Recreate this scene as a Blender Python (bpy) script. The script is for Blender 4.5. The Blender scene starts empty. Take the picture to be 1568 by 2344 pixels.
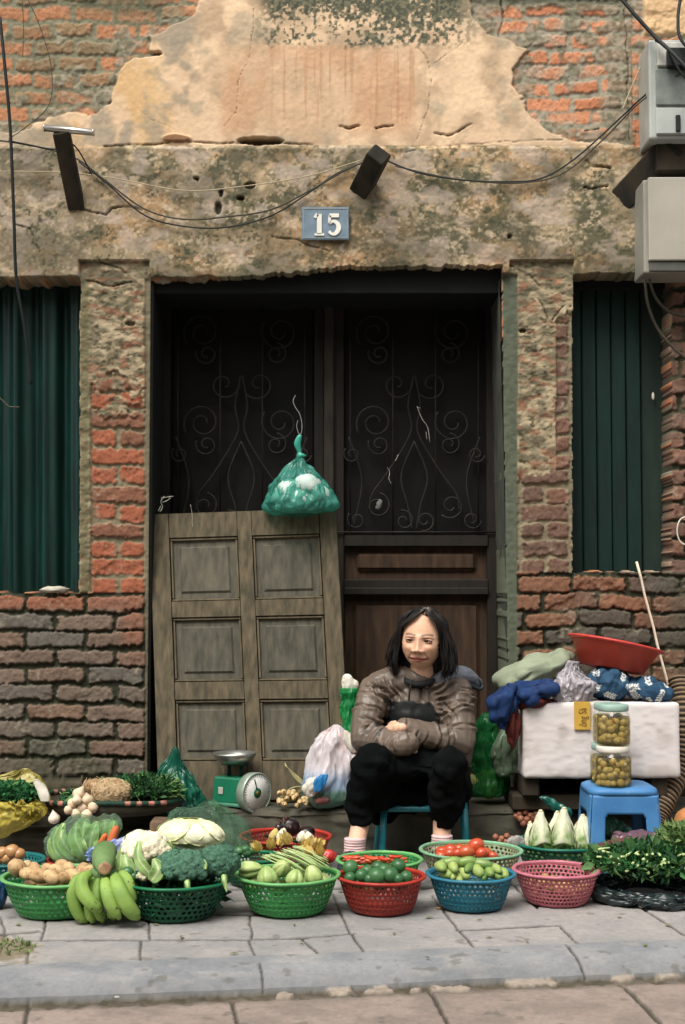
import bpy, bmesh, math, random
import numpy as np
from math import sin, cos, pi, radians, sqrt
random.seed(7); RNG = np.random.default_rng(11)
SC = bpy.context.scene
COL = SC.collection
# ---------------------------------------------------------------- camera model
H = 0.96; T = radians(3.0); FPX = 3255.0; CX, CY = 784.0, 1172.0
WY = 5.45                                   # front plane of the house wall
STEP_Z = 0.164; STEP_Y = 5.15

def ray(x, y):
    u = (x - CX) / FPX; v = (CY - y) / FPX
    return np.array([u, cos(T) - v * sin(T), sin(T) + v * cos(T)])
def at(x, y, Y):
    d = ray(x, y); return np.array([d[0], d[1], d[2]]) * (Y / d[1]) + np.array([0, 0, H])
def onz(x, y, z=0.0):
    d = ray(x, y); k = (z - H) / d[2]; return np.array([d[0] * k, d[1] * k, z])
def proj(X, Y, Z):
    dz = Z - H; dep = Y * cos(T) + dz * sin(T)
    return CX + FPX * X / dep, CY - FPX * (-Y * sin(T) + dz * cos(T)) / dep
def mpp(Y): return Y / FPX

# ---------------------------------------------------------------- noise
def _h(i, j, k, s):
    n = (i * 374761393 + j * 668265263 + k * 2147483647 % 4294967291 + s * 974634777) & 0xffffffff
    n = ((n ^ (n >> 13)) * 1274126177) & 0xffffffff
    n = ((n ^ (n >> 16)) * 2246822519) & 0xffffffff
    return ((n ^ (n >> 15)) & 0xffff) / 65535.0
def vn2(x, y, s=0):
    x = np.asarray(x, float); y = np.asarray(y, float)
    i = np.floor(x).astype(np.int64); j = np.floor(y).astype(np.int64)
    fx = x - i; fy = y - j; fx = fx * fx * (3 - 2 * fx); fy = fy * fy * (3 - 2 * fy)
    a = _h(i, j, 0, s); b = _h(i + 1, j, 0, s); c = _h(i, j + 1, 0, s); d = _h(i + 1, j + 1, 0, s)
    return (a + (b - a) * fx) * (1 - fy) + (c + (d - c) * fx) * fy
def fb2(x, y, s=0, o=4, g=.5):
    t = 0; a = 1; n = 0
    for k in range(o):
        t = t + a * vn2(x * 2 ** k, y * 2 ** k, s + 17 * k); n += a; a *= g
    return t / n
def vn3(p, s=0):
    i = np.floor(p).astype(np.int64); f = p - i; f = f * f * (3 - 2 * f)
    r = 0
    for dx in (0, 1):
        for dy in (0, 1):
            for dz in (0, 1):
                w = (f[:, 0] if dx else 1 - f[:, 0]) * (f[:, 1] if dy else 1 - f[:, 1]) * (f[:, 2] if dz else 1 - f[:, 2])
                r = r + w * _h(i[:, 0] + dx, i[:, 1] + dy, i[:, 2] + dz + 57, s)
    return r
def fb3(p, s=0, o=3, g=.5):
    t = 0; a = 1; n = 0
    for k in range(o):
        t = t + a * vn3(p * 2 ** k, s + 31 * k); n += a; a *= g
    return t / n
def sst(a, b, x):
    t = np.clip((x - a) / (b - a), 0, 1); return t * t * (3 - 2 * t)
def lin(c):
    c = np.asarray(c, float) / 255.0
    return np.where(c <= .04045, c / 12.92, ((c + .055) / 1.055) ** 2.4)
def L4(c): return tuple(float(v) for v in lin(c)) + (1.0,)

# ---------------------------------------------------------------- materials
MATS = {}
def mat(name, c=(128, 128, 128), rough=.6, var=.12, vscale=30, bump=.0, bscale=200, spec=.3, c2=None, attr=False, trans=0, alpha=1, metal=0, sss=0, coat=0, streak=None, spots=None):
    if name in MATS: return MATS[name]
    m = bpy.data.materials.new(name); m.use_nodes = True; nt = m.node_tree; N = nt.nodes; Lk = nt.links
    for n in list(N): N.remove(n)
    out = N.new('ShaderNodeOutputMaterial'); b = N.new('ShaderNodeBsdfPrincipled')
    b.inputs['Roughness'].default_value = rough; b.inputs['Specular IOR Level'].default_value = spec
    b.inputs['Metallic'].default_value = metal; b.inputs['Coat Weight'].default_value = coat
    if sss:
        b.inputs['Subsurface Weight'].default_value = sss; b.inputs['Subsurface Radius'].default_value = (.01, .004, .002)
        b.inputs['Subsurface Scale'].default_value = 1
    tc = N.new('ShaderNodeTexCoord'); mp = N.new('ShaderNodeMapping'); Lk.new(tc.outputs['Object'], mp.inputs[0])
    if streak: mp.inputs['Scale'].default_value = streak
    no = N.new('ShaderNodeTexNoise'); no.inputs['Scale'].default_value = vscale; no.inputs['Detail'].default_value = 5
    Lk.new(mp.outputs[0], no.inputs['Vector'])
    rp = N.new('ShaderNodeMapRange'); rp.inputs['From Min'].default_value = .28; rp.inputs['From Max'].default_value = .72
    Lk.new(no.outputs['Fac'], rp.inputs['Value'])
    mx = N.new('ShaderNodeMix'); mx.data_type = 'RGBA'; Lk.new(rp.outputs[0], mx.inputs['Factor'])
    if attr:
        a = N.new('ShaderNodeAttribute'); a.attribute_name = 'Col'
        rp.inputs['To Min'].default_value = 1 - var; rp.inputs['To Max'].default_value = 1 + var
        vm = N.new('ShaderNodeVectorMath'); vm.operation = 'SCALE'
        Lk.new(a.outputs['Color'], vm.inputs[0]); Lk.new(rp.outputs[0], vm.inputs['Scale'])
        Lk.new(vm.outputs[0], b.inputs['Base Color']); N.remove(mx)
    else:
        ds = lambda q: tuple(.12 * (q[0] * .3 + q[1] * .6 + q[2] * .1) + .88 * np.array(q)); c = ds(c); c2 = ds(c2) if c2 else None
        A = L4(c); B = L4(c2) if c2 else tuple(v * (1 - 2 * var) for v in A[:3]) + (1,)
        if not c2: A = tuple(min(1, v * (1 + var)) for v in A[:3]) + (1,)
        oi = N.new('ShaderNodeObjectInfo'); ma = N.new('ShaderNodeMath'); ma.operation = 'MULTIPLY_ADD'; ma.inputs[1].default_value = .55; ma.inputs[2].default_value = -.27; Lk.new(oi.outputs['Random'], ma.inputs[0])
        mb = N.new('ShaderNodeMath'); mb.operation = 'ADD'; mb.use_clamp = True; Lk.new(rp.outputs[0], mb.inputs[0]); Lk.new(ma.outputs[0], mb.inputs[1]); Lk.new(mb.outputs[0], mx.inputs['Factor'])
        mx.inputs[6].default_value = A; mx.inputs[7].default_value = B
        Lk.new(mx.outputs[2], b.inputs['Base Color'])
        if spots:
            sc_, th, w_ = spots[1:]; n3 = N.new('ShaderNodeTexNoise'); n3.inputs['Scale'].default_value = sc_; n3.inputs['Detail'].default_value = 3; Lk.new(mp.outputs[0], n3.inputs['Vector'])
            r3 = N.new('ShaderNodeMapRange'); r3.inputs['From Min'].default_value = th; r3.inputs['From Max'].default_value = th + .05; r3.inputs['To Max'].default_value = w_; Lk.new(n3.outputs['Fac'], r3.inputs['Value'])
            m3 = N.new('ShaderNodeMix'); m3.data_type = 'RGBA'; Lk.new(r3.outputs[0], m3.inputs['Factor']); Lk.new(mx.outputs[2], m3.inputs[6]); m3.inputs[7].default_value = L4(spots[0]); Lk.new(m3.outputs[2], b.inputs['Base Color'])
    if bump:
        n2 = N.new('ShaderNodeTexNoise'); n2.inputs['Scale'].default_value = bscale; n2.inputs['Detail'].default_value = 4
        Lk.new(mp.outputs[0], n2.inputs['Vector'])
        bp = N.new('ShaderNodeBump'); bp.inputs['Strength'].default_value = bump; bp.inputs['Distance'].default_value = .004
        Lk.new(n2.outputs['Fac'], bp.inputs['Height']); Lk.new(bp.outputs[0], b.inputs['Normal'])
    sh = b
    if trans:
        tr = N.new('ShaderNodeBsdfTranslucent'); ms = N.new('ShaderNodeMixShader'); ms.inputs[0].default_value = trans
        if attr: Lk.new(vm.outputs[0], tr.inputs[0])
        else: Lk.new(mx.outputs[2], tr.inputs[0])
        Lk.new(b.outputs[0], ms.inputs[1]); Lk.new(tr.outputs[0], ms.inputs[2]); sh = ms
    if alpha < 1:
        tp = N.new('ShaderNodeBsdfTransparent'); ms = N.new('ShaderNodeMixShader'); ms.inputs[0].default_value = alpha
        tcol = L4(c); tp.inputs[0].default_value = tuple(.35 + .65 * v for v in tcol[:3]) + (1,)
        Lk.new(tp.outputs[0], ms.inputs[1]); Lk.new(sh.outputs[0], ms.inputs[2]); sh = ms
    Lk.new(sh.outputs[0], out.inputs[0]); MATS[name] = m; return m

# ---------------------------------------------------------------- objects
W = {}
def reg(o, loc): W[o.name] = np.array(loc, float)
def thing(name, label, cat, loc=(0, 0, 0), group=None):
    o = bpy.data.objects.new(name, None); COL.objects.link(o); o.location = tuple(loc); o.empty_display_size = .05
    reg(o, loc); tag(o, label, cat, group); return o
def tag(o, label=None, cat=None, group=None, kind=None):
    if label: o['label'] = label
    if cat: o['category'] = cat
    if group: o['group'] = group
    if kind: o['kind'] = kind
    return o
def mk(name, V, F, m, parent=None, smooth=True, cols=None, org=None):
    V = np.array(V, float)
    if parent is not None: org = W[parent.name]
    elif org is None: org = np.array([(V[:, 0].min() + V[:, 0].max()) / 2, (V[:, 1].min() + V[:, 1].max()) / 2, V[:, 2].min()])
    me = bpy.data.meshes.new(name)
    Vl = V - org
    if isinstance(F, np.ndarray):
        n = F.shape[1]
        me.vertices.add(len(Vl)); me.vertices.foreach_set('co', Vl.ravel())
        me.loops.add(F.size); me.loops.foreach_set('vertex_index', F.ravel().astype(np.int32))
        me.polygons.add(len(F)); me.polygons.foreach_set('loop_start', np.arange(0, F.size, n, dtype=np.int32))
        me.polygons.foreach_set('loop_total', np.full(len(F), n, np.int32)); me.update(calc_edges=True)
    else:
        me.from_pydata([tuple(v) for v in Vl], [], [tuple(int(i) for i in f) for f in F])
    me.validate()
    if smooth: me.polygons.foreach_set('use_smooth', np.ones(len(me.polygons), bool))
    if cols is not None:
        ca = me.color_attributes.new('Col', 'FLOAT_COLOR', 'POINT')
        cc = np.ones((len(Vl), 4)); cc[:, :3] = cols; ca.data.foreach_set('color', cc.ravel())
    me.materials.append(m)
    o = bpy.data.objects.new(name, me); COL.objects.link(o)
    if parent is not None: o.parent = parent
    else: o.location = tuple(org)
    reg(o, org); return o
def top(name, V, F, m, label, cat, group=None, **k):
    return tag(mk(name, V, F, m, **k), label, cat, group)

# ---------------------------------------------------------------- geometry (all return V (n,3), F list)
def join(*ms):
    V = []; F = []; n = 0
    for v, f in ms:
        V.append(np.asarray(v, float)); F += [tuple(i + n for i in q) for q in f]; n += len(v)
    return np.vstack(V), F
def grid_faces(nu, nv, wu=False):
    F = []
    for j in range(nv - 1):
        for i in range(nu if wu else nu - 1):
            a = j * nu + i; b = j * nu + (i + 1) % nu
            F.append((a, b, b + nu, a + nu))
    return F
def box(x0, x1, y0, y1, z0, z1):
    V = [(x, y, z) for z in (z0, z1) for y in (y0, y1) for x in (x0, x1)]
    return np.array(V, float), [(0, 2, 3, 1), (4, 5, 7, 6), (0, 1, 5, 4), (2, 6, 7, 3), (0, 4, 6, 2), (1, 3, 7, 5)]
def bevbox(x0, x1, y0, y1, z0, z1, b=.006, seg=2):
    bm = bmesh.new(); V, F = box(x0, x1, y0, y1, z0, z1)
    vs = [bm.verts.new(v) for v in V]
    for f in F: bm.faces.new([vs[i] for i in f])
    bmesh.ops.bevel(bm, geom=bm.edges[:] + bm.verts[:], offset=b, segments=seg, affect='EDGES', profile=.5)
    bm.verts.ensure_lookup_table(); V = np.array([v.co[:] for v in bm.verts]); F = [tuple(v.index for v in f.verts) for f in bm.faces]
    bm.free(); return V, F
def lathe(prof, n=32, c=(0, 0, 0), cap=True):
    V = []
    for r, z in prof:
        for i in range(n):
            a = 2 * pi * i / n; V.append((c[0] + r * cos(a), c[1] + r * sin(a), c[2] + z))
    F = grid_faces(n, len(prof), True)
    if cap:
        F.append(tuple(range(n - 1, -1, -1))); F.append(tuple(range((len(prof) - 1) * n, len(prof) * n)))
    return np.array(V), F
def frames(P):
    P = np.asarray(P, float); Tn = np.gradient(P, axis=0); Tn /= np.linalg.norm(Tn, axis=1)[:, None] + 1e-12
    up = np.array([0, 0, 1.]) if abs(Tn[0][2]) < .9 else np.array([1., 0, 0])
    A = []; a = np.cross(up, Tn[0]); a /= np.linalg.norm(a)
    for t in Tn:
        a = a - t * np.dot(a, t); a /= np.linalg.norm(a) + 1e-12; A.append(a)
    A = np.array(A); return P, Tn, A, np.cross(Tn, A)
def tube(P, R, n=8, cap=True, flat=1.0):
    P, Tn, A, B = frames(P); R = np.broadcast_to(np.asarray(R, float), (len(P),))
    V = []
    for p, a, b, r in zip(P, A, B, R):
        for i in range(n):
            t = 2 * pi * i / n; V.append(p + a * cos(t) * r + b * sin(t) * r * flat)
    F = grid_faces(n, len(P), True)
    if cap: F.append(tuple(range(n - 1, -1, -1))); F.append(tuple(range((len(P) - 1) * n, len(P) * n)))
    return np.array(V), F
def spline(P, n=24):
    P = np.asarray(P, float); m = len(P); Q = np.vstack([2 * P[0] - P[1], P, 2 * P[-1] - P[-2]]); out = []
    for s in np.linspace(0, m - 1 - 1e-9, n):
        i = int(s); t = s - i; a, b, c, d = Q[i], Q[i + 1], Q[i + 2], Q[i + 3]
        out.append(.5 * (2 * b + (c - a) * t + (2 * a - 5 * b + 4 * c - d) * t * t + (3 * b - a - 3 * c + d) * t ** 3))
    return np.array(out)
def capsule(P, R, n=14, ns=None):
    """tapered limb with round ends through points P and radii R"""
    P = np.asarray(P, float); R = np.asarray(R, float)
    k = ns or max(8, 6 * (len(P) - 1)); s = np.linspace(0, len(P) - 1, k)
    PP = spline(P, k); RR = np.interp(s, range(len(R)), R)
    d0 = PP[1] - PP[0]; d0 /= np.linalg.norm(d0); d1 = PP[-1] - PP[-2]; d1 /= np.linalg.norm(d1)
    A = [PP[0] - d0 * RR[0] * cos(t) for t in (0.15, .6, 1.1)]; ra = [RR[0] * sin(t) for t in (.15, .6, 1.1)]
    B = [PP[-1] + d1 * RR[-1] * cos(t) for t in (1.1, .6, .15)]; rb = [RR[-1] * sin(t) for t in (1.1, .6, .15)]
    return tube(np.vstack([A, PP, B]), np.concatenate([ra, RR, rb]), n)
_ICO = {}
def ico(s=3):
    if s not in _ICO:
        bm = bmesh.new(); bmesh.ops.create_icosphere(bm, subdivisions=s, radius=1)
        _ICO[s] = (np.array([v.co[:] for v in bm.verts]), [tuple(v.index for v in f.verts) for f in bm.faces]); bm.free()
    v, f = _ICO[s]; return v.copy(), f
def rot(rx=0, ry=0, rz=0):
    cx, sx, cy, sy, cz, sz = cos(rx), sin(rx), cos(ry), sin(ry), cos(rz), sin(rz)
    X = np.array([[1, 0, 0], [0, cx, -sx], [0, sx, cx]]); Y = np.array([[cy, 0, sy], [0, 1, 0], [-sy, 0, cy]]); Z = np.array([[cz, -sz, 0], [sz, cz, 0], [0, 0, 1]])
    return Z @ Y @ X
def ell(c, r, R=None, s=3, nz=0, nf=2.0, seed=0, nf2=None):
    V, F = ico(s)
    if nz: V = V * (1 + nz * (fb3(V * nf + seed * 3.7, seed, 2) - .5)[:, None] * 2)
    V = V * np.asarray(r, float)
    if R is not None: V = V @ R.T
    return V + np.asarray(c, float), F
def remesh(V, F, vox, it=4):
    me = bpy.data.meshes.new('tmp'); me.from_pydata([tuple(v) for v in V], [], F)
    o = bpy.data.objects.new('tmp', me); COL.objects.link(o)
    m = o.modifiers.new('r', 'REMESH'); m.mode = 'VOXEL'; m.voxel_size = vox; m.adaptivity = 0
    if it: s = o.modifiers.new('s', 'SMOOTH'); s.iterations = it; s.factor = .5
    dg = bpy.context.evaluated_depsgraph_get(); e = o.evaluated_get(dg); m2 = e.to_mesh()
    VV = np.empty(len(m2.vertices) * 3); m2.vertices.foreach_get('co', VV); VV = VV.reshape(-1, 3)
    NN = np.empty(len(m2.vertices) * 3); m2.vertex_normals.foreach_get('vector', NN); NN = NN.reshape(-1, 3)
    FF = np.empty(len(m2.polygons) * 4, np.int32); m2.loops.foreach_get('vertex_index', FF) if len(m2.loops) == len(m2.polygons) * 4 else None
    FL = FF.reshape(-1, 4) if len(m2.loops) == len(m2.polygons) * 4 else [tuple(p.vertices) for p in m2.polygons]
    e.to_mesh_clear(); bpy.data.objects.remove(o); bpy.data.meshes.remove(me)
    return VV, FL, NN
def normals(V, F):
    V = np.asarray(V); N = np.zeros_like(V)
    for n in (3, 4):
        Q = np.array([f for f in F if len(f) == n])
        if len(Q) == 0: continue
        c = np.cross(V[Q[:, 1]] - V[Q[:, 0]], V[Q[:, 2]] - V[Q[:, 0]])
        for k in range(n): np.add.at(N, Q[:, k], c)
    return N / (np.linalg.norm(N, axis=1)[:, None] + 1e-12)
def puff(p, s, g=.7):
    """broad pillows with narrow creases"""
    return np.abs(2 * fb3(p, s, 2) - 1) ** g * 1.5
def crease(P, s, f):
    """sharp-edged crumpling like thin film: facets meeting in ridges"""
    g = np.random.default_rng(s + 100); P = P - P.mean(0); w = P + (fb3(P * f * .35, s + 3, 1)[:, None] - .5) * .9 / f; t = 0
    for k in range(12):
        d = g.normal(size=3) * [1, 1, .55]; d /= np.linalg.norm(d); fk = f * (.16, .22, .3, .42, .6, .85)[k % 6] * g.uniform(.8, 1.25)
        tri = np.abs(((w @ d) * fk + g.uniform(0, 1)) % 1 - .5) * 2
        t = t + (tri - .5) * (.16 / (fk / f)) ** .8 * sst(.35, .6, vn3(P * f * .18 + k * 9.1, s + k))
    return t * .75
def ridged(p, s, o=2):
    return 1 - np.abs(2 * fb3(p, s, o) - 1)
def loft(secs, n=40, wr=.0, wk=9, seed=0, res=26, cap=True, pinch=None, crum=0.0, cf=30):
    if crum: n = int(n * 1.7); res = int(res * 1.7)
    """stacked elliptical cross-sections (cx, cy, cz, rx, ry) -> closed bag-like skin with vertical creases"""
    S = np.array(secs, float); k = len(S); s = np.linspace(0, k - 1, res); C = spline(S, res)
    C[:, 3:] = np.maximum(C[:, 3:], .0008)
    a = np.linspace(0, 2 * pi, n, endpoint=False); V = []
    for q, (cx, cy, cz, rx, ry) in enumerate(C):
        w = wr * (vn2(a * wk / 2 + 9, np.full(n, q * .16) + seed, seed) + .6 * vn2(a * wk + 3, np.full(n, q * .3) + seed, seed + 5) - .8)
        w = w - w.mean(); 
        tt = (a / (2 * pi))
        blend = np.clip(np.minimum(tt, 1 - tt) * 12, 0, 1); w = w * blend
        V.append(np.stack([cx + (rx * (1 + w)) * np.cos(a), cy + (ry * (1 + w)) * np.sin(a), np.full(n, cz)], 1))
    V = np.vstack(V)
    F = grid_faces(n, res, True)
    if cap: F.append(tuple(range(n - 1, -1, -1))); F.append(tuple(range((res - 1) * n, res * n)))
    if crum:
        N = normals(V, F); V = V + N * (crum * 1.7 * crease(V, seed + 3, cf * 1.5))[:, None]
    return V, F
def pxsecs(Y, L, ratio=.8):
    """(cx, y, halfwidth[, depth ratio]) in photo units at depth Y -> loft sections"""
    out = []
    for t in L:
        p = at(t[0], t[1], Y); r = t[2] * mpp(Y); k = t[3] if len(t) > 3 else ratio
        out.append((p[0], p[1], p[2], r, r * k))
    return out
def leafpile(c, r, n, size, seed=0, aspect=.45, hem=True, cols=((40, 90, 45), (20, 60, 30)), up=.3, curl=.3, R=None):
    """many small folded leaves spread through an ellipsoid"""
    g = np.random.default_rng(seed); V = []; F = []; C = []
    ca = lin(cols[0]); cb = lin(cols[1])
    for i in range(n):
        d = g.normal(size=3); d /= np.linalg.norm(d)
        if hem and d[2] < -.2: d[2] *= -.6
        rr = g.uniform(.55, 1.03) ** .6
        p = d * rr * np.asarray(r)
        if R is not None: p = R @ p
        p = p + c
        ax = g.normal(size=3) + d * 1.0 + np.array([0, 0, up]); ax /= np.linalg.norm(ax)
        sd = np.cross(ax, g.normal(size=3)); sd /= np.linalg.norm(sd) + 1e-9; nn = np.cross(ax, sd)
        L = size * g.uniform(.6, 1.3); Wd = L * aspect
        b = len(V)
        V += [p, p + ax * L * .45 + sd * Wd * .5 + nn * L * curl * .3, p + ax * L - nn * L * curl * .3, p + ax * L * .45 - sd * Wd * .5 + nn * L * curl * .3, p + ax * L * .5]
        F += [(b, b + 1, b + 4), (b + 1, b + 2, b + 4), (b + 2, b + 3, b + 4), (b + 3, b, b + 4)]
        t = g.uniform(0, 1); cc = ca * t + cb * (1 - t); C += [cc] * 5
    return np.array(V), F, np.array(C)
# ================================================================ the old house: wall, door, windows
def seg_dist(px, py, pts):
    d = np.full(px.shape, 1e9)
    for (x0, y0), (x1, y1) in zip(pts[:-1], pts[1:]):
        vx, vy = x1 - x0, y1 - y0; L = vx * vx + vy * vy + 1e-9
        t = np.clip(((px - x0) * vx + (py - y0) * vy) / L, 0, 1)
        d = np.minimum(d, np.hypot(px - x0 - t * vx, py - y0 - t * vy))
    return d
def poly_sd(px, py, pts):
    """signed distance, positive inside"""
    d = seg_dist(px, py, list(pts) + [pts[0]]); ins = np.zeros(px.shape, bool)
    n = len(pts)
    for i in range(n):
        x0, y0 = pts[i]; x1, y1 = pts[(i + 1) % n]
        if y0 == y1: continue
        c = ((y0 > py) != (y1 > py)) & (px < (x1 - x0) * (py - y0) / (y1 - y0) + x0); ins ^= c
    return np.where(ins, d, -d)
def mixc(a, b, t): return a + (b - a) * np.clip(t, 0, 1)[..., None]
def bricks(wx, wy, y0, pitch, period, offs, j, jit=5, seed=0, widths=None):
    """returns (signed distance inside brick, random id)"""
    row = np.floor((wy - y0) / pitch).astype(np.int64); ly = (wy - y0) - row * pitch - pitch / 2
    off = np.where(row % 2 == 0, offs[0], offs[1]) + (_h(row, 3, 1, seed) - .5) * jit
    per = period if widths is None else np.where(row % 2 == 0, widths[0], widths[1])
    col = np.floor((wx - off) / per).astype(np.int64); lx = (wx - off) - col * per - per / 2
    idr = _h(row, col, 5, seed); id2 = _h(row, col, 9, seed + 3)
    a = per / 2 - j * (.6 + .7 * id2); b = pitch / 2 - j * (.65 + .4 * idr); r = 6.0
    ly = ly + (id2 - .5) * 5 + (idr - .5) * lx * .03
    qx = np.abs(lx) - a + r; qy = np.abs(ly) - b + r
    sd = np.hypot(np.maximum(qx, 0), np.maximum(qy, 0)) + np.minimum(np.maximum(qx, qy), 0) - r
    return -sd, idr, id2
PL = [(1650, -400), (1076, -400), (1076, 0), (1082, 45), (1120, 80), (1160, 92), (1206, 120), (1172, 165), (1186, 212), (1203, 250), (1240, 292), (1300, 322), (1450, 335), (1700, 340), (1700, 640), (-200, 640), (-200, 318), (60, 300), (150, 258), (205, 268), (250, 240), (262, 190), (292, 140), (376, 128), (338, 116), (345, 82), (440, 40), (455, 0), (430, -400)]
PLX = [(-900, 300)] + [p for p in PL if p != (-200, 640) and p != (-200, 318) and p != (1700, 640)][12:][:0]

def facade(px, py):
    n = px.shape
    wob = (fb2(px / 28, py / 28, 1, 4) - .5) * 22; wob2 = (fb2(px / 28, py / 28, 2, 4) - .5) * 16
    low = fb2(px / 160, py / 160, 3, 3); mid = fb2(px / 45, py / 45, 4, 4); fine = fb2(px / 9, py / 9, 5, 3); vf = fb2(px / 3.3, py / 3.3, 6, 2)
    wx = px + wob * .35 + (fb2(px / 9, py / 9, 31, 2) - .5) * 5; wy = py + wob2 * .30 + (fb2(px / 70, py / 200, 8, 2) - .5) * 14 + (fb2(px / 9, py / 9, 32, 2) - .5) * 6
    c = lambda *v: lin(v)
    # ---- zones
    topz = py < 340
    pierL = (px > 183) & (px < 345) & (py >= 600) & (py < 1358)
    pierR = (px > 1165) & (px < 1312) & (py >= 600) & (py < 1310)
    lowR = (px >= 1165) & (py >= 1310); lowL = (px < 345) & (py >= 1358)
    eps = 0
    B = {}
    B['E'] = bricks(wx, wy, 14, 37.5, 96, (-20, 34), 5.5, 22, 11)
    B['F'] = bricks(wx, wy, 8, 35.4, 112, (1082, 1138), 5.0, 30, 12)
    B['A'] = bricks(wx, wy, 1358, 42, 137, (-76, -9), 4.6, 3, 13)
    B['D'] = bricks(wx, wy, 1315, 41, 125, (1190, 1245), 4.2, 16, 14)
    B['pL'] = bricks(wx, wy, 522 + 420 - 420, 42, 130, (206, 206), 4.8, 2, 15, (130, 65))
    B['pR'] = bricks(wx, wy, 1072 - 41 * 12, 41, 115, (1189, 1189), 4.5, 3, 16, (115, 58))
    B['G'] = bricks(wx, wy, 8, 37, 62, (1440, 1440), 5.0, 4, 17)
    sd = np.where(px < 784, B['E'][0], np.where(px > 1446, B['G'][0], B['F'][0])); ida = np.where(px < 784, B['E'][1], np.where(px > 1446, B['G'][1], B['F'][1])); idb = np.where(px < 784, B['E'][2], np.where(px > 1446, B['G'][2], B['F'][2]))
    for k, m in (('pL', pierL), ('pR', pierR), ('D', lowR), ('A', lowL)):
        sd = np.where(m, B[k][0], sd); ida = np.where(m, B[k][1], ida); idb = np.where(m, B[k][2], idb)
    sideR = (px > 1536) & (py > 640); sd = np.where(sideR, B['D'][0], sd)
    sd = sd + (fine - .5) * 7 + (fb2(px / 18, py / 18, 33, 2) - .5) * 4
    bm = sst(-1.5, 2.5, sd)
    low_w = lowR | lowL
    # ---- brick colour
    bo = mixc(np.broadcast_to(c(186, 120, 76), n + (3,)), c(150, 104, 72), ida)
    bo = mixc(bo, c(194, 128, 86), sst(.6, .9, idb))
    ctop = mixc(bo, c(122, 112, 84), sst(.38, .75, low * .7 + (mid - .5) * .8 + (ida - .5) * .7 + .12) * .7)
    ctop = np.where((px > 784)[..., None], mixc(mixc(np.broadcast_to(c(206, 132, 86), n + (3,)), c(186, 112, 70), ida), c(170, 150, 128), sst(.50, .72, mid * .5 + idb * .5) * .8), ctop)
    cl = mixc(np.broadcast_to(c(120, 99, 88), n + (3,)), c(102, 95, 90), sst(.3, .8, idb)); cl = mixc(cl, c(124, 86, 66), sst(.55, .95, ida) * .45)
    redd = np.clip(sst(1402, 1385, py) + sst(262, 300, px) * sst(1560, 1380, py) * .9, 0, 1)
    cl = mixc(cl, c(150, 88, 62), redd * (px < 400) * (.6 + .5 * idb)); cl = mixc(cl, c(84, 84, 66), sst(.45, .7, low) * .45 * sst(1600, 1750, py))
    cR = mixc(np.broadcast_to(c(132, 88, 66), n + (3,)), c(88, 80, 74), sst(.35, .7, idb + (px - 1350) / 700)); cR = mixc(cR, c(75, 72, 60), sst(1500, 1560, px) * .5)
    cp = mixc(np.broadcast_to(c(160, 86, 56), n + (3,)), c(130, 84, 64), sst(.3, .8, ida))
    cpR = mixc(np.broadcast_to(c(130, 90, 74), n + (3,)), c(108, 82, 72), idb)
    cb = ctop
    for cc, m in ((cp, pierL), (cpR, pierR | sideR), (cR, lowR), (cl, lowL)): cb = np.where(m[..., None], cc, cb)
    cb = mixc(cb, c(165, 150, 128), sst(.60, .78, fine * .5 + mid * .5) * .55)      # lime crust on brick faces
    cb = mixc(cb, c(60, 48, 40), sst(.62, .74, vf) * .35)
    # ---- mortar colour
    mo = mixc(np.broadcast_to(c(158, 148, 130), n + (3,)), c(134, 126, 108), fine); mo = np.where(((px < 784) & topz)[..., None], mixc(mo, c(116, 114, 90), .75), mo)
    mo = np.where((pierL | pierR)[..., None], mixc(np.broadcast_to(c(154, 140, 112), n + (3,)), c(116, 106, 84), fine), mo)
    mo = np.where((lowL | lowR | sideR)[..., None], mixc(np.broadcast_to(c(66, 66, 52), n + (3,)), c(38, 42, 34), fine), mo)
    col = mixc(mo, cb, bm)
    # ---- height (metres towards the street)
    rec = np.where(lowL | lowR | sideR, .014, np.where(pierL | pierR, .010, .003))
    smear = sst(.50, .64, mid) * np.where(lowL, .35, .7)                 # mortar that still fills the joints
    rec = rec * (1 - .75 * smear)
    h = bm * rec + np.clip(sd, 0, 10) * .00008 + (ida - .5) * .006 * bm + (fine - .5) * .006 + (vf - .5) * .0018
    col = np.where((smear * (1 - bm) > .35)[..., None], mixc(col, c(104, 98, 78), smear * .7), col)
    # ---- gray render skim over parts of the upper brickwork
    sk = sst(.52, .60, mid * .55 + low * .45 + .30 * sst(1380, 1400, px) * (px < 1446) - .03 * (px < 784) + .25 * sst(40, 0, py) * (px > 784)) * (py < 340) * .85
    s1 = poly_sd(px + wob * 1.2, py + wob2 * 1.2, PL); sk = np.maximum(sk, np.exp(-((s1 + 10) / (14 + 16 * mid)) ** 2) * (py < 330) * sst(.42, .56, fb2(px / 30, py / 30, 99, 3)) * .85)
    skc = mixc(np.broadcast_to(c(150, 140, 122), n + (3,)), c(104, 104, 86), sst(.3, .7, fine)); col = mixc(col, skc, sk); h = h + sk * .005
    dk = sst(70, 20, py + wob * 2) * sst(430, 330, px) * sst(120, 220, px)
    col = mixc(col, mixc(np.broadcast_to(c(66, 72, 60), n + (3,)), c(112, 108, 84), fine), dk * .8)
    dk = sst(24, 4, py + wob) * sst(1040, 1120, px) * sst(1450, 1400, px); col = mixc(col, c(72, 74, 62), dk * .7)
    # ---- plaster
    s1 = poly_sd(px + wob * 1.2, py + wob2 * 1.2, PL)
    s1 = np.where((px < -180) | (px > 1690), (py > 318) * (py < 640) * 20. - 10, s1)
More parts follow.
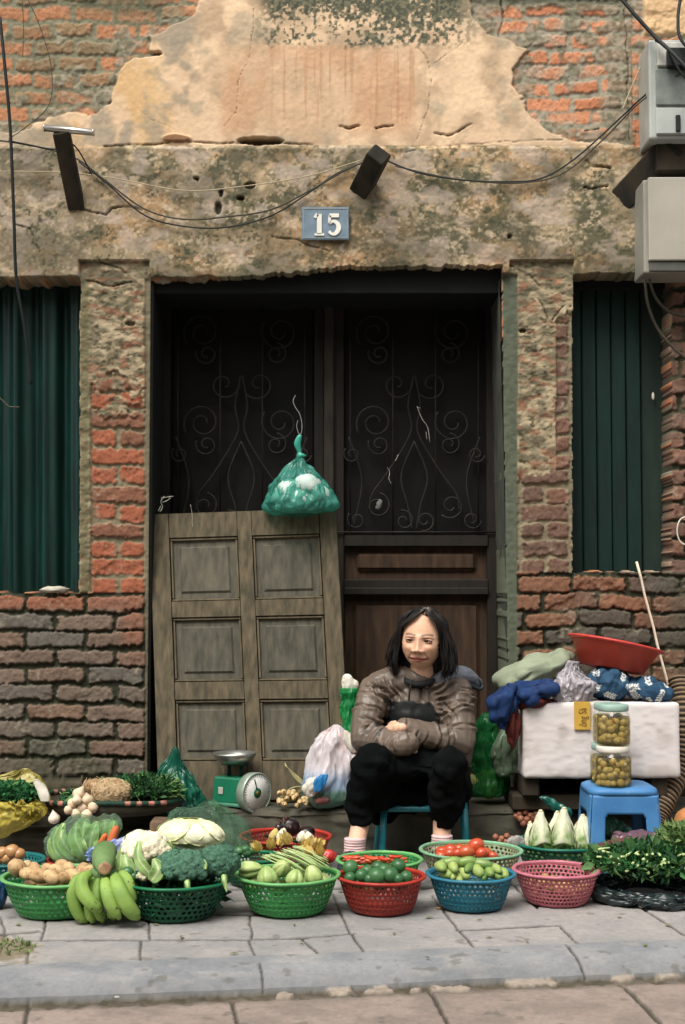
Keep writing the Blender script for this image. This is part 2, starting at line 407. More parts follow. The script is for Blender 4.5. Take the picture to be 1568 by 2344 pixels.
    # rough remains of plaster on the tops of the piers
    r1 = ((px > 183) & (px < 345)) * (905 + (mid - .5) * 260 + (px < 208) * 900 - py) ; r2 = ((px > 1165) & (px < 1316)) * (1065 + (mid - .5) * 200 + sst(1290, 1250, px) * 20 - (px > 1272) * 330 - py)
    rp = np.maximum(np.where(pierL, r1, -1e3), np.where(pierR, r2, -1e3))
    lint = (py > 336) & (py < 640); pl = sst(-2, 3, s1) * (py < 640); rpm = sst(-10, 12, rp + (fine - .5) * 60)
    # cream upper render
    cr = mixc(np.broadcast_to(c(210, 178, 138), n + (3,)), c(184, 154, 120), sst(.35, .65, mid)); cr = mixc(cr, c(224, 192, 148), sst(.55, .72, fb2(px / 60, py / 60, 21, 4)) * .7)
    cr = mixc(cr, c(202, 160, 96), sst(.45, .7, fb2(px / 70, py / 90, 22, 3)) * sst(480, 300, px) * .8)
    cr = mixc(cr, c(148, 138, 118), sst(.58, .74, fb2(px / 50, py / 50, 23, 4)) * .5)
    pn = sst(490, 520, px) * sst(965, 940, px) * sst(100, 116, py + wob * .2) * sst(330, 290, py)
    stk = fb2(px / 7, py / 160, 24, 3); cr = mixc(cr, mixc(np.broadcast_to(c(198, 162, 124), n + (3,)), c(194, 146, 104), sst(.4, .65, fb2(px / 60, py / 120, 25, 2))), pn * .7)
    cr = mixc(cr, c(172, 122, 82), sst(.56, .72, stk) * sst(600, 640, px) * sst(1000, 940, px) * sst(100, 130, py) * sst(310, 250, py) * .5)
    cr = mixc(cr, c(150, 142, 122), sst(.5, .7, low) * sst(1000, 1080, px) * .25)
    ms = sst(.40, .56, fb2(px / 11, py / 11, 26, 3) * .6 + fb2(px / 70, py / 60, 27, 3) * .7 - .34 + .5 * sst(120, 40, py) * sst(590, 680, px) * sst(1010, 930, px))
    mg = sst(122, 92, py + wob * .9) * sst(560, 660, px + wob) * sst(1130, 990, px + wob)
    ms = sst(.44, .56, fb2(px / 7, py / 7, 26, 3) * .62 + fb2(px / 60, py / 45, 27, 3) * .38 + .20 * sst(70, 0, py) + .05 * sst(760, 860, px) - .06)
    cr = mixc(cr, mixc(np.broadcast_to(c(104, 104, 84), n + (3,)), c(50, 62, 58), sst(.35, .6, fb2(px / 5, py / 5, 28, 2))), np.clip(ms * mg * 1.3, 0, .92))
    gr = sst(118, 90, py + wob) * sst(455, 380, px) * sst(20, -40, px - 440 + (py - 40) * .2); cr = mixc(cr, c(150, 138, 120), sst(.45, .6, mid) * sst(470, 430, px) * .7)
    # lintel band: stained, flaked, mossy
    q = fb2(px / 75, py / 55, 41, 4); q2 = fb2(px / 30, py / 24, 42, 4); q3 = fb2(px / 110, py / 60, 43, 3); sp = fb2(px / 8, py / 7, 44, 3)
    cm = mixc(np.broadcast_to(c(158, 138, 106), n + (3,)), c(118, 108, 84), sst(.35, .65, q))
    cm = mixc(cm, c(196, 168, 126), sst(.52, .66, q2) * .9 * sst(560, 420, py + (q3 - .5) * 200))
    cm = mixc(cm, c(186, 142, 92), sst(.50, .68, q3) * .6)
    cm = mixc(cm, c(80, 80, 62), sst(.48, .66, q * .62 + sp * .38 + .07 * sst(380, 560, py) - .05 * (px < 480)) * .7)
    cm = mixc(cm, c(206, 184, 152), sst(.60, .76, fb2(px / 26, py / 20, 45, 3)) * .5)
    cm = mixc(cm, c(150, 92, 66), sst(.66, .72, fb2(px / 24, py / 16, 46, 2)) * .6 * (sst(560, 600, py) + .5 * sst(240, 60, px)))
    cm = mixc(cm, c(138, 128, 108), sst(240, 120, px) * .55)
    reg = sst(.42, .60, fb2(px / 60, py / 45, 95, 4)); s5 = fb2(px / 5.5, py / 5, 96, 3); s6 = fb2(px / 12, py / 10, 97, 3)
    cm = mixc(cm, c(62, 68, 54), sst(.52, .62, s5 * .6 + s6 * .4) * reg * .8); cm = mixc(cm, c(208, 184, 150), sst(.47, .36, s5 * .6 + s6 * .4) * sst(.60, .40, reg * .5 + q * .5) * .65)
    cm = mixc(cm, c(176, 158, 142), sst(.54, .66, fb2(px / 46, py / 30, 98, 4)) * .6); cm = mixc(cm, c(70, 70, 52), sst(600, 640, py + wob) * sst(300, 420, px) * .5)
    pc = np.where(lint[..., None], cm, cr)
    col = mixc(col, pc, pl); 
    rc = mixc(np.broadcast_to(c(168, 150, 118), n + (3,)), c(118, 108, 86), sst(.35, .65, fb2(px / 20, py / 14, 51, 4))); rc = mixc(rc, c(66, 62, 48), sst(.58, .7, fb2(px / 14, py / 6, 52, 3)) * .8); rc = mixc(rc, c(142, 84, 60), sst(.58, .68, fb2(px / 26, py / 10, 53, 2)) * .6)
    col = mixc(col, rc, rpm)
    flk = sst(.56, .60, fb2(px / 34, py / 26, 61, 4)) * lint
    h = np.where(pl > 0, h * (1 - pl) + pl * (.018 + .014 * lint * sst(336, 346, py) + (mid - .5) * .0035 + (fine - .5) * .0022 + (vf - .5) * .0008 - flk * .0018), h)
    h = h * (1 - rpm) + rpm * (.013 + (fb2(px / 30, py / 20, 54, 4) - .5) * .018 + (vf - .5) * .004)
    edge = np.exp(-(s1 / 3.5) ** 2) * (py < 325); col = mixc(col, c(70, 62, 48), edge * .2)
    # cracks, holes and ledges
    CR = [([(240, 338), (345, 334), (430, 328), (545, 332), (650, 331), (720, 336)], 2.0, .012), ([(780, 292), (800, 297), (820, 291)], 2.6, .02), ([(858, 296), (880, 292), (897, 290)], 2.2, .02), ([(930, 352), (1050, 334), (1160, 328), (1290, 322)], 1.4, .008),
          ([(186, 482), (215, 490), (248, 496), (262, 480), (300, 478), (330, 486)], 2.2, .014), ([(40, 520), (70, 530), (80, 560), (96, 582)], 1.8, .012), ([(575, 0), (582, 60), (572, 140), (548, 190), (538, 260), (512, 292)], 1.0, .006),
          ([(955, 110), (978, 140), (985, 190), (975, 260), (955, 322)], 1.2, .008), ([(990, 150), (1030, 125), (1060, 100)], 1.0, .006), ([(994, 308), (1022, 312), (1050, 302), (1076, 288)], 2.2, .016), ([(1148, 0), (1152, 50), (1142, 80)], 2.2, .014),
          ([(1338, 372), (1350, 386), (1392, 388)], 2.6, .018), ([(1330, 432), (1352, 436), (1390, 430)], 2.4, .018), ([(1430, 0), (1434, 120), (1438, 320)], 1.6, .01), ([(620, 545), (680, 552), (705, 566), (760, 580)], 1.8, .01), ([(230, 600), (280, 618), (300, 640)], 2, .012),
          ([(400, 300), (380, 290), (345, 278), (318, 250)], 1.0, .006), ([(20, 350), (70, 352), (120, 346)], 1.2, .006), ([(1165, 610), (1210, 630), (1235, 655)], 1.6, .01), ([(1230, 690), (1262, 740), (1290, 700)], 1.6, .01), ([(1340, 300), (1372, 296)], 2, .012), ([(195, 640), (240, 655), (300, 650)], 2, .014)]
    for pts, w, dp in CR:
        d = seg_dist(px + wob * .6, py + wob2 * .5, pts); k = sst(w * 1.4, w * .4, d) * (.5 + sst(.35, .6, fine)); k = np.clip(k, 0, 1)
        if w < 1.5: k = sst(w * 1.0, w * .2, d) * (.3 + .7 * sst(.4, .6, fine))
        h = h - dp * k * .7; col = mixc(col, c(52, 48, 38), k * (.55 if w >= 1.5 else .4))
    for (hx, hy, rx, ry, dp) in ((362, 126, 9, 6, .05), (596, 325, 50, 9, .05), (500, 480, 8, 14, .02), (508, 445, 5, 10, .02), (575, 430, 12, 8, .02), (552, 458, 9, 6, .02), (450, 415, 7, 5, .02), (1165, 545, 6, 5, .015), (300, 742, 12, 6, .012), (1195, 760, 8, 5, .012)):
        k = sst(1.15, .8, np.hypot((px + wob * .5 - hx) / rx, (py + wob2 * .4 - hy) / ry)); h = h - dp * k; col = mixc(col, c(30, 30, 26), k * .8)
    k = sst(1.2, .8, np.hypot((px - 405) / 32, (py - 321 + wob * .3) / 10)); h = h + .012 * k; col = mixc(col, c(128, 84, 54), k * .9)
    # side wall to the right of the pipe chase, painted ochre at the very top
    k = sst(1468, 1476, px + wob * .3) * sst(88, 78, py + wob * .4); col = mixc(col, c(204, 166, 116), k); h = h + .015 * k
    # smooth cement strip round the doorway
    k = ((px > 1150) & (px < 1184) & (py > 630)) * 1.0; col = mixc(col, mixc(np.broadcast_to(c(98, 104, 88), n + (3,)), c(78, 84, 72), fine), k); h = np.where(k > 0, .004 + (fine - .5) * .004, h)
    k = ((px > 332) & (px < 350) & (py > 640)) * 1.0; col = mixc(col, c(112, 104, 84), k * .8); h = np.where(k > 0, .004 + (fine - .5) * .006, h)
    k = sst(182, 190, px) * sst(210, 200, px) * (py > 640) * (py < 1358); col = mixc(col, mixc(np.broadcast_to(c(128, 118, 86), n + (3,)), c(90, 88, 64), fine), k * .85)
    # dirt towards one lower corner of each low wall (growth of algae)
    al = sst(.45, .65, low * .6 + mid * .4) * sst(1640, 1800, py); col = mixc(col, c(50, 56, 40), al * .5)
    # ---- openings
    jx = (fb2(px * 0, py / 16, 71, 3) - .5) * 9; jy = (fb2(px / 20, py * 0, 72, 3) - .5) * 18
    tt = (py - 640) / 1120
    door = (px > 346 - 8 * tt + jx * .3) & (px < 1148 + 16 * tt + jx * .4) & (py > 640 - 30 * sst(400, 900, px) + jy + 4) & (py < 3000)
    wl = (px > -350) & (px < 184 - 5 * tt + jx) & (py > 642 + jy) & (py < 1358 + jy * .7)
    wr = (px > 1311 + jx * .6) & (px < 1536 + jx * 1.4) & (py > 630 + jy * .4) & (py < 1308 + jy * .7)
    k_op = (door | wl | wr) * 1.0
    h = np.where(door, -.42, h); h = np.where(wl | wr, -.20, h)
    col = np.where((door | wl | wr)[..., None], c(70, 66, 56), col)
    stn = sst(.46, .66, fb2(px / 90, py / 70, 91, 4) + .10 * sst(430, 600, py) + .06 * sst(150, 60, np.abs(px - 900))) * lint * .55; col = mixc(col, c(92, 84, 68), stn * (1 - k_op))
    g_ = col.mean(-1, keepdims=True); col = g_ + (col - g_) * .80; col = col * np.where(py < 340, 1.06, np.where(py < 640, .96, .96))[..., None]
    lum = np.clip(g_ * 2.2, 0, 1); col = col * (np.array([.97, 1.01, .90]) * (1 - lum) + np.array([1.0, .985, .985]) * lum)
    return h, col

def facade_mesh():
    x_in0, x_in1 = at(-25, 0, WY)[0], at(1593, 0, WY)[0]
    xs = np.concatenate([np.arange(-2.7, x_in0, .02), np.arange(x_in0, x_in1, .0040), np.arange(x_in1, 2.7, .02)])
    zs = np.concatenate([np.arange(-.1, .25, .02), np.arange(.25, 3.38, .0040), np.arange(3.38, 4.3, .03)])
    X, Z = np.meshgrid(xs, zs); px, py = proj(X, WY, Z)
    h, col = facade(px, py)
    V = np.stack([X, WY - h, Z], -1).reshape(-1, 3); nx, nz = len(xs), len(zs)
    idx = np.arange(nx * nz).reshape(nz, nx); F = np.stack([idx[:-1, :-1], idx[:-1, 1:], idx[1:, 1:], idx[1:, :-1]], -1).reshape(-1, 4)
    return V, F, col.reshape(-1, 3)
house = thing('old_house', 'weathered townhouse front of peeling ochre plaster and bare brick with a wide dark doorway', 'house', (0, WY, 0))
M_wall = mat('old_plaster_and_brick', attr=True, rough=.95, var=.07, vscale=60, bump=.14, bscale=200, spec=.12)
V, F, C = facade_mesh(); mk('wall', V, F, M_wall, house, smooth=False, cols=C)
M_conc = mat('stained_concrete', (96, 92, 78), c2=(48, 50, 40), rough=.9, vscale=9, bump=.5, bscale=90, spec=.2)

# back-up boxes that close the openings from behind
M_void = mat('dark_room', (14, 18, 15), rough=.9, var=.1)
V, F = box(-2.6, 2.6, WY + .43, WY + .46, -.1, 4.2); mk('room_wall', V, F, M_void, house, smooth=False)

# ---- doorway: iron-grilled double door
M_dwood = mat('dark_door_wood', (36, 30, 23), c2=(20, 20, 16), rough=.7, vscale=7, streak=(6, 6, 1), bump=.25, bscale=60, spec=.25)
M_dpan = mat('brown_door_panel_wood', (80, 56, 37), c2=(46, 34, 24), rough=.7, vscale=7, streak=(6, 6, 1), bump=.25, bscale=60, spec=.25)
M_glass = mat('recess_shade_pane', (24, 22, 19), c2=(13, 15, 14), rough=.75, vscale=5, spec=.15)  # near-black pane; the shade deep in the doorway is in this colour
M_iron = mat('rusty_iron', (44, 39, 31), c2=(18, 18, 16), rough=.7, vscale=18, spec=.3)
M_jamb = mat('grey_cement_jamb', (84, 88, 76), c2=(60, 64, 54), rough=.9, vscale=12, bump=.2)
DY = WY + .36
def dpt(x, y, dy=0): return at(x, y, DY - dy)
def panel_px(x0, x1, y0, y1, d0, d1, b=.004):
    a = dpt(x0, y1); c = dpt(x1, y0); return bevbox(a[0], c[0], DY - d1, DY - d0, a[2], c[2], b, 1)
def spiral(cx, cy, r0, r1, a0, turns, n=40):
    return [(cx + (r0 + (r1 - r0) * t) * cos(a0 + turns * 2 * pi * t), cy + (r0 + (r1 - r0) * t) * sin(a0 + turns * 2 * pi * t)) for t in np.linspace(0, 1, n)]
def scrolls(x0, x1):
    w = x1 - x0; ms = []; R = .0042
    def bar(pts, r=R): ms.append(tube(np.array([dpt(x, y, .045) for x, y in pts]), r, 6))
    for f in (.10, .36, .62, .88): bar([(x0 + w * f, 660), (x0 + w * f, 1222)], .0035)
    for k, (fx, sgn) in enumerate(((.25, -1), (.73, 1))):
        cx = x0 + w * fx
        for yb in (760, 968):
            bar(spiral(cx, yb, 10, 44, 0, 1.6 * sgn)); bar(spiral(cx - 10 * sgn, yb + 50, 6, 26, 1, -1.4 * sgn))
        bar(spiral(cx - 6 * sgn, 1158, 8, 30, .5, 1.3 * sgn)); bar(spiral(cx + 42 * sgn, 1190, 6, 22, 2, -1.3 * sgn)); bar(spiral(cx + 52 * sgn, 1040, 6, 20, 2, -1.3 * sgn))
    cx = x0 + w * .49
    for s in (-1, 1):
        bar(spline([(cx + s * 2, 860), (cx + s * 14, 930), (cx + s * 8, 990), (cx + s * 60, 1080), (cx + s * 96, 1130), (cx + s * 104, 1170)], 24))
        bar(spline([(cx, 1010), (cx + s * 30, 1090), (cx + s * 14, 1160), (cx + s * 4, 1215)], 20)); bar(spiral(cx + s * 24, 1192, 5, 24, 0, 1.3 * s))
        bar(spline([(cx + s * 150, 1000), (cx + s * 120, 1100), (cx + s * 140, 1210)], 16))
        bar(spiral(cx + s * 40, 880, 6, 36, 1.2, 1.2 * s))
    bar([(x0 + 4, 1218), (x1 - 4, 1218)], .004)
    return join(*ms)
V, F = join(panel_px(318, 368, 615, 1845, -.02, .06), panel_px(1136, 1200, 615, 1845, -.02, .06), panel_px(368, 1136, 600, 662, -.02, .05))
mk('door_frame', V, F, M_dwood, house, smooth=False)
for x0, x1 in ((370, 742), (764, 1140)):
    sl = 24
    V, F = join(panel_px(x0 - sl * .2, x0 + sl, 664, 1845, 0, .035), panel_px(x1 - sl, x1, 664, 1845, 0, .035), panel_px(x0 + sl, x1 - sl, 664, 690, 0, .034), panel_px(x0 + sl, x1 - sl, 1224, 1252, 0, .042), panel_px(x0 + sl, x1 - sl, 1326, 1358, 0, .042), panel_px(x0 + sl, x1 - sl, 1345, 1362, 0, .05), panel_px(x0 + sl, x1 - sl, 1780, 1845, 0, .034))
    leaf = mk('door_leaf', V, F, M_dwood, house, smooth=False)
    V, F = panel_px(x0 + sl, x1 - sl, 690, 1224, -.02, .004); mk('window_pane', V, F, M_glass, leaf, smooth=False)
    V, F = join(panel_px(x0 + sl, x1 - sl, 1250, 1328, -.02, .004), panel_px(x0 + sl + 28, x1 - sl - 28, 1266, 1306, .003, .024, .012)); mk('door_panel', V, F, M_dpan, leaf, smooth=False)
    V, F = join(panel_px(x0 + sl, x1 - sl, 1356, 1782, -.02, .004), panel_px(x0 + sl + 22, x1 - sl - 22, 1384, 1760, .003, .02, .01)); mk('door_panel', V, F, M_dpan, leaf, smooth=False)
    V, F = scrolls(x0, x1); mk('grille', V, F, M_iron, leaf)
V, F = panel_px(741, 765, 664, 1845, .01, .06, .006); mk('door_post', V, F, mat('worn_post_wood', (52, 46, 36), c2=(30, 27, 22), rough=.75, vscale=8, streak=(6, 6, 1)), house, smooth=False)

V, F = bevbox(at(338, 0, WY)[0], at(349, 0, WY)[0] + .012, WY + .004, DY, STEP_Z, at(0, 630, WY)[2], .003, 1); jb_ = mk('door_jamb', V, F, M_void, house, smooth=False)  # near-black lining board; the shade on the left reveal is in its colour
V, F = bevbox(at(338, 0, WY)[0], at(1160, 0, WY)[0], WY + .03, DY, at(0, 668, WY)[2], at(0, 600, WY)[2], .003, 1); mk('door_head', V, F, M_void, house, smooth=False)  # near-black head board standing in for the shade under the lintel
P = np.array([(x, y, z) for z in np.linspace(STEP_Z, at(0, 640, WY)[2], 120) for (x, y) in [(at(1143 + 16 * (1 - (z - .16) / 1.8), 0, WY)[0] + .03 * 0, WY - .002 + t * (DY - WY)) for t in np.linspace(0, 1, 24)]]); P[:, 0] += (fb3(P * 10, 3, 3) - .5) * .007 - .003
mk('door_jamb', P, grid_faces(24, 120), M_jamb, house)
# ---- windows
M_green = mat('deep_green_sheet', (6, 56, 48), c2=(3, 30, 27), rough=.4, vscale=6, streak=(8, 8, .6), spec=.4)
M_green2 = mat('dark_green_shutter', (11, 44, 37), c2=(6, 28, 25), rough=.7, vscale=7, streak=(5, 5, .8), bump=.15, bscale=40, spec=.25)
def sheet(x0, x1, y0, y1, Y, fn, n=160, m=2):
    V = []
    for j in range(m):
        for i in range(n):
            x = x0 + (x1 - x0) * i / (n - 1); p = at(x, y0 + (y1 - y0) * j / (m - 1), Y); p[1] = Y - fn(x, j); V.append(p)
    return np.array(V), grid_faces(n, m)
V, F = sheet(-340, 200, 630, 1372, WY + .13, lambda x, j: .020 * cos((x - 38) * 2 * pi / 75) + .008 * cos((x - 38) * 2 * pi / 31)); w = mk('window_shutter', V, F, M_green, house); w['label'] = 'glossy dark green corrugated sheet closing the window opening'
a = at(1300, 1325, WY + .15); b_ = at(1462, 610, WY + .15); c_ = at(1548, 610, WY + .15)
V, F = join(*[bevbox(a[0] + (b_[0] - a[0]) * i / 5 + .002, a[0] + (b_[0] - a[0]) * (i + 1) / 5 - .002, WY + .13 + .003 * (i % 2), WY + .165, a[2], b_[2], .004, 1) for i in range(5)]); w = mk('window_shutter', V, F, M_green2, house, smooth=False); w['label'] = 'flat dark green wooden shutter, left board'
V, F = bevbox(b_[0] + .004, c_[0], WY + .15, WY + .18, a[2], b_[2], .003, 1); w2 = mk('window_shutter', V, F, mat('near_black_green_board', (30, 48, 40), c2=(18, 34, 28), rough=.8, vscale=6, streak=(5, 5, 1)), house, smooth=False)
V, F = bevbox(a[0], c_[0], WY + .10, WY + .19, b_[2] - .10, b_[2] + .03, .003, 1); mk('window_head', V, F, M_void, house, smooth=False)

# ---- stone threshold running along the foot of the wall
def slabmesh(x0, x1, y0, y1, z0, z1, nx=220, seed=3, amp=.008):
    """rounded, worn long stone: profile swept along x"""
    prof = [(y1, z1), (y0 + .05, z1), (y0 + .02, z1 - .003), (y0 + .006, z1 - .012), (y0, z1 - .03), (y0, (z0 + z1) / 2), (y0 + .002, z0 + .03), (y0, z0)]
    pr = np.array(prof); s = np.linspace(0, len(pr) - 1, 40); py_ = np.interp(s, range(len(pr)), pr[:, 0]); pz_ = np.interp(s, range(len(pr)), pr[:, 1])
    V = []
    for k in range(40):
        xs = np.linspace(x0, x1, nx); n = (fb2(xs * 9, np.full(nx, k * .35), seed, 4) - .5) * 2 * amp
        if k < 3: n = n * .3
        V.append(np.stack([xs, py_[k] + n, pz_[k] + n * .6], 1))
    return np.vstack(V), grid_faces(nx, 40)
V, F = slabmesh(-2.6, 2.6, STEP_Y, WY + .44, -.02, STEP_Z, 500, 3, .012); s_ = mk('doorstep', V, F, M_conc, house)

# ---- thin cables' and hardware materials used on the wall
M_blk = mat('black_rubber', (28, 34, 34), rough=.6, var=.1); M_wire = mat('grey_wire', (70, 66, 54), rough=.7, var=.1)
M_cord = mat('pale_cord', (176, 160, 128), rough=.8, var=.1); M_timber = mat('old_timber', (66, 56, 42), c2=(30, 30, 24), rough=.9, vscale=14, streak=(1, 1, .2), bump=.6, bscale=60)
def wire(pts, r, m, label, cat='cable', name='cable', Y=WY - .05, group=None, n=60):
    P = [at(p[0], p[1], p[2] if len(p) > 2 else Y) for p in pts]
    V, F = tube(spline(P, n), r, 7); return top(name, V, F, m, label, cat, group)
wire([(0, 40, 5.2), (12, 160, 5.2), (24, 300, 5.22), (32, 500, 5.25), (38, 640, 5.28), (58, 760, 5.32), (72, 880, 5.36)], .0062, M_blk, 'thick black cable hanging down across the left window')
wire([(-40, 318), (30, 326), (120, 344), (180, 366), (240, 412), (330, 478), (420, 502), (520, 496), (620, 480), (720, 430), (800, 385), (860, 362)], .0034, M_wire, 'upper dark wire sagging from the tilted post to the middle timber stub')
wire([(180, 370), (245, 420), (330, 492), (420, 518), (520, 520), (620, 494), (700, 446), (770, 398), (840, 368)], .0032, M_blk, 'lower black wire sagging deepest above the number plate')
wire([(-40, 392), (120, 394), (250, 406), (420, 436), (560, 426), (700, 404), (830, 366)], .0022, M_cord, 'thin pale cord crossing the stained plaster left of the timber stub', 'cord', 'cord')
wire([(880, 366), (960, 396), (1060, 412), (1160, 416), (1240, 408), (1320, 360), (1420, 270), (1480, 215, 5.3), (1600, 120, 5.2)], .0034, M_blk, 'black wire rising from the timber stub to the upper meter box')
wire([(905, 380), (1000, 402), (1100, 416), (1200, 418), (1290, 396), (1380, 320), (1470, 230, 5.3), (1600, 140, 5.2)], .0030, M_wire, 'grey wire running just beneath the black wire to the meter box')
wire([(1400, -30, 5.25), (1450, 30, 5.22), (1500, 85, 5.2), (1548, 130, 5.15), (1620, 210, 5.1)], .0075, M_blk, 'thick black cable slanting across the top right corner')
wire([(1425, 250), (1450, 190), (1475, 140), (1530, 95), (1600, 60)], .0026, M_cord, 'pale bent cord in front of the upper meter box', 'cord', 'cord')
wire([(1476, 640, 5.3), (1484, 700, 5.34), (1510, 760, 5.38), (1560, 812, 5.38), (1620, 850, 5.38)], .0058, M_wire, 'grey cable drooping lowest below the grey cabinet')
wire([(1486, 640, 5.3), (1500, 680, 5.34), (1530, 712, 5.38), (1575, 724, 5.38), (1630, 728, 5.38)], .0060, M_wire, 'grey cable curving to the right just below the grey cabinet')
wire([(-30, 900, 5.4), (0, 912, 5.4), (20, 930, 5.4), (44, 932, 5.4)], .003, M_wire, 'short grey wire end in front of the green sheet window')
wire([(60, -10), (95, 70), (118, 160), (112, 240), (60, 290), (20, 318)], .0018, M_wire, 'hair-thin wire looping over the top left brickwork', n=40)
wire([(50, -10), (54, 60), (52, 130)], .0016, M_wire, 'hair-thin short wire at the very top left', n=20)
t_ = np.linspace(0, 2 * pi, 40); P = np.array([at(1568, 1215, WY - .05) + np.array([.030 * cos(a), 0, .052 * sin(a)]) for a in t_]); V, F = tube(P, .0028, 6, cap=False); top('wire_ring', V, F, mat('white_wire', (206, 200, 186)), 'pale wire ring hanging on the bricks at the right edge', 'ring')

wire([(1562, -30, 5.22), (1552, 40, 5.2), (1560, 92, 5.18), (1610, 140, 5.15)], .0062, M_blk, 'thick black cable bending behind the meter box at the very top right')
wire([(1500, 92, 5.22), (1528, 112, 5.2), (1560, 168, 5.18), (1620, 230, 5.15)], .0045, M_blk, 'black cable crossing the face of the upper meter box')
wire([(210, 400, 5.38), (196, 372, 5.36), (176, 340, 5.34), (160, 330, 5.3), (128, 342, 5.32), (60, 330, 5.38), (20, 322, 5.4)], .0030, M_blk, 'short black wire looped round the tilted post')
# tilted post with metal spool
def beam(a, b, w, d, b0=.004):
    a = np.array(a); b = np.array(b); L = np.linalg.norm(b - a); V, F = bevbox(-w / 2, w / 2, -d / 2, d / 2, 0, L, b0, 1)
    z = (b - a) / L; x = np.cross([0, 1, 0], z); x /= np.linalg.norm(x); y = np.cross(z, x); R = np.stack([x, y, z], 1)
    V = V * (1 + .04 * (fb3(V * 30, 2, 2) - .5)[:, None]); return V @ R.T + a, F
p = thing('bracket_post', 'tilted dark timber post carrying a shiny metal rod on the left of the plaster', 'bracket', at(182, 475, WY))
V, F = beam(at(176, 476, WY - .02), at(140, 300, WY - .20), .062, .05); mk('post', V, F, M_timber, p, smooth=False)
V, F = tube(np.array([at(100, 293, WY - .21), at(102, 293, WY - .21), at(103, 293, WY - .21), at(212, 303, WY - .21), at(214, 303, WY - .21), at(216, 303, WY - .21)]), [.0125, .0165, .0125, .0125, .0165, .0125], 14); mk('rod', V, F, mat('galvanised_steel', (190, 186, 176), rough=.3, metal=.9), p)
p = top('timber_stub', *beam(at(824, 440, WY - .0), at(868, 352, WY - .19), .075, .07), M_timber, 'short charred timber stub sticking out above the number plate', 'timber', smooth=False)
p = top('timber_strut', *beam(at(1418, 462, WY - .0), at(1540, 330, WY - .12), .10, .06), M_timber, 'thick dark diagonal timber strut between the two electric boxes', 'timber', smooth=False)
p = top('timber_beam', *beam(at(1496, 366, WY - .08), at(1660, 362, WY - .08), .12, .12), M_timber, 'dark crossbeam carrying the upper meter box', 'timber', smooth=False)

# number plate
pl_ = thing('house_number', 'small blue enamel plate reading 15 above the doorway', 'sign', at(745, 552, WY - .045))
a = at(691, 550, WY - .045); b_ = at(799, 475, WY - .045)
V, F = bevbox(a[0], b_[0], WY - .053, WY - .043, a[2], b_[2], .002, 1); mk('plate', V, F, mat('faded_blue_enamel', (122, 144, 158), c2=(96, 118, 134), rough=.45, vscale=25, spec=.5), pl_, smooth=False)
fw = .004; V, F = join(bevbox(a[0] + .005, b_[0] - .005, WY - .0548, WY - .052, a[2] + .006, a[2] + .0085, .0005, 1), bevbox(a[0] + .005, b_[0] - .005, WY - .0548, WY - .052, b_[2] - .0085, b_[2] - .006, .0005, 1), bevbox(a[0] + .005, a[0] + .0075, WY - .0546, WY - .052, a[2] + .0087, b_[2] - .0087, .0005, 1), bevbox(b_[0] - .0075, b_[0] - .005, WY - .0546, WY - .052, a[2] + .0087, b_[2] - .0087, .0005, 1))
mk('border', V, F, mat('aged_plate_border', (150, 158, 150)), pl_, smooth=False)
def text_mesh(s, size, org, R, m, name, parent, ext=.0012, bold=0, sx=1.0):
    cu = bpy.data.curves.new('t', 'FONT'); cu.body = s; cu.size = size; cu.extrude = ext; cu.offset = bold; cu.align_x = 'CENTER'; cu.align_y = 'CENTER'; cu.resolution_u = 3
    o = bpy.data.objects.new('t', cu); COL.objects.link(o); dg = bpy.context.evaluated_depsgraph_get(); me = o.evaluated_get(dg).to_mesh()
    V = np.array([v.co[:] for v in me.vertices]); F = [tuple(q.vertices) for q in me.polygons]; bpy.data.objects.remove(o); bpy.data.curves.remove(cu)
    V[:, 0] *= sx; V = V @ np.asarray(R).T + org; return mk(name, V, F, m, parent, smooth=False)
RV = np.array([[1, 0, 0], [0, 0, -1], [0, 1, 0]], float)       # text lies in the wall plane and faces the street
M_wh = mat('white_enamel', (222, 218, 204), rough=.5, var=.05)
# serif numerals built from strokes
def stroke(pts, w): 
    ms = []; P = np.array(pts, float); Q = spline(P, 24) if len(P) > 2 else P
    W_ = np.interp(np.linspace(0, 1, len(Q)), np.linspace(0, 1, len(w)), w)
    d = np.gradient(Q, axis=0); d /= np.linalg.norm(d, axis=1)[:, None]; nn = np.stack([-d[:, 1], d[:, 0]], 1)
    L = Q + nn * W_[:, None] / 2; R_ = Q - nn * W_[:, None] / 2; k = len(Q); V = []
    for y in (-.0575, -.052):
        for q in np.vstack([L, R_]): V.append(at(q[0], q[1], WY + y) * [1, 0, 1] + [0, WY + y, 0])
    F = []
    for i in range(k - 1):
        F += [(i, i + 1, k + i + 1, k + i), (2 * k + i, 3 * k + i, 3 * k + i + 1, 2 * k + i + 1), (i, 2 * k + i, 2 * k + i + 1, i + 1), (k + i, k + i + 1, 3 * k + i + 1, 3 * k + i)]
    F += [(0, k, 3 * k, 2 * k), (k - 1, 3 * k - 1, 4 * k - 1, 2 * k - 1)]
    return np.array(V), F
V, F = join(stroke([(731, 490), (731, 536)], [11, 11]), stroke([(720, 498), (727, 490)], [6, 9]), stroke([(720, 536.5), (742, 536.5)], [5, 5])); mk('numeral', V, F, M_wh, pl_, smooth=False)
V, F = join(stroke([(754, 493), (776, 493)], [9, 9]), stroke([(755, 493), (754, 511)], [6, 6]), stroke([(754, 512), (763, 506), (773, 512), (775, 523), (768, 534), (759, 535), (753, 529)], [4, 7, 10, 11, 9, 6, 7])); mk('numeral', V, F, M_wh, pl_, smooth=False)

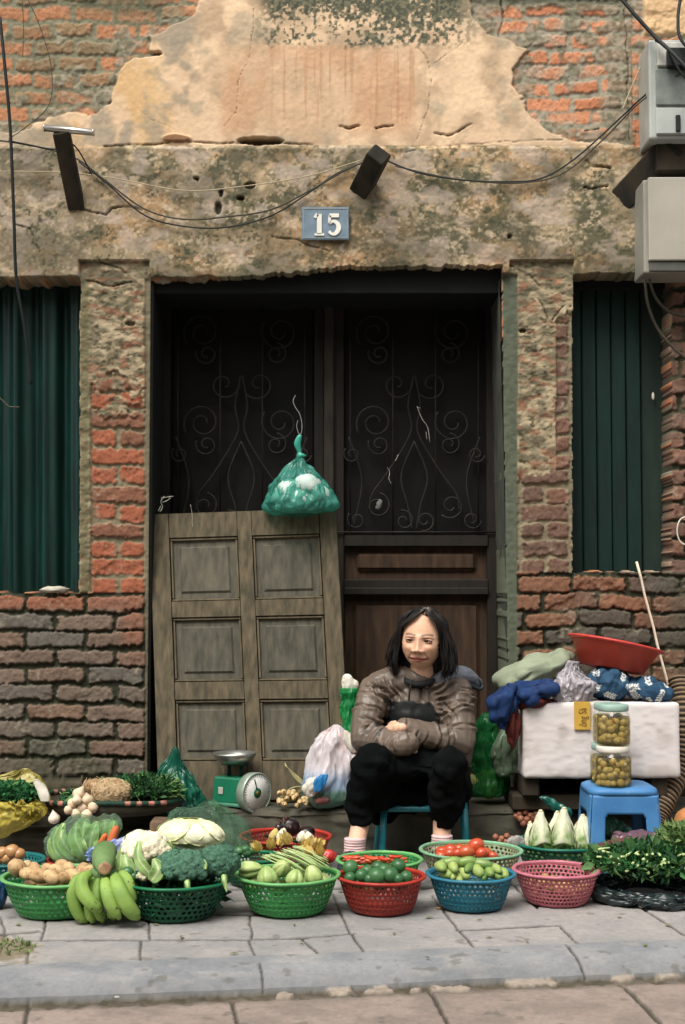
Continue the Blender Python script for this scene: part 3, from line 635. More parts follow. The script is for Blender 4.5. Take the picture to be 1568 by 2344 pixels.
# electric boxes on the right
M_pc = mat('clear_grey_cover', (176, 182, 176), c2=(150, 156, 150), rough=.35, var=.05, vscale=8, spec=.4)
b1 = thing('meter_box', 'pale upper electric meter box with dark window slots at the top right corner', 'electric box', at(1540, 318, WY - .16))
a = at(1488, 316, 5.24); b_ = at(1700, 88, 5.24)
V, F = bevbox(a[0], b_[0], 5.25, WY - .01, a[2], b_[2], .008, 2); mk('case', V, F, M_pc, b1, smooth=False)
def bx(x0, x1, y0, y1, Y0, Y1, m, name, par, b=.003):
    a = at(x0, y1, Y0); c = at(x1, y0, Y0); V, F = bevbox(a[0], c[0], Y0, Y1, a[2], c[2], b, 1); return mk(name, V, F, m, par, smooth=False)
bx(1506, 1690, 96, 150, 5.236, 5.252, mat('white_label_card', (198, 198, 186), rough=.6, var=.06), 'cover_plate', b1); bx(1503, 1690, 158, 240, 5.238, 5.252, mat('grey_plate', (124, 132, 126), rough=.5, c2=(98, 108, 102)), 'cover_plate', b1)
bx(1503, 1690, 246, 306, 5.236, 5.252, M_pc, 'cover_plate', b1); bx(1548, 1558, 262, 300, 5.226, 5.238, M_blk, 'slot', b1); bx(1530, 1690, 108, 150, 5.20, 5.236, M_blk, 'terminal_block', b1)
b2 = thing('electric_cabinet', 'plain grey electric cabinet mounted right of the doorway lintel', 'electric box', at(1540, 625, WY - .16))
a = at(1484, 622, 5.24); b_ = at(1720, 408, 5.24)
V, F = bevbox(a[0] - .012, b_[0], 5.26, WY - .01, a[2], b_[2], .006, 2); mk('case', V, F, mat('grey_painted_steel', (150, 148, 136), c2=(128, 128, 118), rough=.5, vscale=6), b2, smooth=False)
bx(1486, 1715, 405, 596, 5.235, 5.262, mat('grey_cabinet_door', (168, 162, 148), c2=(150, 146, 134), rough=.5, vscale=5, var=.05), 'cabinet_door', b2, .004)
bx(1488, 1715, 599, 620, 5.244, 5.262, mat('dark_vent_strip', (84, 86, 78), rough=.6), 'vent_strip', b2, .002)
# ================================================================ ground
def ground_mesh():
    xs = np.concatenate([np.arange(-3.4, -1.35, .03), np.arange(-1.35, 1.35, .0038), np.arange(1.35, 3.4, .03)])
    ys = np.concatenate([np.arange(1.2, 2.95, .03), np.arange(2.95, 4.3, .0045), np.arange(4.3, 5.75, .012)])
    X, Y = np.meshgrid(xs, ys); tA_, tB_ = onz(0, 2210), onz(1568, 2150); Y = Y + (tB_[1] - tA_[1]) / (tB_[0] - tA_[0]) * X
    tA, tB = onz(0, 2210), onz(1568, 2150); bA, bB = onz(0, 2290, -.035), onz(1568, 2224, -.035)
    yt = tA[1] + (tB[1] - tA[1]) * (X - tA[0]) / (tB[0] - tA[0]); yb = bA[1] + (bB[1] - bA[1]) * (X - bA[0]) / (bB[0] - bA[0])
    t = (yt - Y) / (yt - yb)                           # 0 at the back edge of the kerb, 1 at its street edge
    Z = np.where(t < 0, 0, -.035 * np.clip(t, 0, 1) ** 3.2); Z = np.where(t > 1, -.040, Z)
    px, py = proj(X, Y, Z); n = X.shape
    w = (fb2(X * 30, Y * 30, 81, 3) - .5); wp = px + w * 6; wq = py + (fb2(X * 30, Y * 30, 82, 3) - .5) * 3.5
    side = t < 0; kerb = (t >= 0) & (t <= 1); road = t > 1
    S = [[(-300, 2155), (95, 2152), (345, 2150), (572, 2150)], [(572, 2149), (690, 2146), (812, 2136), (900, 2150)][:3], [(60, 2096), (345, 2097), (545, 2094), (780, 2090)], [(108, 2096), (95, 2152)], [(70, 2156), (60, 2212)], [(322, 2150), (322, 2212)], [(342, 2098), (342, 2150)], [(570, 2094), (578, 2148)],
         [(568, 2150), (598, 2212)], [(690, 2148), (745, 2194)], [(755, 2030), (800, 2133), (845, 2190)], [(990, 2050), (1050, 2128), (1095, 2177)], [(1170, 2020), (1230, 2078)], [(1280, 2118), (1330, 2165)], [(1400, 2020), (1440, 2058), (1500, 2098), (1568, 2140)], [(1045, 2129), (1280, 2118)], [(1228, 2073), (1435, 2056)], [(1100, 2004), (1400, 1996)],
         [(0, 2138), (90, 2131)], [(0, 2100), (12, 2130), (0, 2180)], [(440, 1990), (450, 2040)], [(780, 2040), (1000, 2030)], [(-200, 2040), (300, 2038), (750, 2034), (1200, 2024), (1568, 2012)], [(200, 1975), (210, 2038)], [(1500, 1960), (1568, 2010)]]
    K = [[(596, 2205), (600, 2225), (603, 2284)], [(1296, 2162), (1318, 2186), (1342, 2240)], [(-150, 2200), (-140, 2290)]]
    R = [[(68, 2290), (55, 2360)], [(530, 2284), (548, 2360)], [(985, 2268), (1035, 2360)], [(1420, 2250), (1530, 2360)], [(-300, 2470), (1900, 2430)]]
    def gd(L, m, wd):
        d = np.full(n, 1e3)
        for pts in L: d = np.minimum(d, seg_dist(wp, wq, pts))
        return np.where(m, sst(wd * 1.5, wd * .5, d), 0)
    g = np.maximum(np.maximum(gd(S, side, 2.4 ), gd(K, kerb, 2.6)), gd(R, road, 4.5))
    gap = np.exp(-((t + .0) / .02) ** 2) * .6                              # seam between pavers and kerb
    dirt = np.where(road, sst(34 + 10 * w * 3, 8, (py - (2290 - px * .042)) + w * 26), 0)
    f = fb2(X * 55, Y * 55, 83, 3); m = fb2(X * 9, Y * 9, 84, 4); l = fb2(X * 2.6, Y * 2.6, 85, 3); vf = fb2(X * 160, Y * 160, 86, 2)
    c = lambda *v: lin(v)
    cs = mixc(np.broadcast_to(c(146, 143, 140), n + (3,)), c(133, 132, 131), sst(.3, .7, m)); cs = mixc(cs, c(155, 150, 146), sst(.45, .7, l) * .5); cs = mixc(cs, c(122, 121, 119), sst(.55, .75, f) * .25)
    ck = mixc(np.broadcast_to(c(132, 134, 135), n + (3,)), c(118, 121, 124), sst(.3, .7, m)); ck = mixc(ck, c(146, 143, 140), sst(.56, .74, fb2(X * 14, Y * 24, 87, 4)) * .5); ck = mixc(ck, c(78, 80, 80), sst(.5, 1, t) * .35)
    cr = mixc(np.broadcast_to(c(140, 127, 118), n + (3,)), c(123, 112, 104), sst(.3, .7, m)); cr = mixc(cr, c(116, 108, 102), sst(.58, .72, f) * .5)
    C = np.where(side[..., None], cs, np.where(kerb[..., None], ck, cr)); C = C * (1 + (vf - .5) * .22)[..., None]
    C = mixc(C, c(52, 50, 42), g * .85); C = mixc(C, c(110, 100, 88), gap * side); C = mixc(C, mixc(np.broadcast_to(c(88, 80, 66), n + (3,)), c(56, 54, 44), f), dirt)
    for (x_, y_, w_) in ((775, 2264, 34), (868, 2264, 38), (1032, 2261, 44), (1210, 2246, 52), (1425, 2235, 34), (1530, 2230, 26), (955, 2264, 12), (650, 2276, 20)):
        e = sst(1.15, .85, np.hypot((px - x_) / w_, (py - y_) / 6.5) + w * 1.3) * road; C = mixc(C, mixc(np.broadcast_to(c(158, 146, 132), n + (3,)), c(128, 118, 106), f), e); Z = Z + e * .010
    # worn patch of soil in the left pavement
    so = sst(1.2, .8, np.hypot((px - 20) / 60, (py - 2172) / 26) + w * 1.5) * side; C = mixc(C, mixc(np.broadcast_to(c(136, 120, 98), n + (3,)), c(100, 96, 66), f), so * .8)
    C = mixc(C, c(84, 80, 72), sst(.74, .80, fb2(X * 22, Y * 22, 88, 3)) * .5); C = mixc(C, c(80, 76, 68), sst(.86, .96, fb2(X * 110, Y * 110, 93, 2)) * .6)
    Zs = (l - .5) * .004 + (m - .5) * .0025 + (vf - .5) * .0012 + (f - .5) * .0012
    Z = Z + Zs * np.where(side, 1, 1.6) - g * .007 - dirt * .010 + dirt * (f - .5) * .012 - so * .004
    # slightly different level for each paver
    V = np.stack([X, Y, Z], -1).reshape(-1, 3); nx, ny = len(xs), len(ys)
    idx = np.arange(nx * ny).reshape(ny, nx); F = np.stack([idx[:-1, :-1], idx[:-1, 1:], idx[1:, 1:], idx[1:, :-1]], -1).reshape(-1, 4)
    fy = (Y[:-1, :-1]).reshape(-1); tk = t[:-1, :-1].reshape(-1)
    return V, F, C.reshape(-1, 3), tk
V, F, C, tk = ground_mesh()
M_pave = mat('worn_paving_stone', attr=True, rough=.72, var=.08, vscale=45, bump=.25, bscale=300, spec=.3)
def sub(F, mask, V, C):
    F2 = F[mask]; u, inv = np.unique(F2, return_inverse=True); return V[u], inv.reshape(F2.shape), C[u]
for nm, ms in (('pavement', tk < 0), ('kerb', (tk >= 0) & (tk <= 1)), ('road', tk > 1)):
    v, f, cc = sub(F, ms, V, C); o = mk(nm, v, f, M_pave, smooth=True, cols=cc); tag(o, {'pavement': 'pale stone pavers of the pavement', 'kerb': 'rounded blue-grey kerb stones', 'road': 'brownish stone slabs of the street'}[nm], nm, kind='structure')
V, F = box(-400, 400, -400, 5.6, -.12, -.06); tag(mk('ground', V, F, mat('distant_ground', (110, 104, 98), rough=.9), smooth=False), 'street surface beyond the slabs', 'ground', kind='structure')
# ================================================================ baskets
def plastic(name, c, c2=None, tr=.25, rough=.38): return mat(name, c, c2=c2, rough=rough, var=.10, vscale=14, spec=.45, trans=tr)
BK = {}
def basket(key, label, cx, cy, rpx, h, cb, cr, group='plastic colander baskets of the stall', base=.66, rows=6, ncol=46, tilt=0, zb=0.0, curve=.55, rimw=.010, dots=False):
    rc = onz(cx, cy, zb + h); Y = rc[1]; R = rpx * mpp(Y) * 1.0
    root = thing('colander_basket', label, 'basket', (rc[0], Y, zb), group); c0 = np.array([rc[0], Y, zb])
    Rt = rot(tilt, 0, 0)
    def rad(t): return R * (base + (1 - base) * t ** curve) * (1 - .02 * (1 - t))
    lo, hi = .08, .90; V = []; F = []
    def P(a, t): r = rad(t); return (r * cos(a), r * sin(a), .004 + (h - .004) * t)
    for j in range(rows):
        t0 = lo + (hi - lo) * j / rows; t1 = lo + (hi - lo) * (j + 1) / rows
        for i in range(ncol):
            a0 = 2 * pi * (i + .5 * (j % 2)) / ncol; a1 = a0 + 2 * pi / ncol; am = (a0 + a1) / 2; tm = (t0 + t1) / 2; b = len(V)
            V += [P(a0, t0), P(am, t0), P(a1, t0), P(a1, tm), P(a1, t1), P(am, t1), P(a0, t1), P(a0, tm)]
            da = (a1 - a0) * .31; dt = (t1 - t0) * .33
            V += [P(am + da * x, tm + dt * y) for x, y in ((-.75, -.75), (0, -1), (.75, -.75), (1, 0), (.75, .75), (0, 1), (-.75, .75), (-1, 0))]
            F += [(b + k, b + (k + 1) % 8, b + 8 + (k + 1) % 8, b + 8 + k) for k in range(8)]
    m1 = (np.array(V), F)
    m2 = lathe([(rad(t), .004 + (h - .004) * t) for t in (hi, .95, 1.0)], 64, cap=False); m3 = lathe([(rad(t), .004 + (h - .004) * t) for t in (0, .04, lo)], 64, cap=False)
    m4 = lathe([(rad(0) * k, .004) for k in (1, .8, .5, .2)], 64)
    V, F = join(m1, m2, m3, m4)
    bm = bmesh.new(); vs = [bm.verts.new(v) for v in V]
    for f in F:
        try: bm.faces.new([vs[i] for i in f])
        except ValueError: pass
    bmesh.ops.remove_doubles(bm, verts=bm.verts[:], dist=.0001); bm.verts.ensure_lookup_table()
    V = np.array([v.co[:] for v in bm.verts]); F = [tuple(v.index for v in f.verts) for f in bm.faces]; bm.free()
    ov = rot(0, 0, RNG.uniform(0, 3)) @ np.diag([1 + RNG.uniform(.0, .03), 1 - RNG.uniform(0, .03), 1]); Rt = Rt @ ov; V = V + (fb3(V * 12, len(label), 2) - .5)[:, None] * .006; V[:, 2] = np.maximum(V[:, 2], .001)
    V = V @ Rt.T + c0
    bowl = mk('bowl', V, F, cb, root); s = bowl.modifiers.new('thick', 'SOLIDIFY'); s.thickness = .0018; s.offset = 0
    w = rimw; pr = [(R - .002, h - .006), (R + w * .55, h - .0065), (R + w, h - .004), (R + w, h), (R + w * .6, h + .0025), (R - .001, h + .0015), (R - .003, h - .002), (R - .002, h - .006)]
    V, F = lathe(pr, 72, cap=False); V = V + (fb3(V * 14, 3, 2) - .5)[:, None] * .003; V = V @ Rt.T + c0; mk('rim', V, F, cr, root)
    BK[key] = dict(c=c0, R=R, h=h, Y=Y); return root
LG = plastic('lime_green_plastic', (56, 150, 72), (40, 128, 60)); LGr = plastic('pale_lime_rim', (120, 196, 112), (104, 184, 104))
DG = plastic('dark_green_plastic', (8, 92, 58), (6, 74, 48)); DGr = plastic('green_rim', (14, 128, 80))
RD = plastic('brick_red_plastic', (168, 50, 36), (140, 40, 30)); RDr = plastic('red_rim', (206, 58, 44))
BL = plastic('sea_blue_plastic', (24, 120, 140), (14, 96, 116)); BLr = plastic('blue_rim', (48, 138, 168))
PK = plastic('pink_plastic', (206, 112, 122), (184, 96, 108)); PKr = plastic('pink_rim', (222, 128, 146))
AQ = plastic('pale_aqua_plastic', (150, 172, 132), (166, 130, 92)); AQr = plastic('mint_rim', (136, 194, 152))
TL = plastic('teal_plastic', (10, 96, 76), (8, 80, 64)); TLr = plastic('teal_rim', (18, 128, 104))
TQ = plastic('turquoise_plastic', (20, 128, 124), (14, 108, 110))
basket('pot', 'lime-green colander basket full of potatoes, behind the green bananas', 136, 2003, 122, .112, LG, LGr)
basket('bro', 'dark green colander basket holding cauliflower and broccoli', 402, 2010, 120, .110, DG, DGr)
basket('chy', 'lime-green colander basket of chayotes and green beans at the front centre-left', 658, 2000, 113, .112, LG, LGr)
basket('red', 'brick-red colander basket filled with dark green limes', 872, 2003, 96, .106, RD, RDr)
basket('blu', 'sea-blue colander basket filled with short cucumbers', 1078, 1998, 95, .104, BL, BLr)
basket('pnk', 'nearly empty pink colander basket in the front row', 1273, 1989, 92, .102, PK, PKr, rows=7, ncol=52)
basket('tom', 'pale mint-rimmed colander basket with red tomatoes', 1078, 1944, 111, .110, AQ, AQr, rows=7, ncol=54)
basket('chi', 'lime-rimmed basket with red chillies behind the brick-red one', 869, 1966, 92, .100, LG, LGr)
basket('let', 'teal colander basket with upright white-ribbed lettuces', 1285, 1926, 104, .104, TL, TLr, ncol=42)
basket('rdb', 'red colander basket with a dark eggplant at the back by the step', 654, 1912, 98, .112, RD, RDr, rows=8, ncol=60)
basket('hid', 'dark green basket wedged behind the broccoli and the chayotes', 575, 1960, 66, .090, DG, DGr)
basket('oni', 'turquoise-rimmed basket of onions cut by the left edge of the photo', 14, 1966, 82, .100, TQ, TQ)
basket('rlt', 'low red basket under the bagged green lettuce', 196, 1966, 86, .085, RD, RDr)

# ================================================================ produce
def veg(name, label, cat, V, F, m, group=None, cols=None): return top(name, V, F, m, label, cat, group, cols=cols)
M_pot = mat('potato_skin', (210, 176, 128), c2=(164, 128, 86), rough=.85, vscale=55, bump=.4, bscale=160, spec=.15, spots=((104, 76, 50), 120, .62, .7))
def blobs(key, L, r, m, name, label, cat, group, asp=(1, 1, 1), dz=0, nz=.08, s=3, dy=0):
    """L: (px, py, scale[, depth offset]) - objects lying in basket `key`"""
    b = BK[key]; out = []
    for i, q in enumerate(L):
        x, y, k = q[:3]; Y = b['Y'] + (q[3] if len(q) > 3 else -.02) + dy
        c = at(x, y, Y); R = rot(RNG.uniform(-.6, .6), RNG.uniform(-.6, .6), RNG.uniform(-3, 3))
        V, F = ell(c, np.array(asp) * r * k, R, s, nz, 1.6, i + len(label)); out.append(veg(name, label, cat, V, F, m, group))
    return out
blobs('pot', [(40, 1987, 1.3, -.05), (62, 2000, .95, -.09), (92, 2005, 1.15, -.10), (118, 2009, 1.0, -.11), (132, 1994, 1.0, -.05), (155, 1988, 1.0, 0), (148, 2010, .95, -.11), (168, 2005, 1.0, -.10), (178, 2014, .9, -.11), (140, 1980, .9, .03), (190, 1992, 1.0, -.02), (206, 1996, .95, -.04), (218, 2004, .9, -.07), (108, 1990, .95, -.02), (78, 1990, .9, -.0), (60, 1982, .8, .03), (100, 2022, .9, -.02), (180, 2024, .9, -.02), (140, 2030, 1, 0), (70, 2022, .9, 0), (215, 2022, .9, 0)], .0225, M_pot, 'potato', 'yellow-skinned potato heaped in the lime-green basket behind the bananas', 'potato', 'potatoes in the lime-green basket', (1.25, .95, .85))
M_oni = mat('onion_skin', (196, 148, 92), c2=(160, 108, 62), rough=.35, vscale=8, spec=.5)
def onion(c, r, R=None):
    V, F = ico(3); V[:, 2] = V[:, 2] * (.92) + .25 * np.maximum(0, V[:, 2] - .75) * 3; V = V * r
    if R is not None: V = V @ R.T
    return V + c, F
for i, (x, y, k) in enumerate([(6, 1953, 1.0), (28, 1950, 1.15), (44, 1956, 1.0), (-14, 1950, 1), (16, 1965, 1), (-6, 1966, 1.0), (36, 1968, .9)]):
    V, F = onion(at(x, y, BK['oni']['Y'] - .02), .021 * k, rot(RNG.uniform(-1, 1), RNG.uniform(-1, 1), 0)); veg('onion', 'shiny golden onion in the turquoise-rimmed basket at the left edge', 'onion', V, F, M_oni, 'onions in the turquoise basket')
M_lim = mat('lime_skin', (30, 84, 42), c2=(66, 118, 66), rough=.38, vscale=16, bump=.15, bscale=300, spec=.5)
blobs('red', [(802, 1986, 1.15, -.02), (865, 1986, 1.0, .0), (912, 1982, 1.1, .0), (828, 2004, .95, -.06), (862, 2006, 1.25, -.07), (893, 2003, 1.2, -.06), (802, 2010, .9, -.05), (930, 2008, .95, -.05), (880, 1992, 1.0, -.02), (845, 2012, .8, -.07), (912, 2012, .8, -.07), (840, 1994, .9, -.02), (820, 2024, 1, -.02), (870, 2028, 1, -.02), (920, 2026, 1, -.02)], .0200, M_lim, 'lime', 'dark green lime in the brick-red basket', 'lime', 'limes in the red basket', (1.05, 1, 1), nz=.04)
M_cuc = mat('cucumber_skin', (128, 158, 74), c2=(62, 104, 44), rough=.4, vscale=22, bump=.25, bscale=220, spec=.5)
M_cuc2 = mat('pale_cucumber_end', (170, 184, 104), c2=(120, 150, 70), rough=.45, vscale=14)
def cucumber(c, L, r, yaw, pitch, m, lab, g):
    d = np.array([cos(yaw) * cos(pitch), sin(yaw) * cos(pitch), sin(pitch)]); a = np.asarray(c) - d * L / 2; t = np.linspace(0, 1, 12)
    P = np.array([a + d * L * k + np.array([0, 0, .006 * sin(pi * k)]) for k in t]); R = r * (np.sin(np.pi * np.clip(t, .02, .98)) ** .35)
    V, F = tube(P, R, 16); V = V + (fb3(V * 60, 4, 2) - .5)[:, None] * .003; veg('cucumber', lab, 'cucumber', V, F, m, g)
g_ = 'cucumbers in the blue basket'; yb = BK['blu']['Y']
for x, y, L, yaw, k in [(1038, 1978, .082, .12, 1.1), (1098, 1982, .080, -.3, 1.1), (1072, 1976, .07, .1, 1), (1020, 1980, .06, .5, .95)]:
    cucumber(at(x, y, yb - .01), L, .0155 * k, yaw, 0, M_cuc, 'green cucumber lying crosswise on top of the blue basket', 'cucumbers lying across the blue basket')
for x, y, k in [(1008, 1988, 1.05), (1037, 1989, 1.0), (1020, 2004, 1.0), (1034, 2008, .9), (1062, 2003, 1.05), (1092, 1998, 1.2), (1120, 2000, 1.0), (1108, 2010, .9), (1152, 2002, 1.0), (1136, 1992, .9), (1075, 1990, .9), (1048, 2012, .9), (1135, 2008, .9)]:
    cucumber(at(x, y, yb - .03), .062, .0150 * k, pi / 2 + RNG.uniform(-.5, .5), RNG.uniform(-.1, .2), M_cuc2 if RNG.random() < .65 else M_cuc, 'short pale cucumber with its end facing out of the blue basket', g_)
M_tom = mat('tomato_skin', (198, 56, 32), c2=(180, 92, 40), rough=.3, vscale=8, spec=.6)
M_cal = mat('dry_calyx', (120, 110, 60), rough=.8)
b = BK['tom']
for i, (x, y, k, dy) in enumerate([(1090, 1936, 1.25, -.03), (1012, 1949, .95, -.02), (1032, 1946, 1.0, -.02), (1052, 1946, 1.0, -.0), (1068, 1951, 1.25, -.06), (1048, 1953, .9, -.06), (1112, 1951, .9, -.03), (1102, 1954, .95, -.06), (1030, 1955, .9, -.06), (1080, 1944, 1, .02), (1010, 1958, .9, -.05), (1060, 1966, 1, -.02), (1100, 1968, 1, -.02), (1030, 1968, 1, -.02), (1128, 1960, .8, -.04)]):
    V, F = ell((0, 0, 0), (.0225 * k, .0225 * k, .0195 * k), None, 3, .05, 1.2, i); V[:, 2] -= .005 * np.exp(-(V[:, 0] ** 2 + V[:, 1] ** 2) / .00004) * (V[:, 2] > 0)
    R = rot(RNG.uniform(-.7, .2), RNG.uniform(-.5, .5), 0); c = at(x, y, b['Y'] + dy); o = veg('tomato', 'big red tomato standing highest in the mint-rimmed basket' if i == 0 else 'red tomato in the mint-rimmed basket', 'tomato', V @ R.T + c, F, M_tom, None if i == 0 else 'tomatoes in the mint-rimmed basket')
    if i < 9:
        ms = [tube(np.array([[0, 0, .0155 * k], [.005 * cos(a), .005 * sin(a), .0175 * k], [.009 * cos(a), .009 * sin(a), .0175 * k]]), [.0012, .001, .0004], 4) for a in np.arange(5) * 1.256]
        V, F = join(*ms); mk('calyx', V @ R.T + c, F, M_cal, o)
M_chi = mat('chilli_skin', (200, 44, 26), c2=(206, 90, 34), rough=.3, vscale=12, spec=.6); b = BK['chi']
for i in range(26):
    x = RNG.uniform(800, 935); y = RNG.uniform(1962, 1976) ; c = at(x, y, b['Y'] + RNG.uniform(-.06, .05)); yaw = RNG.uniform(-.7, .7); L = RNG.uniform(.04, .065)
    t = np.linspace(-1, 1, 9); P = np.stack([c[0] + t * L / 2 * cos(yaw), c[1] + t * L / 2 * sin(yaw), c[2] + .005 * t * t + 0 * t], 1)
    V, F = tube(P, .0062 * np.clip(1.05 - np.abs(t) ** 3 * .9 - .25 * t, .1, 1), 8); veg('chilli', 'red chilli pepper in the lime-rimmed basket behind the limes', 'chilli', V, F, M_chi, 'chillies in the lime-rimmed basket')
# chayotes
M_chy = mat('chayote_skin', (178, 194, 118), c2=(122, 158, 78), rough=.4, vscale=18, bump=.15, bscale=120, spec=.45)
def ribbed(c, r, R, k=5, depth=.09, seed=0, pear=.25):
    V, F = ico(4); a = np.arctan2(V[:, 1], V[:, 0]); q = np.hypot(V[:, 0], V[:, 1])
    f = 1 - depth * (np.abs(np.cos(a * k / 2 + seed)) ** 6) * q - depth * .3 * np.cos(a * k) * q
    V = V * f[:, None]; V[:, :2] *= (1 - pear * V[:, 2])[:, None]; V = V * (1 + .05 * (fb3(V * 2 + seed, seed, 2) - .5))[:, None]
    return (V * np.asarray(r)) @ R.T + c, F
b = BK['chy']; LB = ['chayote lying on its side at the left of the front lime-green basket', 'ribbed chayote with a dark crease in the middle of the front lime-green basket', 'pear-shaped pale chayote low at the front left of the lime-green basket', 'pale chayote low at the front centre of the lime-green basket', 'pear-shaped chayote at the front right of the lime-green basket', 'chayote half hidden beneath the green beans']
for i, (x, y, r, R, dy) in enumerate([(574, 1990, (.024, .024, .036), rot(.2, pi / 2 - .1, .1), -.02), (646, 1987, (.028, .026, .029), rot(.9, 0, .5), -.04), (612, 2006, (.030, .025, .030), rot(-.2, -.2, 0), -.08), (676, 2010, (.025, .024, .026), rot(-.2, .2, 0), -.09), (717, 2003, (.026, .024, .030), rot(0, -.35, 0), -.07), (690, 1996, (.024, .024, .028), rot(.4, .3, 0), .01)]):
    V, F = ribbed(at(x, y, b['Y'] + dy), r, R, 5, .17, i); veg('chayote', LB[i], 'chayote', V, F, M_chy)
for i, (x, y) in enumerate([(580, 2022), (640, 2030), (700, 2028), (740, 2018)]):
    V, F = ribbed(at(x, y, b['Y'] - .01), (.026,) * 3, rot(i, i, 0), 5, .1, i + 9); veg('chayote', 'pale green chayote at the bottom of the front lime-green basket, seen through its holes', 'chayote', V, F, M_chy, 'chayotes at the bottom of the basket')
ms = []
M_bean = mat('green_bean_skin', (176, 192, 130), c2=(128, 160, 84), rough=.5, vscale=20)
for i in range(44):
    u = i / 43; x0 = 596 + u * 85 + RNG.uniform(-8, 8); y0 = 1962 - 24 * u + RNG.uniform(-4, 4); L = RNG.uniform(70, 100); Y = b['Y'] + .03 - .05 * RNG.random()
    A = at(x0, y0, Y + .02); B = at(x0 + L * .93, y0 + L * .44 + RNG.uniform(-5, 5), Y - .04); Mp = (A + B) / 2 + np.array([0, 0, RNG.uniform(.0, .008)])
    V, F = tube(spline([A, Mp, B], 9), .0023 * np.array([.5, .9, 1, 1, 1, 1, 1, .9, .4]), 6); veg('green_bean', 'slender pale green bean in the diagonal bundle over the chayotes', 'green bean', V, F, M_bean, 'bundle of green beans')
M_yel = mat('courgette_flower_yellow', (222, 188, 92), c2=(206, 186, 120), rough=.6, vscale=20, trans=.2)
def flower(c, r, seed, R):
    V = []; F = []
    for k in range(5):
        a0 = k * 2 * pi / 5; b0 = len(V)
        for j in range(6):
            t = j / 5; rr = r * (.25 + .75 * t ** .8) * (1 - .45 * max(0, t - .7)); w = r * .55 * sin(pi * (.15 + .8 * t))
            for s in (-1, 0, 1):
                V.append((rr * cos(a0) * .55 - s * w * sin(a0), rr * sin(a0) * .55 + s * w * cos(a0), t * r * 1.6 - abs(s) * .15 * r + .1 * r * sin(seed + 5 * t)))
        for j in range(5):
            for s in range(2): q = b0 + j * 3 + s; F.append((q, q + 1, q + 4, q + 3))
    return np.array(V) @ R.T + c, F
for i, (x, y, dy, rr) in enumerate([(596, 1944, .03, .024), (622, 1940, .05, .024), (664, 1928, .04, .026), (640, 1934, .06, .022), (706, 1944, .02, .026), (722, 1940, .04, .024), (716, 1958, -.01, .026), (692, 1934, .05, .024), (734, 1956, .0, .022)]):
    V, F = flower(at(x, y, b['Y'] + dy), rr, i, rot(RNG.uniform(-1.2, -.4), RNG.uniform(-.8, .8), RNG.uniform(0, 6))); veg('courgette_flower', 'pale yellow courgette flower at the back of the front lime-green basket', 'flower', V, F, M_yel, 'courgette flowers behind the beans')
M_ivory = mat('ivory_bulb', (232, 222, 196), c2=(206, 196, 160), rough=.35, vscale=9, spec=.5); M_calg = mat('dark_calyx', (40, 62, 40), c2=(22, 40, 28), rough=.7)
for i, (x, y, dy, k, lab) in enumerate([(646, 1912, .10, 1.1, 'white egg-shaped eggplant beside the yellow flowers, nearest the dark one'), (690, 1916, .10, .95, 'small white eggplant just right of the dark eggplant'), (708, 1920, .09, 1.1, 'white eggplant at the right end of the basket heap'), (628, 1912, .12, 1.05, 'yellowish elongated eggplant at the left of the dark one')]):
    c = at(x, y, b['Y'] + dy); R = rot(.2, .3 * (1 if i != 2 else -1), 0); V, F = ell((0, 0, 0), (.0145 * k, .0145 * k, .022 * k), None, 3); V[:, :2] *= (1 - 14 * V[:, 2])[:, None]
    o = veg('white_eggplant', lab, 'eggplant', V @ R.T + c, F, M_ivory if i != 3 else M_yel); V, F, C = leafpile(np.array([0, 0, -.016 * k]), (.014 * k, .014 * k, .006), 26, .018, i, .5); mk('calyx', V @ R.T + c, F, M_calg, o)
M_dk = mat('dark_eggplant_skin', (42, 26, 28), c2=(24, 16, 20), rough=.3, spec=.6); b = BK['rdb']
o = None
V, F = ell(at(662, 1893, b['Y'] - .01), (.037, .034, .033), rot(0, .2, 0), 4, .06); o = veg('dark_eggplant', 'large round blackish eggplant in the back red basket', 'eggplant', V, F, M_dk)
V, F, C = leafpile(at(658, 1886, b['Y'] - .035), (.016, .01, .014), 24, .022, 3, .3); mk('calyx', V, F, mat('brown_calyx', (112, 78, 64), rough=.7), o)
V, F = ell(at(638, 1897, b['Y'] - .03), (.014, .014, .018), None, 3); veg('dark_eggplant', 'small black eggplant left of the large one', 'eggplant', V, F, M_dk)
V, F = ell(at(702, 1904, b['Y'] + .02), (.03, .03, .02), None, 3); veg('dark_eggplant', 'blackish eggplant sunk in the shaded right side of the back red basket', 'eggplant', V, F, M_dk)
for i, (x, y) in enumerate([(548, 1948), (562, 1944), (580, 1946), (566, 1952)]):
    V, F = ell(at(x, y, BK['hid']['Y']), (.018, .016, .014), None, 3, .1, 2, i); veg('green_pepper', 'dark green pepper in the basket wedged behind the broccoli', 'pepper', V, F, M_lim, 'peppers in the wedged green basket')
V, F = loft(pxsecs(4.40, [(752, 1978, 4), (750, 1970, 17), (754, 1958, 19), (756, 1948, 12), (756, 1944, 3)], .8), 24, .2, 9, 5, 14, crum=.004, cf=40); veg('red_pouch', 'small red plastic pouch between the lime-green and chilli baskets', 'bag', V, F, mat('red_plastic_film', (196, 44, 36), rough=.35, spec=.5))
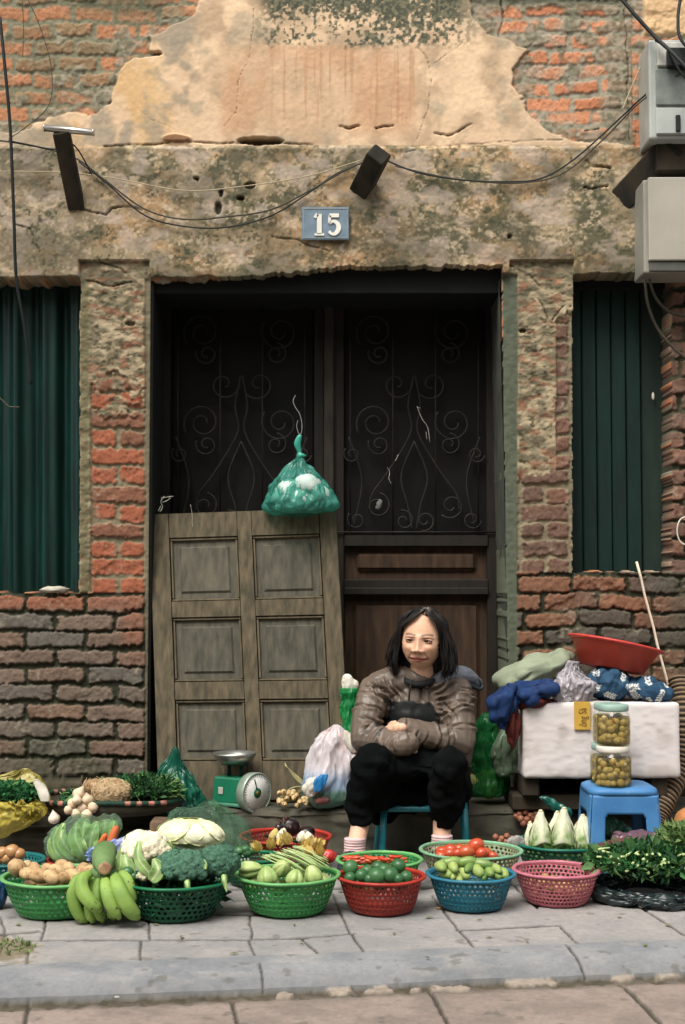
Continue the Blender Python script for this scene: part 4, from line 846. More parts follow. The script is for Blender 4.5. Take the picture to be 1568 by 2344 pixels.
# lettuces standing base-up
def cos_lettuce(c, hgt, r, lean, seed, label):
    V = []; F = []; C = []; wh = lin((226, 226, 196)); gn = lin((128, 166, 84)); dg = lin((78, 124, 54))
    for L in range(9):
        a0 = L * 2.4 + seed; rr = r * (1 - .055 * L) ; b0 = len(V); nu, nv = 9, 16
        for j in range(nv):
            t = j / (nv - 1); prof = (.16 + .84 * sin(min(1, t * 1.18) * pi / 2) ** 1.1) * (1 - .18 * max(0, t - .8) * 5 * .5)
            for i in range(nu):
                s = i / (nu - 1) * 2 - 1; a = a0 + s * (.75 + .35 * t); fr = rr * (prof + .05 * sin(9 * a + 5 * t + seed) * t * abs(s) + .05 * (1 - abs(s)) ** 3 - .07 * abs(sin(t * 26 + seed + 2 * s)) * min(1, abs(s) * 2) * t + .05 * abs(s) * sin(t * 15 + L))
                V.append((fr * cos(a), fr * sin(a), hgt * (1 - t) + .01 * sin(3 * s + L) * t + .012 * (L % 3) * (t > .9)))
                g = np.clip((t - .22) * 2.2, 0, 1) * np.clip(abs(s) * 2.6 - .25, 0, 1) * (.45 + .55 * (sin(t * 23 + i * 1.7 + L * 2) > -.2)); nzv = .5 + .5 * sin(t * 30 + i * 2.1 + L)
                C.append(wh * (1 - g) + (gn * (.4 + .6 * nzv) + dg * (.6 - .6 * nzv)) * g)
        F += [tuple(b0 + q for q in f) for f in grid_faces(nu, nv)]
    t1 = lathe([(r * .16, hgt - .004), (r * .17, hgt + .004), (r * .10, hgt + .007)], 14); n0 = len(V); V = np.vstack([np.array(V), t1[0]]); F += [tuple(i + n0 for i in f) for f in t1[1]]; C += [lin((216, 204, 164))] * len(t1[0])
    V = V @ rot(0, lean, 0).T + c
    o = veg('lettuce', label, 'lettuce', V, F, mat('lettuce_leaf', attr=True, rough=.5, var=.12, vscale=60, spec=.35, trans=.2), cols=np.array(C))
    s_ = o.modifiers.new('thick', 'SOLIDIFY'); s_.thickness = .0012; return o
b = BK['let']
for x, yb_, yt_, r, ln, lab, dy in [(1240, 1944, 1858, 30, -.02, 'pale cos lettuce leaning at the left of the teal basket', -.03), (1224, 1944, 1884, 24, -.18, 'small cos lettuce at the far left of the teal basket', .0), (1268, 1942, 1860, 26, .10, 'cos lettuce behind the two front ones in the teal basket', .04), (1290, 1946, 1852, 32, .02, 'tallest cos lettuce with green frills in the middle of the teal basket', -.04), (1322, 1944, 1876, 24, .12, 'narrow cos lettuce tucked between the middle and right heads', .0), (1342, 1943, 1868, 32, -.10, 'broad white-ribbed cos lettuce at the right of the teal basket', -.02)]:
    Y = b['Y'] + dy; p = at(x, yb_, Y); tt = at(x, yt_, Y); cos_lettuce(p, tt[2] - p[2], r * mpp(Y), ln, x, lab)
V, F, C = leafpile(b['c'] + [0, 0, .05], (.11, .10, .04), 260, .05, 4, .6, cols=((150, 180, 110), (70, 110, 50))); veg('lettuce_leaves', 'loose green lettuce leaves filling the bottom of the teal basket', 'leaves', V, F, mat('leafy_green', attr=True, rough=.55, var=.2, vscale=60, trans=.25), cols=C)['kind'] = 'stuff'
# groundnuts / ginger bits left in the pink basket
M_gin = mat('dry_root_skin', (188, 140, 86), c2=(120, 92, 56), rough=.8, vscale=40); b = BK['pnk']
for i in range(100):
    a = RNG.uniform(0, 2 * pi); hh_ = RNG.random() * .054; rr = RNG.random() ** .35 * b['R'] * (.62 + .24 * hh_ / .054); V, F = ell(b['c'] + [rr * cos(a), rr * sin(a), .014 + hh_], np.array([.017, .011, .010]) * RNG.uniform(.8, 1.3), rot(RNG.uniform(-1, 1), 0, RNG.uniform(0, 6)), 2, .25, 2.5, i)
    veg('turmeric_root', 'small brownish root lying low inside the pink basket', 'root', V, F, M_gin, 'roots in the pink basket')
# cauliflower
M_caul = mat('cauliflower_curd', (232, 222, 192), c2=(208, 196, 158), rough=.8, vscale=50, bump=.5, bscale=260, sss=.1)
def florets(c, r, n, fr, seed, nz=.0035, s=3, R=None, low=-.15, stretch=1):
    g = np.random.default_rng(seed); ms = [ell((0, 0, 0), np.array(r) * .8, None, 3)]; i = 0; k = 0
    while i < n:
        z = low + (1 - low) * (k + .5) / (n + 2); k += 1; i += 1; a = k * 2.39996; q = sqrt(max(0, 1 - z * z)); d = np.array([q * cos(a), q * sin(a), z]); p = d * np.asarray(r) * g.uniform(.84, .97)
        ms.append(ell(p, fr * g.uniform(.85, 1.25), None, s - 1))
    V, F = join(*ms); V, F, N = remesh(V, F, .0032, 2); f = vn3(V * 260, seed) ; f2 = ridged(V * 120, seed, 2); V = V + N * ((f - .5) * nz + (f2 - .5) * nz * .9)[:, None]
    if R is not None: V = V @ R.T
    return V + c, F
def bigleaf(P, wid, m, name, parent=None, curl=.25, seed=0, veins=True, label=None, cat=None, group=None, nu=11, wav=.12, cup=.3, side=None):
    """ribbed leaf following the centre line P"""
    P = spline(P, 18); Tn = np.gradient(P, axis=0); Tn /= np.linalg.norm(Tn, axis=1)[:, None]; V = []; C = []
    sd0 = np.array(side if side is not None else [1, 0, 0], float)
    for j, (p, t) in enumerate(zip(P, Tn)):
        u = j / 17; sd = sd0 - t * np.dot(sd0, t); sd /= np.linalg.norm(sd); nn = np.cross(sd, t); w = wid * (sin(pi * min(1, .10 + .86 * u ** .8)) ** .7)
        for i in range(nu):
            s = i / (nu - 1) * 2 - 1; V.append(p + sd * s * w + nn * (cup * w * s * s + wav * w * abs(s) * sin(13 * u + seed + 3 * s) - .04 * w * abs(sin(u * 22 + abs(s) * 4)) * (abs(s) > .1)))
            C.append(abs(s))
    F = grid_faces(nu, 18); C = np.array(C)[:, None]; rib = lin((206, 214, 170)); g1 = lin((142, 174, 104)); cc = rib * np.exp(-(C / .13) ** 2) + g1 * (1 - np.exp(-(C / .13) ** 2))
    vv = np.array(V); cc = cc * (.7 + .6 * vn3(vv * 70, seed))[:, None]
    if parent is not None: o = mk(name, vv, F, m, parent, cols=cc)
    else: o = top(name, vv, F, m, label, cat, group, cols=cc)
    sm = o.modifiers.new('thick', 'SOLIDIFY'); sm.thickness = .001; return o
M_leaf = mat('vein_leaf', attr=True, rough=.5, var=.15, vscale=50, spec=.4, trans=.25, bump=.2, bscale=200)
b = BK['bro']; cY = b['Y']
V, F, C = leafpile(b['c'] + [0, 0, .055], (.13, .11, .045), 420, .05, 14, .5, cols=((60, 100, 62), (18, 50, 34))); veg('outer_leaves', 'dark outer leaves filling the basket under the cauliflower and broccoli', 'leaves', V, F, mat('dark_outer_leaf', attr=True, rough=.6, var=.2, vscale=60), cols=C)['kind'] = 'stuff'
V, F = florets(at(334, 1948, cY - .0), (.066, .058, .050), 46, .017, 5); cau = veg('cauliflower', 'cream cauliflower wrapped in its leaves in the dark green basket', 'cauliflower', V, F, M_caul)
V, F = florets(at(330, 2007, cY - .075), (.018, .016, .016), 12, .008, 6); mk('floret', V, F, M_caul, cau)
for i, (P, w) in enumerate([([at(356, 2012, cY - .09), at(330, 1985, cY - .095), at(316, 1960, cY - .085), at(318, 1925, cY - .06)], .016), ([at(345, 2018, cY - .10), at(362, 1992, cY - .095), at(352, 1965, cY - .08)], .020), ([at(300, 2010, cY - .06), at(292, 1985, cY - .07), at(285, 1955, cY - .05)], .022), ([at(370, 2014, cY - .09), at(366, 1985, cY - .085), at(378, 1955, cY - .05)], .018), ([at(290, 1950, cY - .0), at(296, 1920, cY - .01), at(312, 1905, cY - .0)], .014), ([at(278, 2000, cY - .05), at(276, 1970, cY - .04), at(282, 1935, cY - .02)], .016), ([at(390, 1960, cY - .0), at(388, 1940, cY - .02), at(372, 1925, cY - .02)], .014)]):
    bigleaf(P, w, M_leaf, 'leaf', cau, seed=i)
for i, (x, y, r) in enumerate([(292, 1996, .020), (306, 2006, .018), (284, 2008, .018)]):
    V, F = ell(at(x, y, cY - .07), (r, r * .9, r * .8), None, 3, .1, 2, i); veg('green_squash', 'dark mottled green squash tucked under the cauliflower', 'squash', V, F, M_lim, 'dark squashes below the cauliflower')
# broccoli
M_broc = mat('broccoli_head', (86, 132, 106), c2=(40, 84, 62), rough=.85, vscale=90, bump=1.0, bscale=420)
M_stalk = mat('broccoli_stalk', (132, 168, 104), rough=.6)
for i, (x, y, dy, r, lab, n) in enumerate([(418, 1988, -.06, (.072, .050, .046), 'large blue-green broccoli head at the front of the dark green basket', 60), (502, 1978, -.03, (.052, .045, .046), 'smaller broccoli head at the right rim of the dark green basket', 44)]):
    V, F = florets(at(x, y, cY + dy), r, n, .0155, 21 + i, .0050, low=-.35); o = veg('broccoli', lab, 'broccoli', V, F, M_broc)
    s0 = at(x + 10, y + 22, cY + dy - .03); V, F = tube(np.array([s0 + [0, .02, .02], s0 + [.0, .0, -.01], s0 + [.004, -.012, -.03]]), [.014, .012, .008], 10); mk('stalk', V, F, M_stalk, o)
    bigleaf([s0 + [.0, -.004, .01], s0 + [.004, -.03, -.01], s0 + [.012, -.034, -.045]], .007, M_leaf, 'leaf', o, seed=i + 3)
    if i == 0: bigleaf([at(470, 1990, cY - .10), at(468, 1975, cY - .09), at(458, 1962, cY - .07)], .006, M_leaf, 'leaf', o, seed=8)
    V, F = tube(np.array([at(x - 20, y - 10, cY + dy), at(x - 20, y + 60, cY + dy)]), .02, 10)
# white cabbage
def cabbage(c, r, seed, R, n=9):
    ms = []; C = []
    V, F = ico(4); V = V * .95; ms.append((V * r, F)); C.append(np.tile(lin((206, 210, 160)), (len(V), 1)))
    for k in range(n):
        d = np.array([cos(k * 2.4 + seed), sin(k * 2.4 + seed) * .9, .25 + .12 * (k % 4)]); d /= np.linalg.norm(d)
        u = np.cross(d, [0, 0, 1]); u /= np.linalg.norm(u); v = np.cross(u, d); P = []; cc = []
        nu, nv = 25, 25
        for j in range(nv):
            for i in range(nu):
                a = (i / (nu - 1) * 2 - 1); b_ = (j / (nv - 1) * 2 - 1); e = max(0, max(abs(a), abs(b_)) - .75) / .25
                q = d + (u * a * (1.0 - .25 * b_ * b_) + v * b_ * (1.0 - .2 * a * a)) * 1.05; q /= np.linalg.norm(q)
                vein = np.exp(-(a / .05) ** 2) * .03 * (1 - .5 * b_) + .014 * np.exp(-(((abs(a) * 1.3 + b_ * 1.2) % .42 - .21) / .05) ** 2)
                rr = .985 + .012 * k * .5 + vein + .035 * e * e * (1 + .6 * sin(9 * a + 7 * b_ + k)) + .008 * sin(11 * a + seed) * sin(9 * b_)
                P.append(q * rr); g = np.clip(e * .6 + .25 * (k % 3 == 0), 0, 1); cc.append(lin((232, 230, 196)) * (1 - g) + lin((176, 194, 112)) * g + vein * .9)
        ms.append((np.array(P) * r, grid_faces(nu, nv))); C.append(np.array(cc))
    V, F = join(*ms); return V @ R.T + c, F, np.clip(np.vstack(C), 0, .9)
V, F, C = cabbage(at(436, 1909, cY + .13), np.array([.098, .070, .046]), 2, rot(0, .05, 0)); veg('white_cabbage', 'flattened pale white cabbage behind the broccoli', 'cabbage', V, F, mat('cabbage_leaf', attr=True, rough=.4, var=.06, vscale=30, spec=.4, sss=.08), cols=C)
# bananas
M_ban = mat('green_banana_skin', (136, 170, 72), c2=(104, 140, 56), rough=.6, vscale=18, spec=.3, bump=.15, bscale=120, spots=((58, 50, 30), 55, .66, .85))
M_tip = mat('banana_tip', (52, 46, 34), rough=.9); M_bst = mat('banana_stalk', (112, 144, 84), c2=(72, 104, 56), rough=.6, vscale=16, bump=.3, bscale=90); M_cut = mat('cut_stalk_face', (196, 158, 120), c2=(148, 108, 80), rough=.8, vscale=60)
bY = 4.12
ban = thing('banana_bunch', 'bunch of green bananas with its cut stalk facing up, in front of the potatoes', 'bananas', onz(240, 2108) )
def P3(x, y, d=0): return at(x, y, bY + d)
st = np.array([P3(240, 1952, .10), P3(238, 1962, .06), P3(238, 1978, .00), P3(240, 1988, -.045)])
V, F = tube(spline(st, 16), np.interp(np.linspace(0, 1, 16), [0, .5, .85, 1], [.036, .034, .022, .0185]), 20); V += (fb3(V * 40, 5, 3) - .5)[:, None] * .006; mk('stalk', V, F, M_bst, ban)
d = st[-1] - st[-2]; d /= np.linalg.norm(d)
V, F = tube(np.array([st[-1] - d * .002, st[-1] + d * .003, st[-1] + d * .0035]), [.0185, .0175, .012], 20); mk('cut_face', V, F, M_cut, ban)
V, F = ell(P3(236, 2004, .02), (.048, .034, .026), None, 3, .15, 2, 3); mk('crown', V, F, M_bst, ban)
BN = [([(196, 2004, .00), (176, 2016, -.02), (166, 2050, -.03), (178, 2090, -.03), (200, 2110, -.02)], .0150), ([(206, 2000, -.02), (188, 2014, -.05), (190, 2042, -.07), (210, 2068, -.08), (232, 2084, -.07)], .0165), ([(240, 2012, -.02), (244, 2036, -.07), (254, 2070, -.085), (274, 2102, -.075)], .0165), ([(262, 2006, -.02), (272, 2036, -.07), (292, 2074, -.08), (316, 2102, -.06)], .0200), ([(276, 1998, .0), (290, 2014, -.02), (298, 2040, -.03), (304, 2070, -.03)], .0150), ([(226, 2014, -.01), (222, 2044, -.04), (224, 2080, -.045), (236, 2110, -.04)], .0135), ([(214, 2010, .0), (208, 2040, -.02), (206, 2080, -.03), (212, 2112, -.03)], .0140), ([(256, 2010, .02), (262, 2050, .0), (256, 2090, -.02), (250, 2104, -.03)], .0140), ([(186, 2010, .03), (172, 2040, .02), (176, 2080, .0), (196, 2100, .0)], .014), ([(290, 2006, .03), (306, 2040, .02), (300, 2080, .01), (290, 2096, .0)], .014)]
for pts, r in BN:
    P = spline([P3(*q) for q in pts], 22); t = np.linspace(0, 1, 22); R_ = r * np.clip(.55 + 1.3 * np.sin(pi * np.clip(t * .92 + .02, 0, 1)) ** .6 * .5, .3, 1.2) * np.where(t > .93, .62, 1); 
    PP, Tn, A, B_ = frames(P); V = []
    for p, a, b2_, rr in zip(PP, A, B_, R_):
        for i in range(20):
            th = 2 * pi * i / 20; q = 1 + .085 * abs(cos(th * 2.5)) ** 3 - .03; V.append(p + a * cos(th) * rr * q + b2_ * sin(th) * rr * q)
    F = grid_faces(20, 22, True) + [tuple(range(19, -1, -1)), tuple(range(21 * 20, 22 * 20))]; o = mk('banana', np.array(V), F, M_ban, ban)
    V, F = tube(np.array([P[-1], P[-1] + (P[-1] - P[-2]) * .5, P[-1] + (P[-1] - P[-2]) * .9]), [r * .42, r * .36, r * .2], 8); mk('tip', V, F, M_tip, o)
# bagged lettuce, carrots
def film(name, c, alpha=.35, rough=.2): return mat(name, c, rough=rough, var=.05, vscale=12, spec=.6, alpha=alpha, trans=.3)
lY = BK['rlt']['Y']
for i, (P, w) in enumerate([([(196, 1976, -.05), (160, 1950, -.06), (140, 1915, -.05), (146, 1884, -.03)], .022), ([(200, 1974, -.06), (184, 1945, -.075), (172, 1915, -.06), (176, 1886, -.04)], .026), ([(206, 1974, -.05), (205, 1940, -.06), (212, 1905, -.05), (222, 1880, -.02)], .026), ([(212, 1970, -.03), (236, 1930, -.04), (256, 1900, -.03), (262, 1878, -.0)], .024), ([(190, 1976, -.03), (140, 1962, -.04), (122, 1930, -.03), (132, 1892, -.0)], .022), ([(200, 1970, 0), (190, 1930, .0), (192, 1890, .02), (198, 1874, .03)], .034), ([(200, 1970, 0), (230, 1930, .02), (240, 1892, .03), (240, 1876, .04)], .034)]):
    bigleaf([at(x, y, lY + d) for x, y, d in P], w, M_leaf, 'lettuce_leaf', None, seed=i, label='pale-ribbed green lettuce leaf inside the clear green bag behind the potatoes', cat='leaf', group='lettuce leaves in the clear bag', wav=.2)
V, F = loft(pxsecs(lY, [(196, 1975, 40), (186, 1964, 74), (184, 1930, 80), (196, 1895, 78), (205, 1878, 66), (208, 1874, 46)], .62), 60, .16, 16, 3, 34, crum=.012, cf=22); top('plastic_bag', V, F, film('clear_green_film', (196, 226, 196), .16), 'thin clear green plastic bag wrapped round lettuce leaves above the potatoes', 'bag')
M_car = mat('carrot_skin', (206, 104, 50), c2=(186, 84, 38), rough=.5, vscale=30)
for i, (a_, b_2, lab) in enumerate([((228, 1938, -.08), (243, 1908, -.085), 'short orange carrot poking up left of the larger one'), ((252, 1932, -.09), (268, 1890, -.08), 'thick orange carrot tip in front of the bagged lettuce')]):
    P = np.linspace(at(a_[0], a_[1], lY + a_[2]), at(b_2[0], b_2[1], lY + b_2[2]), 10); V, F = tube(P, (.0105 + .003 * i) * np.array([.8, 1, 1, 1, 1, .98, .95, .9, .75, .4]), 14); V += (fb3(V * 80, 2, 2) - .5)[:, None] * .002; veg('carrot', lab, 'carrot', V, F, M_car)
V, F = loft(pxsecs(lY - .12, [(232, 1970, 34), (232, 1955, 42), (236, 1940, 42), (246, 1930, 32), (262, 1918, 12)], .5), 44, .25, 14, 6, 24, crum=.014, cf=30); V = V + (np.array([.04, 0, 0]) * ((V[:, 2] - V[:, 2].min()) / .05)[:, None]) * .4; top('plastic_bag', V, F, mat('blue_violet_film', (74, 128, 182), c2=(166, 150, 188), rough=.3, vscale=9, spec=.6), 'crumpled blue and violet plastic wrap just above the banana stalk', 'bag')
# ================================================================ leaning grey panel door
M_gwood = mat('weathered_grey_wood', (110, 97, 74), c2=(70, 65, 50), rough=.85, vscale=11, streak=(5, 5, .9), bump=.35, bscale=70, spec=.2)
M_gwood2 = mat('weathered_panel_wood', (98, 93, 78), c2=(64, 64, 55), rough=.85, vscale=9, streak=(5, 5, 1), bump=.35, bscale=80, spec=.2)
DTL, DTR, DBR, DBL = at(343, 1181, WY + .12), at(770, 1166, WY + .10), at(806, 1838, WY - .13), at(364, 1842, WY - .12)
DBR[2] = DBL[2] = STEP_Z + .002
dn = np.cross(DTR - DTL, DBL - DTL); dn /= np.linalg.norm(dn); dn = dn if dn[1] < 0 else -dn
def dq(u, v, w): return DTL * (1 - u) * (1 - v) + DTR * u * (1 - v) + DBR * u * v + DBL * (1 - u) * v + dn * w
def dbox(u0, u1, v0, v1, w0, w1, bu=0, bv=0):
    P = [(u0 + bu * (w > .5), v0 + bv * (w > .5), 0) for w in (0, 1)]
    V = []
    for w, k in ((w0, 0), (w1, 1)):
        for (u, v) in ((u0 + bu * k, v0 + bv * k), (u1 - bu * k, v0 + bv * k), (u1 - bu * k, v1 - bv * k), (u0 + bu * k, v1 - bv * k)): V.append(dq(u, v, w))
    return np.array(V), [(3, 2, 1, 0), (4, 5, 6, 7), (0, 1, 5, 4), (1, 2, 6, 5), (2, 3, 7, 6), (3, 0, 4, 7)]
ld = thing('wooden_door', 'detached weathered grey wooden door with six square panels leaning in the doorway', 'door', (DBL + DBR) / 2)
cu = [(.108, .468), (.548, .905)]; cv = [(.092, .318), (.378, .600), (.664, .868)]
ms = [dbox(0, .108, 0, 1, 0, .030, .004, .002), dbox(.905, 1, 0, 1, 0, .030, .004, .002), dbox(.468, .548, .0, 1, .0, .0297, .003, .002)]
for a, b_ in ((0, .092), (.318, .378), (.600, .664), (.868, 1)):
    for u0, u1 in cu: ms.append(dbox(u0, u1, a, b_, 0, .0290, 0, .002))
V, F = join(*ms); mk('frame', V, F, M_gwood, ld, smooth=False)
for v0, v1 in cv:
    for u0, u1 in cu:
        m = [dbox(u0, u1, v0, v1, .002, .010), dbox(u0 + .045, u1 - .045, v0 + .028, v1 - .028, .009, .017, .012, .008)]
        V, F = join(*m); pn = mk('panel', V, F, M_gwood2, ld, smooth=False)
        m = []
        for (p0, p1, q0, q1) in ((u0, u1, v0, v0 + .009), (u0, u1, v1 - .009, v1), (u0, u0 + .014, v0 + .009, v1 - .009), (u1 - .014, u1, v0 + .009, v1 - .009)): m.append(dbox(p0, p1, q0, q1, .009, .023, .003, .002))
        V, F = join(*m); mk('moulding', V, F, M_gwood, pn, smooth=False)
# ================================================================ hanging teal bag on a wire
hY = WY + .02
M_teal = mat('teal_bag_film', (90, 196, 176), rough=.2, var=.06, vscale=20, spec=.8, alpha=.36, trans=.3)
hb = thing('hanging_bag', 'knotted teal plastic bag of white lumps hanging by a wire in the doorway', 'bag', at(690, 1180, hY))
V, F = loft(pxsecs(hY, [(690, 1178, 34), (690, 1173, 58), (691, 1155, 77), (691, 1130, 76), (690, 1105, 62), (687, 1080, 40), (685, 1058, 18), (684, 1047, 7), (684, 1043, 4)], .72), 72, .20, 26, 4, 44, crum=.010, cf=24)
k = np.exp(-((V[:, 0] - at(768, 1160, hY)[0]) ** 2 + (V[:, 2] - at(768, 1160, hY)[2]) ** 2) / .0016); V[:, 0] += k * .014; k = np.exp(-((V[:, 0] - at(612, 1172, hY)[0]) ** 2 + (V[:, 2] - at(612, 1165, hY)[2]) ** 2) / .0016); V[:, 0] -= k * .016; V[:, 2] -= k * .008
mk('bag_film', V, F, M_teal, hb)
V, F = loft(pxsecs(hY, [(684, 1050, 4), (690, 1043, 11), (686, 1036, 5), (684, 1030, 6), (681, 1015, 8), (685, 1000, 6), (687, 995, 3)], .6), 20, .2, 8, 4, 22); mk('knotted_handle', V, F, mat('teal_bag_folds', (46, 160, 136), rough=.35, spec=.5, trans=.2), hb)
M_foam = mat('white_lump', (190, 206, 198), c2=(140, 170, 158), rough=.6, vscale=18)
for x, y, r, d in ((664, 1122, 30, -.03), (702, 1112, 33, -.04), (730, 1134, 28, -.03), (644, 1138, 22, -.02), (690, 1140, 30, -.045), (718, 1150, 22, -.01), (664, 1152, 22, -.01)):
    V, F = ell(at(x, y, hY + d), np.array([r, r * .9, r * .85]) * mpp(hY), None, 3, .12, 2, x); mk('lump', V, F, M_foam, hb)
V, F = tube(spline([at(x, y, hY + .0) for x, y in ((676, 905), (671, 918), (676, 932), (686, 948), (691, 970), (690, 990), (684, 993), (679, 975), (682, 962))], 40), .0013, 6); mk('hook_wire', V, F, mat('thin_steel_wire', (150, 154, 146), rough=.4), hb)
# scraps tied to the grille
M_scr = mat('white_plastic_scrap', (214, 210, 192), rough=.5)
def scrap(pts, r, lab, m=M_scr, Y=WY + .28, name='twist_tie', cat='scrap'):
    ms = [tube(spline([at(x, y, Y + .006 * (i % 2)) for i, (x, y) in enumerate(p)], 12), r, 5, flat=.5) for p in pts]; V, F = join(*ms); return top(name, V, F, m, lab, cat)
scrap([[(366, 1172), (372, 1160), (368, 1148), (376, 1136)], [(368, 1140), (382, 1138), (396, 1136)], [(372, 1150), (382, 1146), (390, 1140)], [(362, 1170), (368, 1158)]], .0035, 'white knotted plastic scrap just above the top left corner of the leaning door', Y=WY + .12)
scrap([[(436, 1155), (440, 1180), (440, 1200), (446, 1228)]], .0012, 'thin pale string trailing over the top of the leaning door', Y=WY + .075, name='string', cat='string')
scrap([[(955, 930), (960, 945), (968, 962), (978, 975), (982, 995), (984, 1012)], [(975, 988), (977, 1005)], [(955, 932), (962, 934)]], .0016, 'bright twisted wire end hanging high on the right door grille')
scrap([[(886, 1070), (892, 1080), (890, 1095), (896, 1108)], [(905, 1055), (912, 1040)]], .0012, 'small bent wire scrap in the middle of the right door grille')
V, F = ell(at(868, 1155, WY + .27), (.011, .008, .022), rot(0, .3, 0), 3, .5, 3, 5); top('rag', V, F, mat('grey_white_rag', (112, 116, 110), c2=(60, 66, 60), rough=.8, vscale=30), 'small whitish rag knotted low on the right door grille', 'rag')
V, F = ell(at(126, 1350, WY - .0), (.055, .03, .014), None, 3, .35, 3, 6); top('plaster_crumbs', V, F, mat('white_plaster', (198, 190, 172), c2=(140, 134, 118), rough=.95, vscale=30), 'whitish lump of mortar on the brick sill of the left window', 'rubble')
V, F = ell(at(1495, 907, WY + .13), (.006, .003, .015), None, 2, .3, 3, 7); top('paper_scrap', V, F, M_scr, 'tiny pale paper scrap stuck on the right window shutter', 'scrap')
# ================================================================ woven tray with herbs
tc = at(252, 1862, 5.03); tR = 165 * mpp(5.03); tz = STEP_Z + .03
tr_ = thing('woven_tray', 'round woven bamboo tray with pink and green rim tape resting on the step', 'tray', (tc[0], 5.05, STEP_Z)); t0 = np.array([tc[0], 5.07, STEP_Z + .004])
M_bam = mat('dark_bamboo', (72, 64, 48), c2=(40, 44, 34), rough=.8, vscale=30, streak=(1, 1, 6), bump=.4)
V, F = lathe([(tR * .2, .006), (tR * .75, .008), (tR * .93, .020), (tR * .985, .045), (tR, .045), (tR * .95, .014), (tR * .76, 0), (tR * .2, 0)], 64); V[:, 1] *= .72; mk('tray_bowl', V + t0, F, M_bam, tr_)
M_tp, M_tg = mat('pink_rim_tape', (196, 128, 112), c2=(160, 98, 84), rough=.7, vscale=40), mat('dark_green_rim_tape', (26, 60, 44), rough=.7)
a = np.linspace(0, 2 * pi, 361); P = np.stack([tR * np.cos(a), tR * .72 * np.sin(a), .050 + .004 * np.sin(a * 3)], 1); V, F = tube(P, .0085 + .0007 * np.sin(a * 36), 10, cap=False)
tp_ = (np.sin(a * 34 + 1.2 * np.sin(a * 5)) > .1) & (fb3(P * 8, 3) > .42); cc = np.repeat(np.where(tp_[:, None], lin((168, 112, 98)), lin((26, 56, 42))), 10, axis=0); mk('rim', V + t0, F, mat('taped_rim', attr=True, rough=.7, var=.25, vscale=60), tr_, cols=cc)
M_herb = mat('herb_leaves', attr=True, rough=.6, var=.25, vscale=70, trans=.2)
def herbs(c, r, n, size, lab, cols, seed, asp=.35, name='herb_bunch', stems=0, R=None, par=None):
    V, F, C = leafpile(np.array(c), r, n, size, seed, asp, cols=cols, R=R); 
    V0, F0 = ell(c, np.array(r) * .8, R, 3, .2, 2, seed); V, F, C = np.vstack([V, V0]), F + [tuple(i + len(V) for i in f) for f in F0], np.vstack([C, np.tile(lin(cols[1]) * .6, (len(V0), 1))])
    if stems:
        g = np.random.default_rng(seed); ms = []
        for i in range(stems):
            d = g.normal(size=3) * [1, .6, .5]; d /= np.linalg.norm(d); p = np.array(c) + d * r * .9; q = np.array([1, -.2, .15]) * g.choice([-1, 1]) + g.normal(size=3) * .35; q /= np.linalg.norm(q); L = g.uniform(.05, .10)
            ms.append(tube(np.array([p - q * L / 2, p + [0, 0, .006], p + q * L / 2]), .0016, 5))
        V1, F1 = join(*ms); n0 = len(V); V = np.vstack([V, V1]); F = F + [tuple(i + n0 for i in f) for f in F1]; C = np.vstack([C, np.tile(lin((132, 168, 96)), (len(V1), 1))])
    return top(name, V, F, M_herb, lab, 'herbs', cols=C)
ty = 5.02
herbs(at(340, 1812, ty), (.105, .08, .055), 1500, .024, 'dark herb bunch with thin stalks on the right half of the woven tray', ((72, 122, 66), (20, 52, 34)), 3, stems=70)
herbs(at(300, 1800, ty + .05), (.09, .05, .03), 700, .022, 'flat green herb layer at the back of the woven tray behind the roots', ((50, 116, 62), (14, 62, 40)), 4, stems=20)
herbs(at(190, 1828, ty + .04), (.075, .05, .03), 500, .02, 'dark green herb tops under the pale roots at the left of the tray', ((46, 104, 60), (14, 56, 38)), 5, stems=24)
ms = [tube(spline([at(130 + i * 3, 1850 - i * 2, ty - .02), at(180 + i * 5, 1808 - i, ty - .01), at(235 + i * 4, 1780 + i, ty)], 10), .0022, 5) for i in range(9)]
V, F = join(*ms); top('stalk_bundle', V, F, mat('herb_stalk', (104, 150, 84), c2=(60, 110, 60), rough=.6), 'bundle of thin green stalks sloping down the left side of the tray', 'herbs')
# root tangle
M_root = mat('straw_roots', (232, 204, 158), c2=(176, 138, 94), rough=.9, vscale=60)
g = np.random.default_rng(9)
def tangle(c, r, n, m, lab, name, th=.0008, seed=1, L=.05, core=True):
    g = np.random.default_rng(seed); ms = []
    for i in range(n):
        d = g.normal(size=3); d /= np.linalg.norm(d); p = np.array(c) + d * r * g.uniform(.75, 1.05); t = np.cross(d, g.normal(size=3)); t /= np.linalg.norm(t); q = np.cross(d, t); l = L * g.uniform(.4, 1)
        ms.append(tube(spline([p - t * l / 2 - d * .006, p + q * .006 + d * .003, p + t * l / 2 - d * .005 + q * .01], 7), th * g.uniform(.6, 1.5), 3))
    if core: ms.append(ell(c, np.array(r) * .76, None, 4, .4, 2.2, seed))
    V, F = join(*ms); return top(name, V, F, m, lab, 'roots')
tangle(at(256, 1814, ty - .06), (.066, .05, .046), 2000, M_root, 'ball of tangled straw-coloured roots in the middle of the woven tray', 'root_tangle', .0007, 2, .06)
tangle(at(222, 1800, ty - .02), (.05, .04, .022), 350, M_root, 'flatter wisp of roots behind the root ball on the tray', 'root_tangle', .0007, 3, .06)
M_gal = mat('cream_garlic_skin', (228, 206, 174), c2=(198, 168, 132), rough=.6, vscale=26)
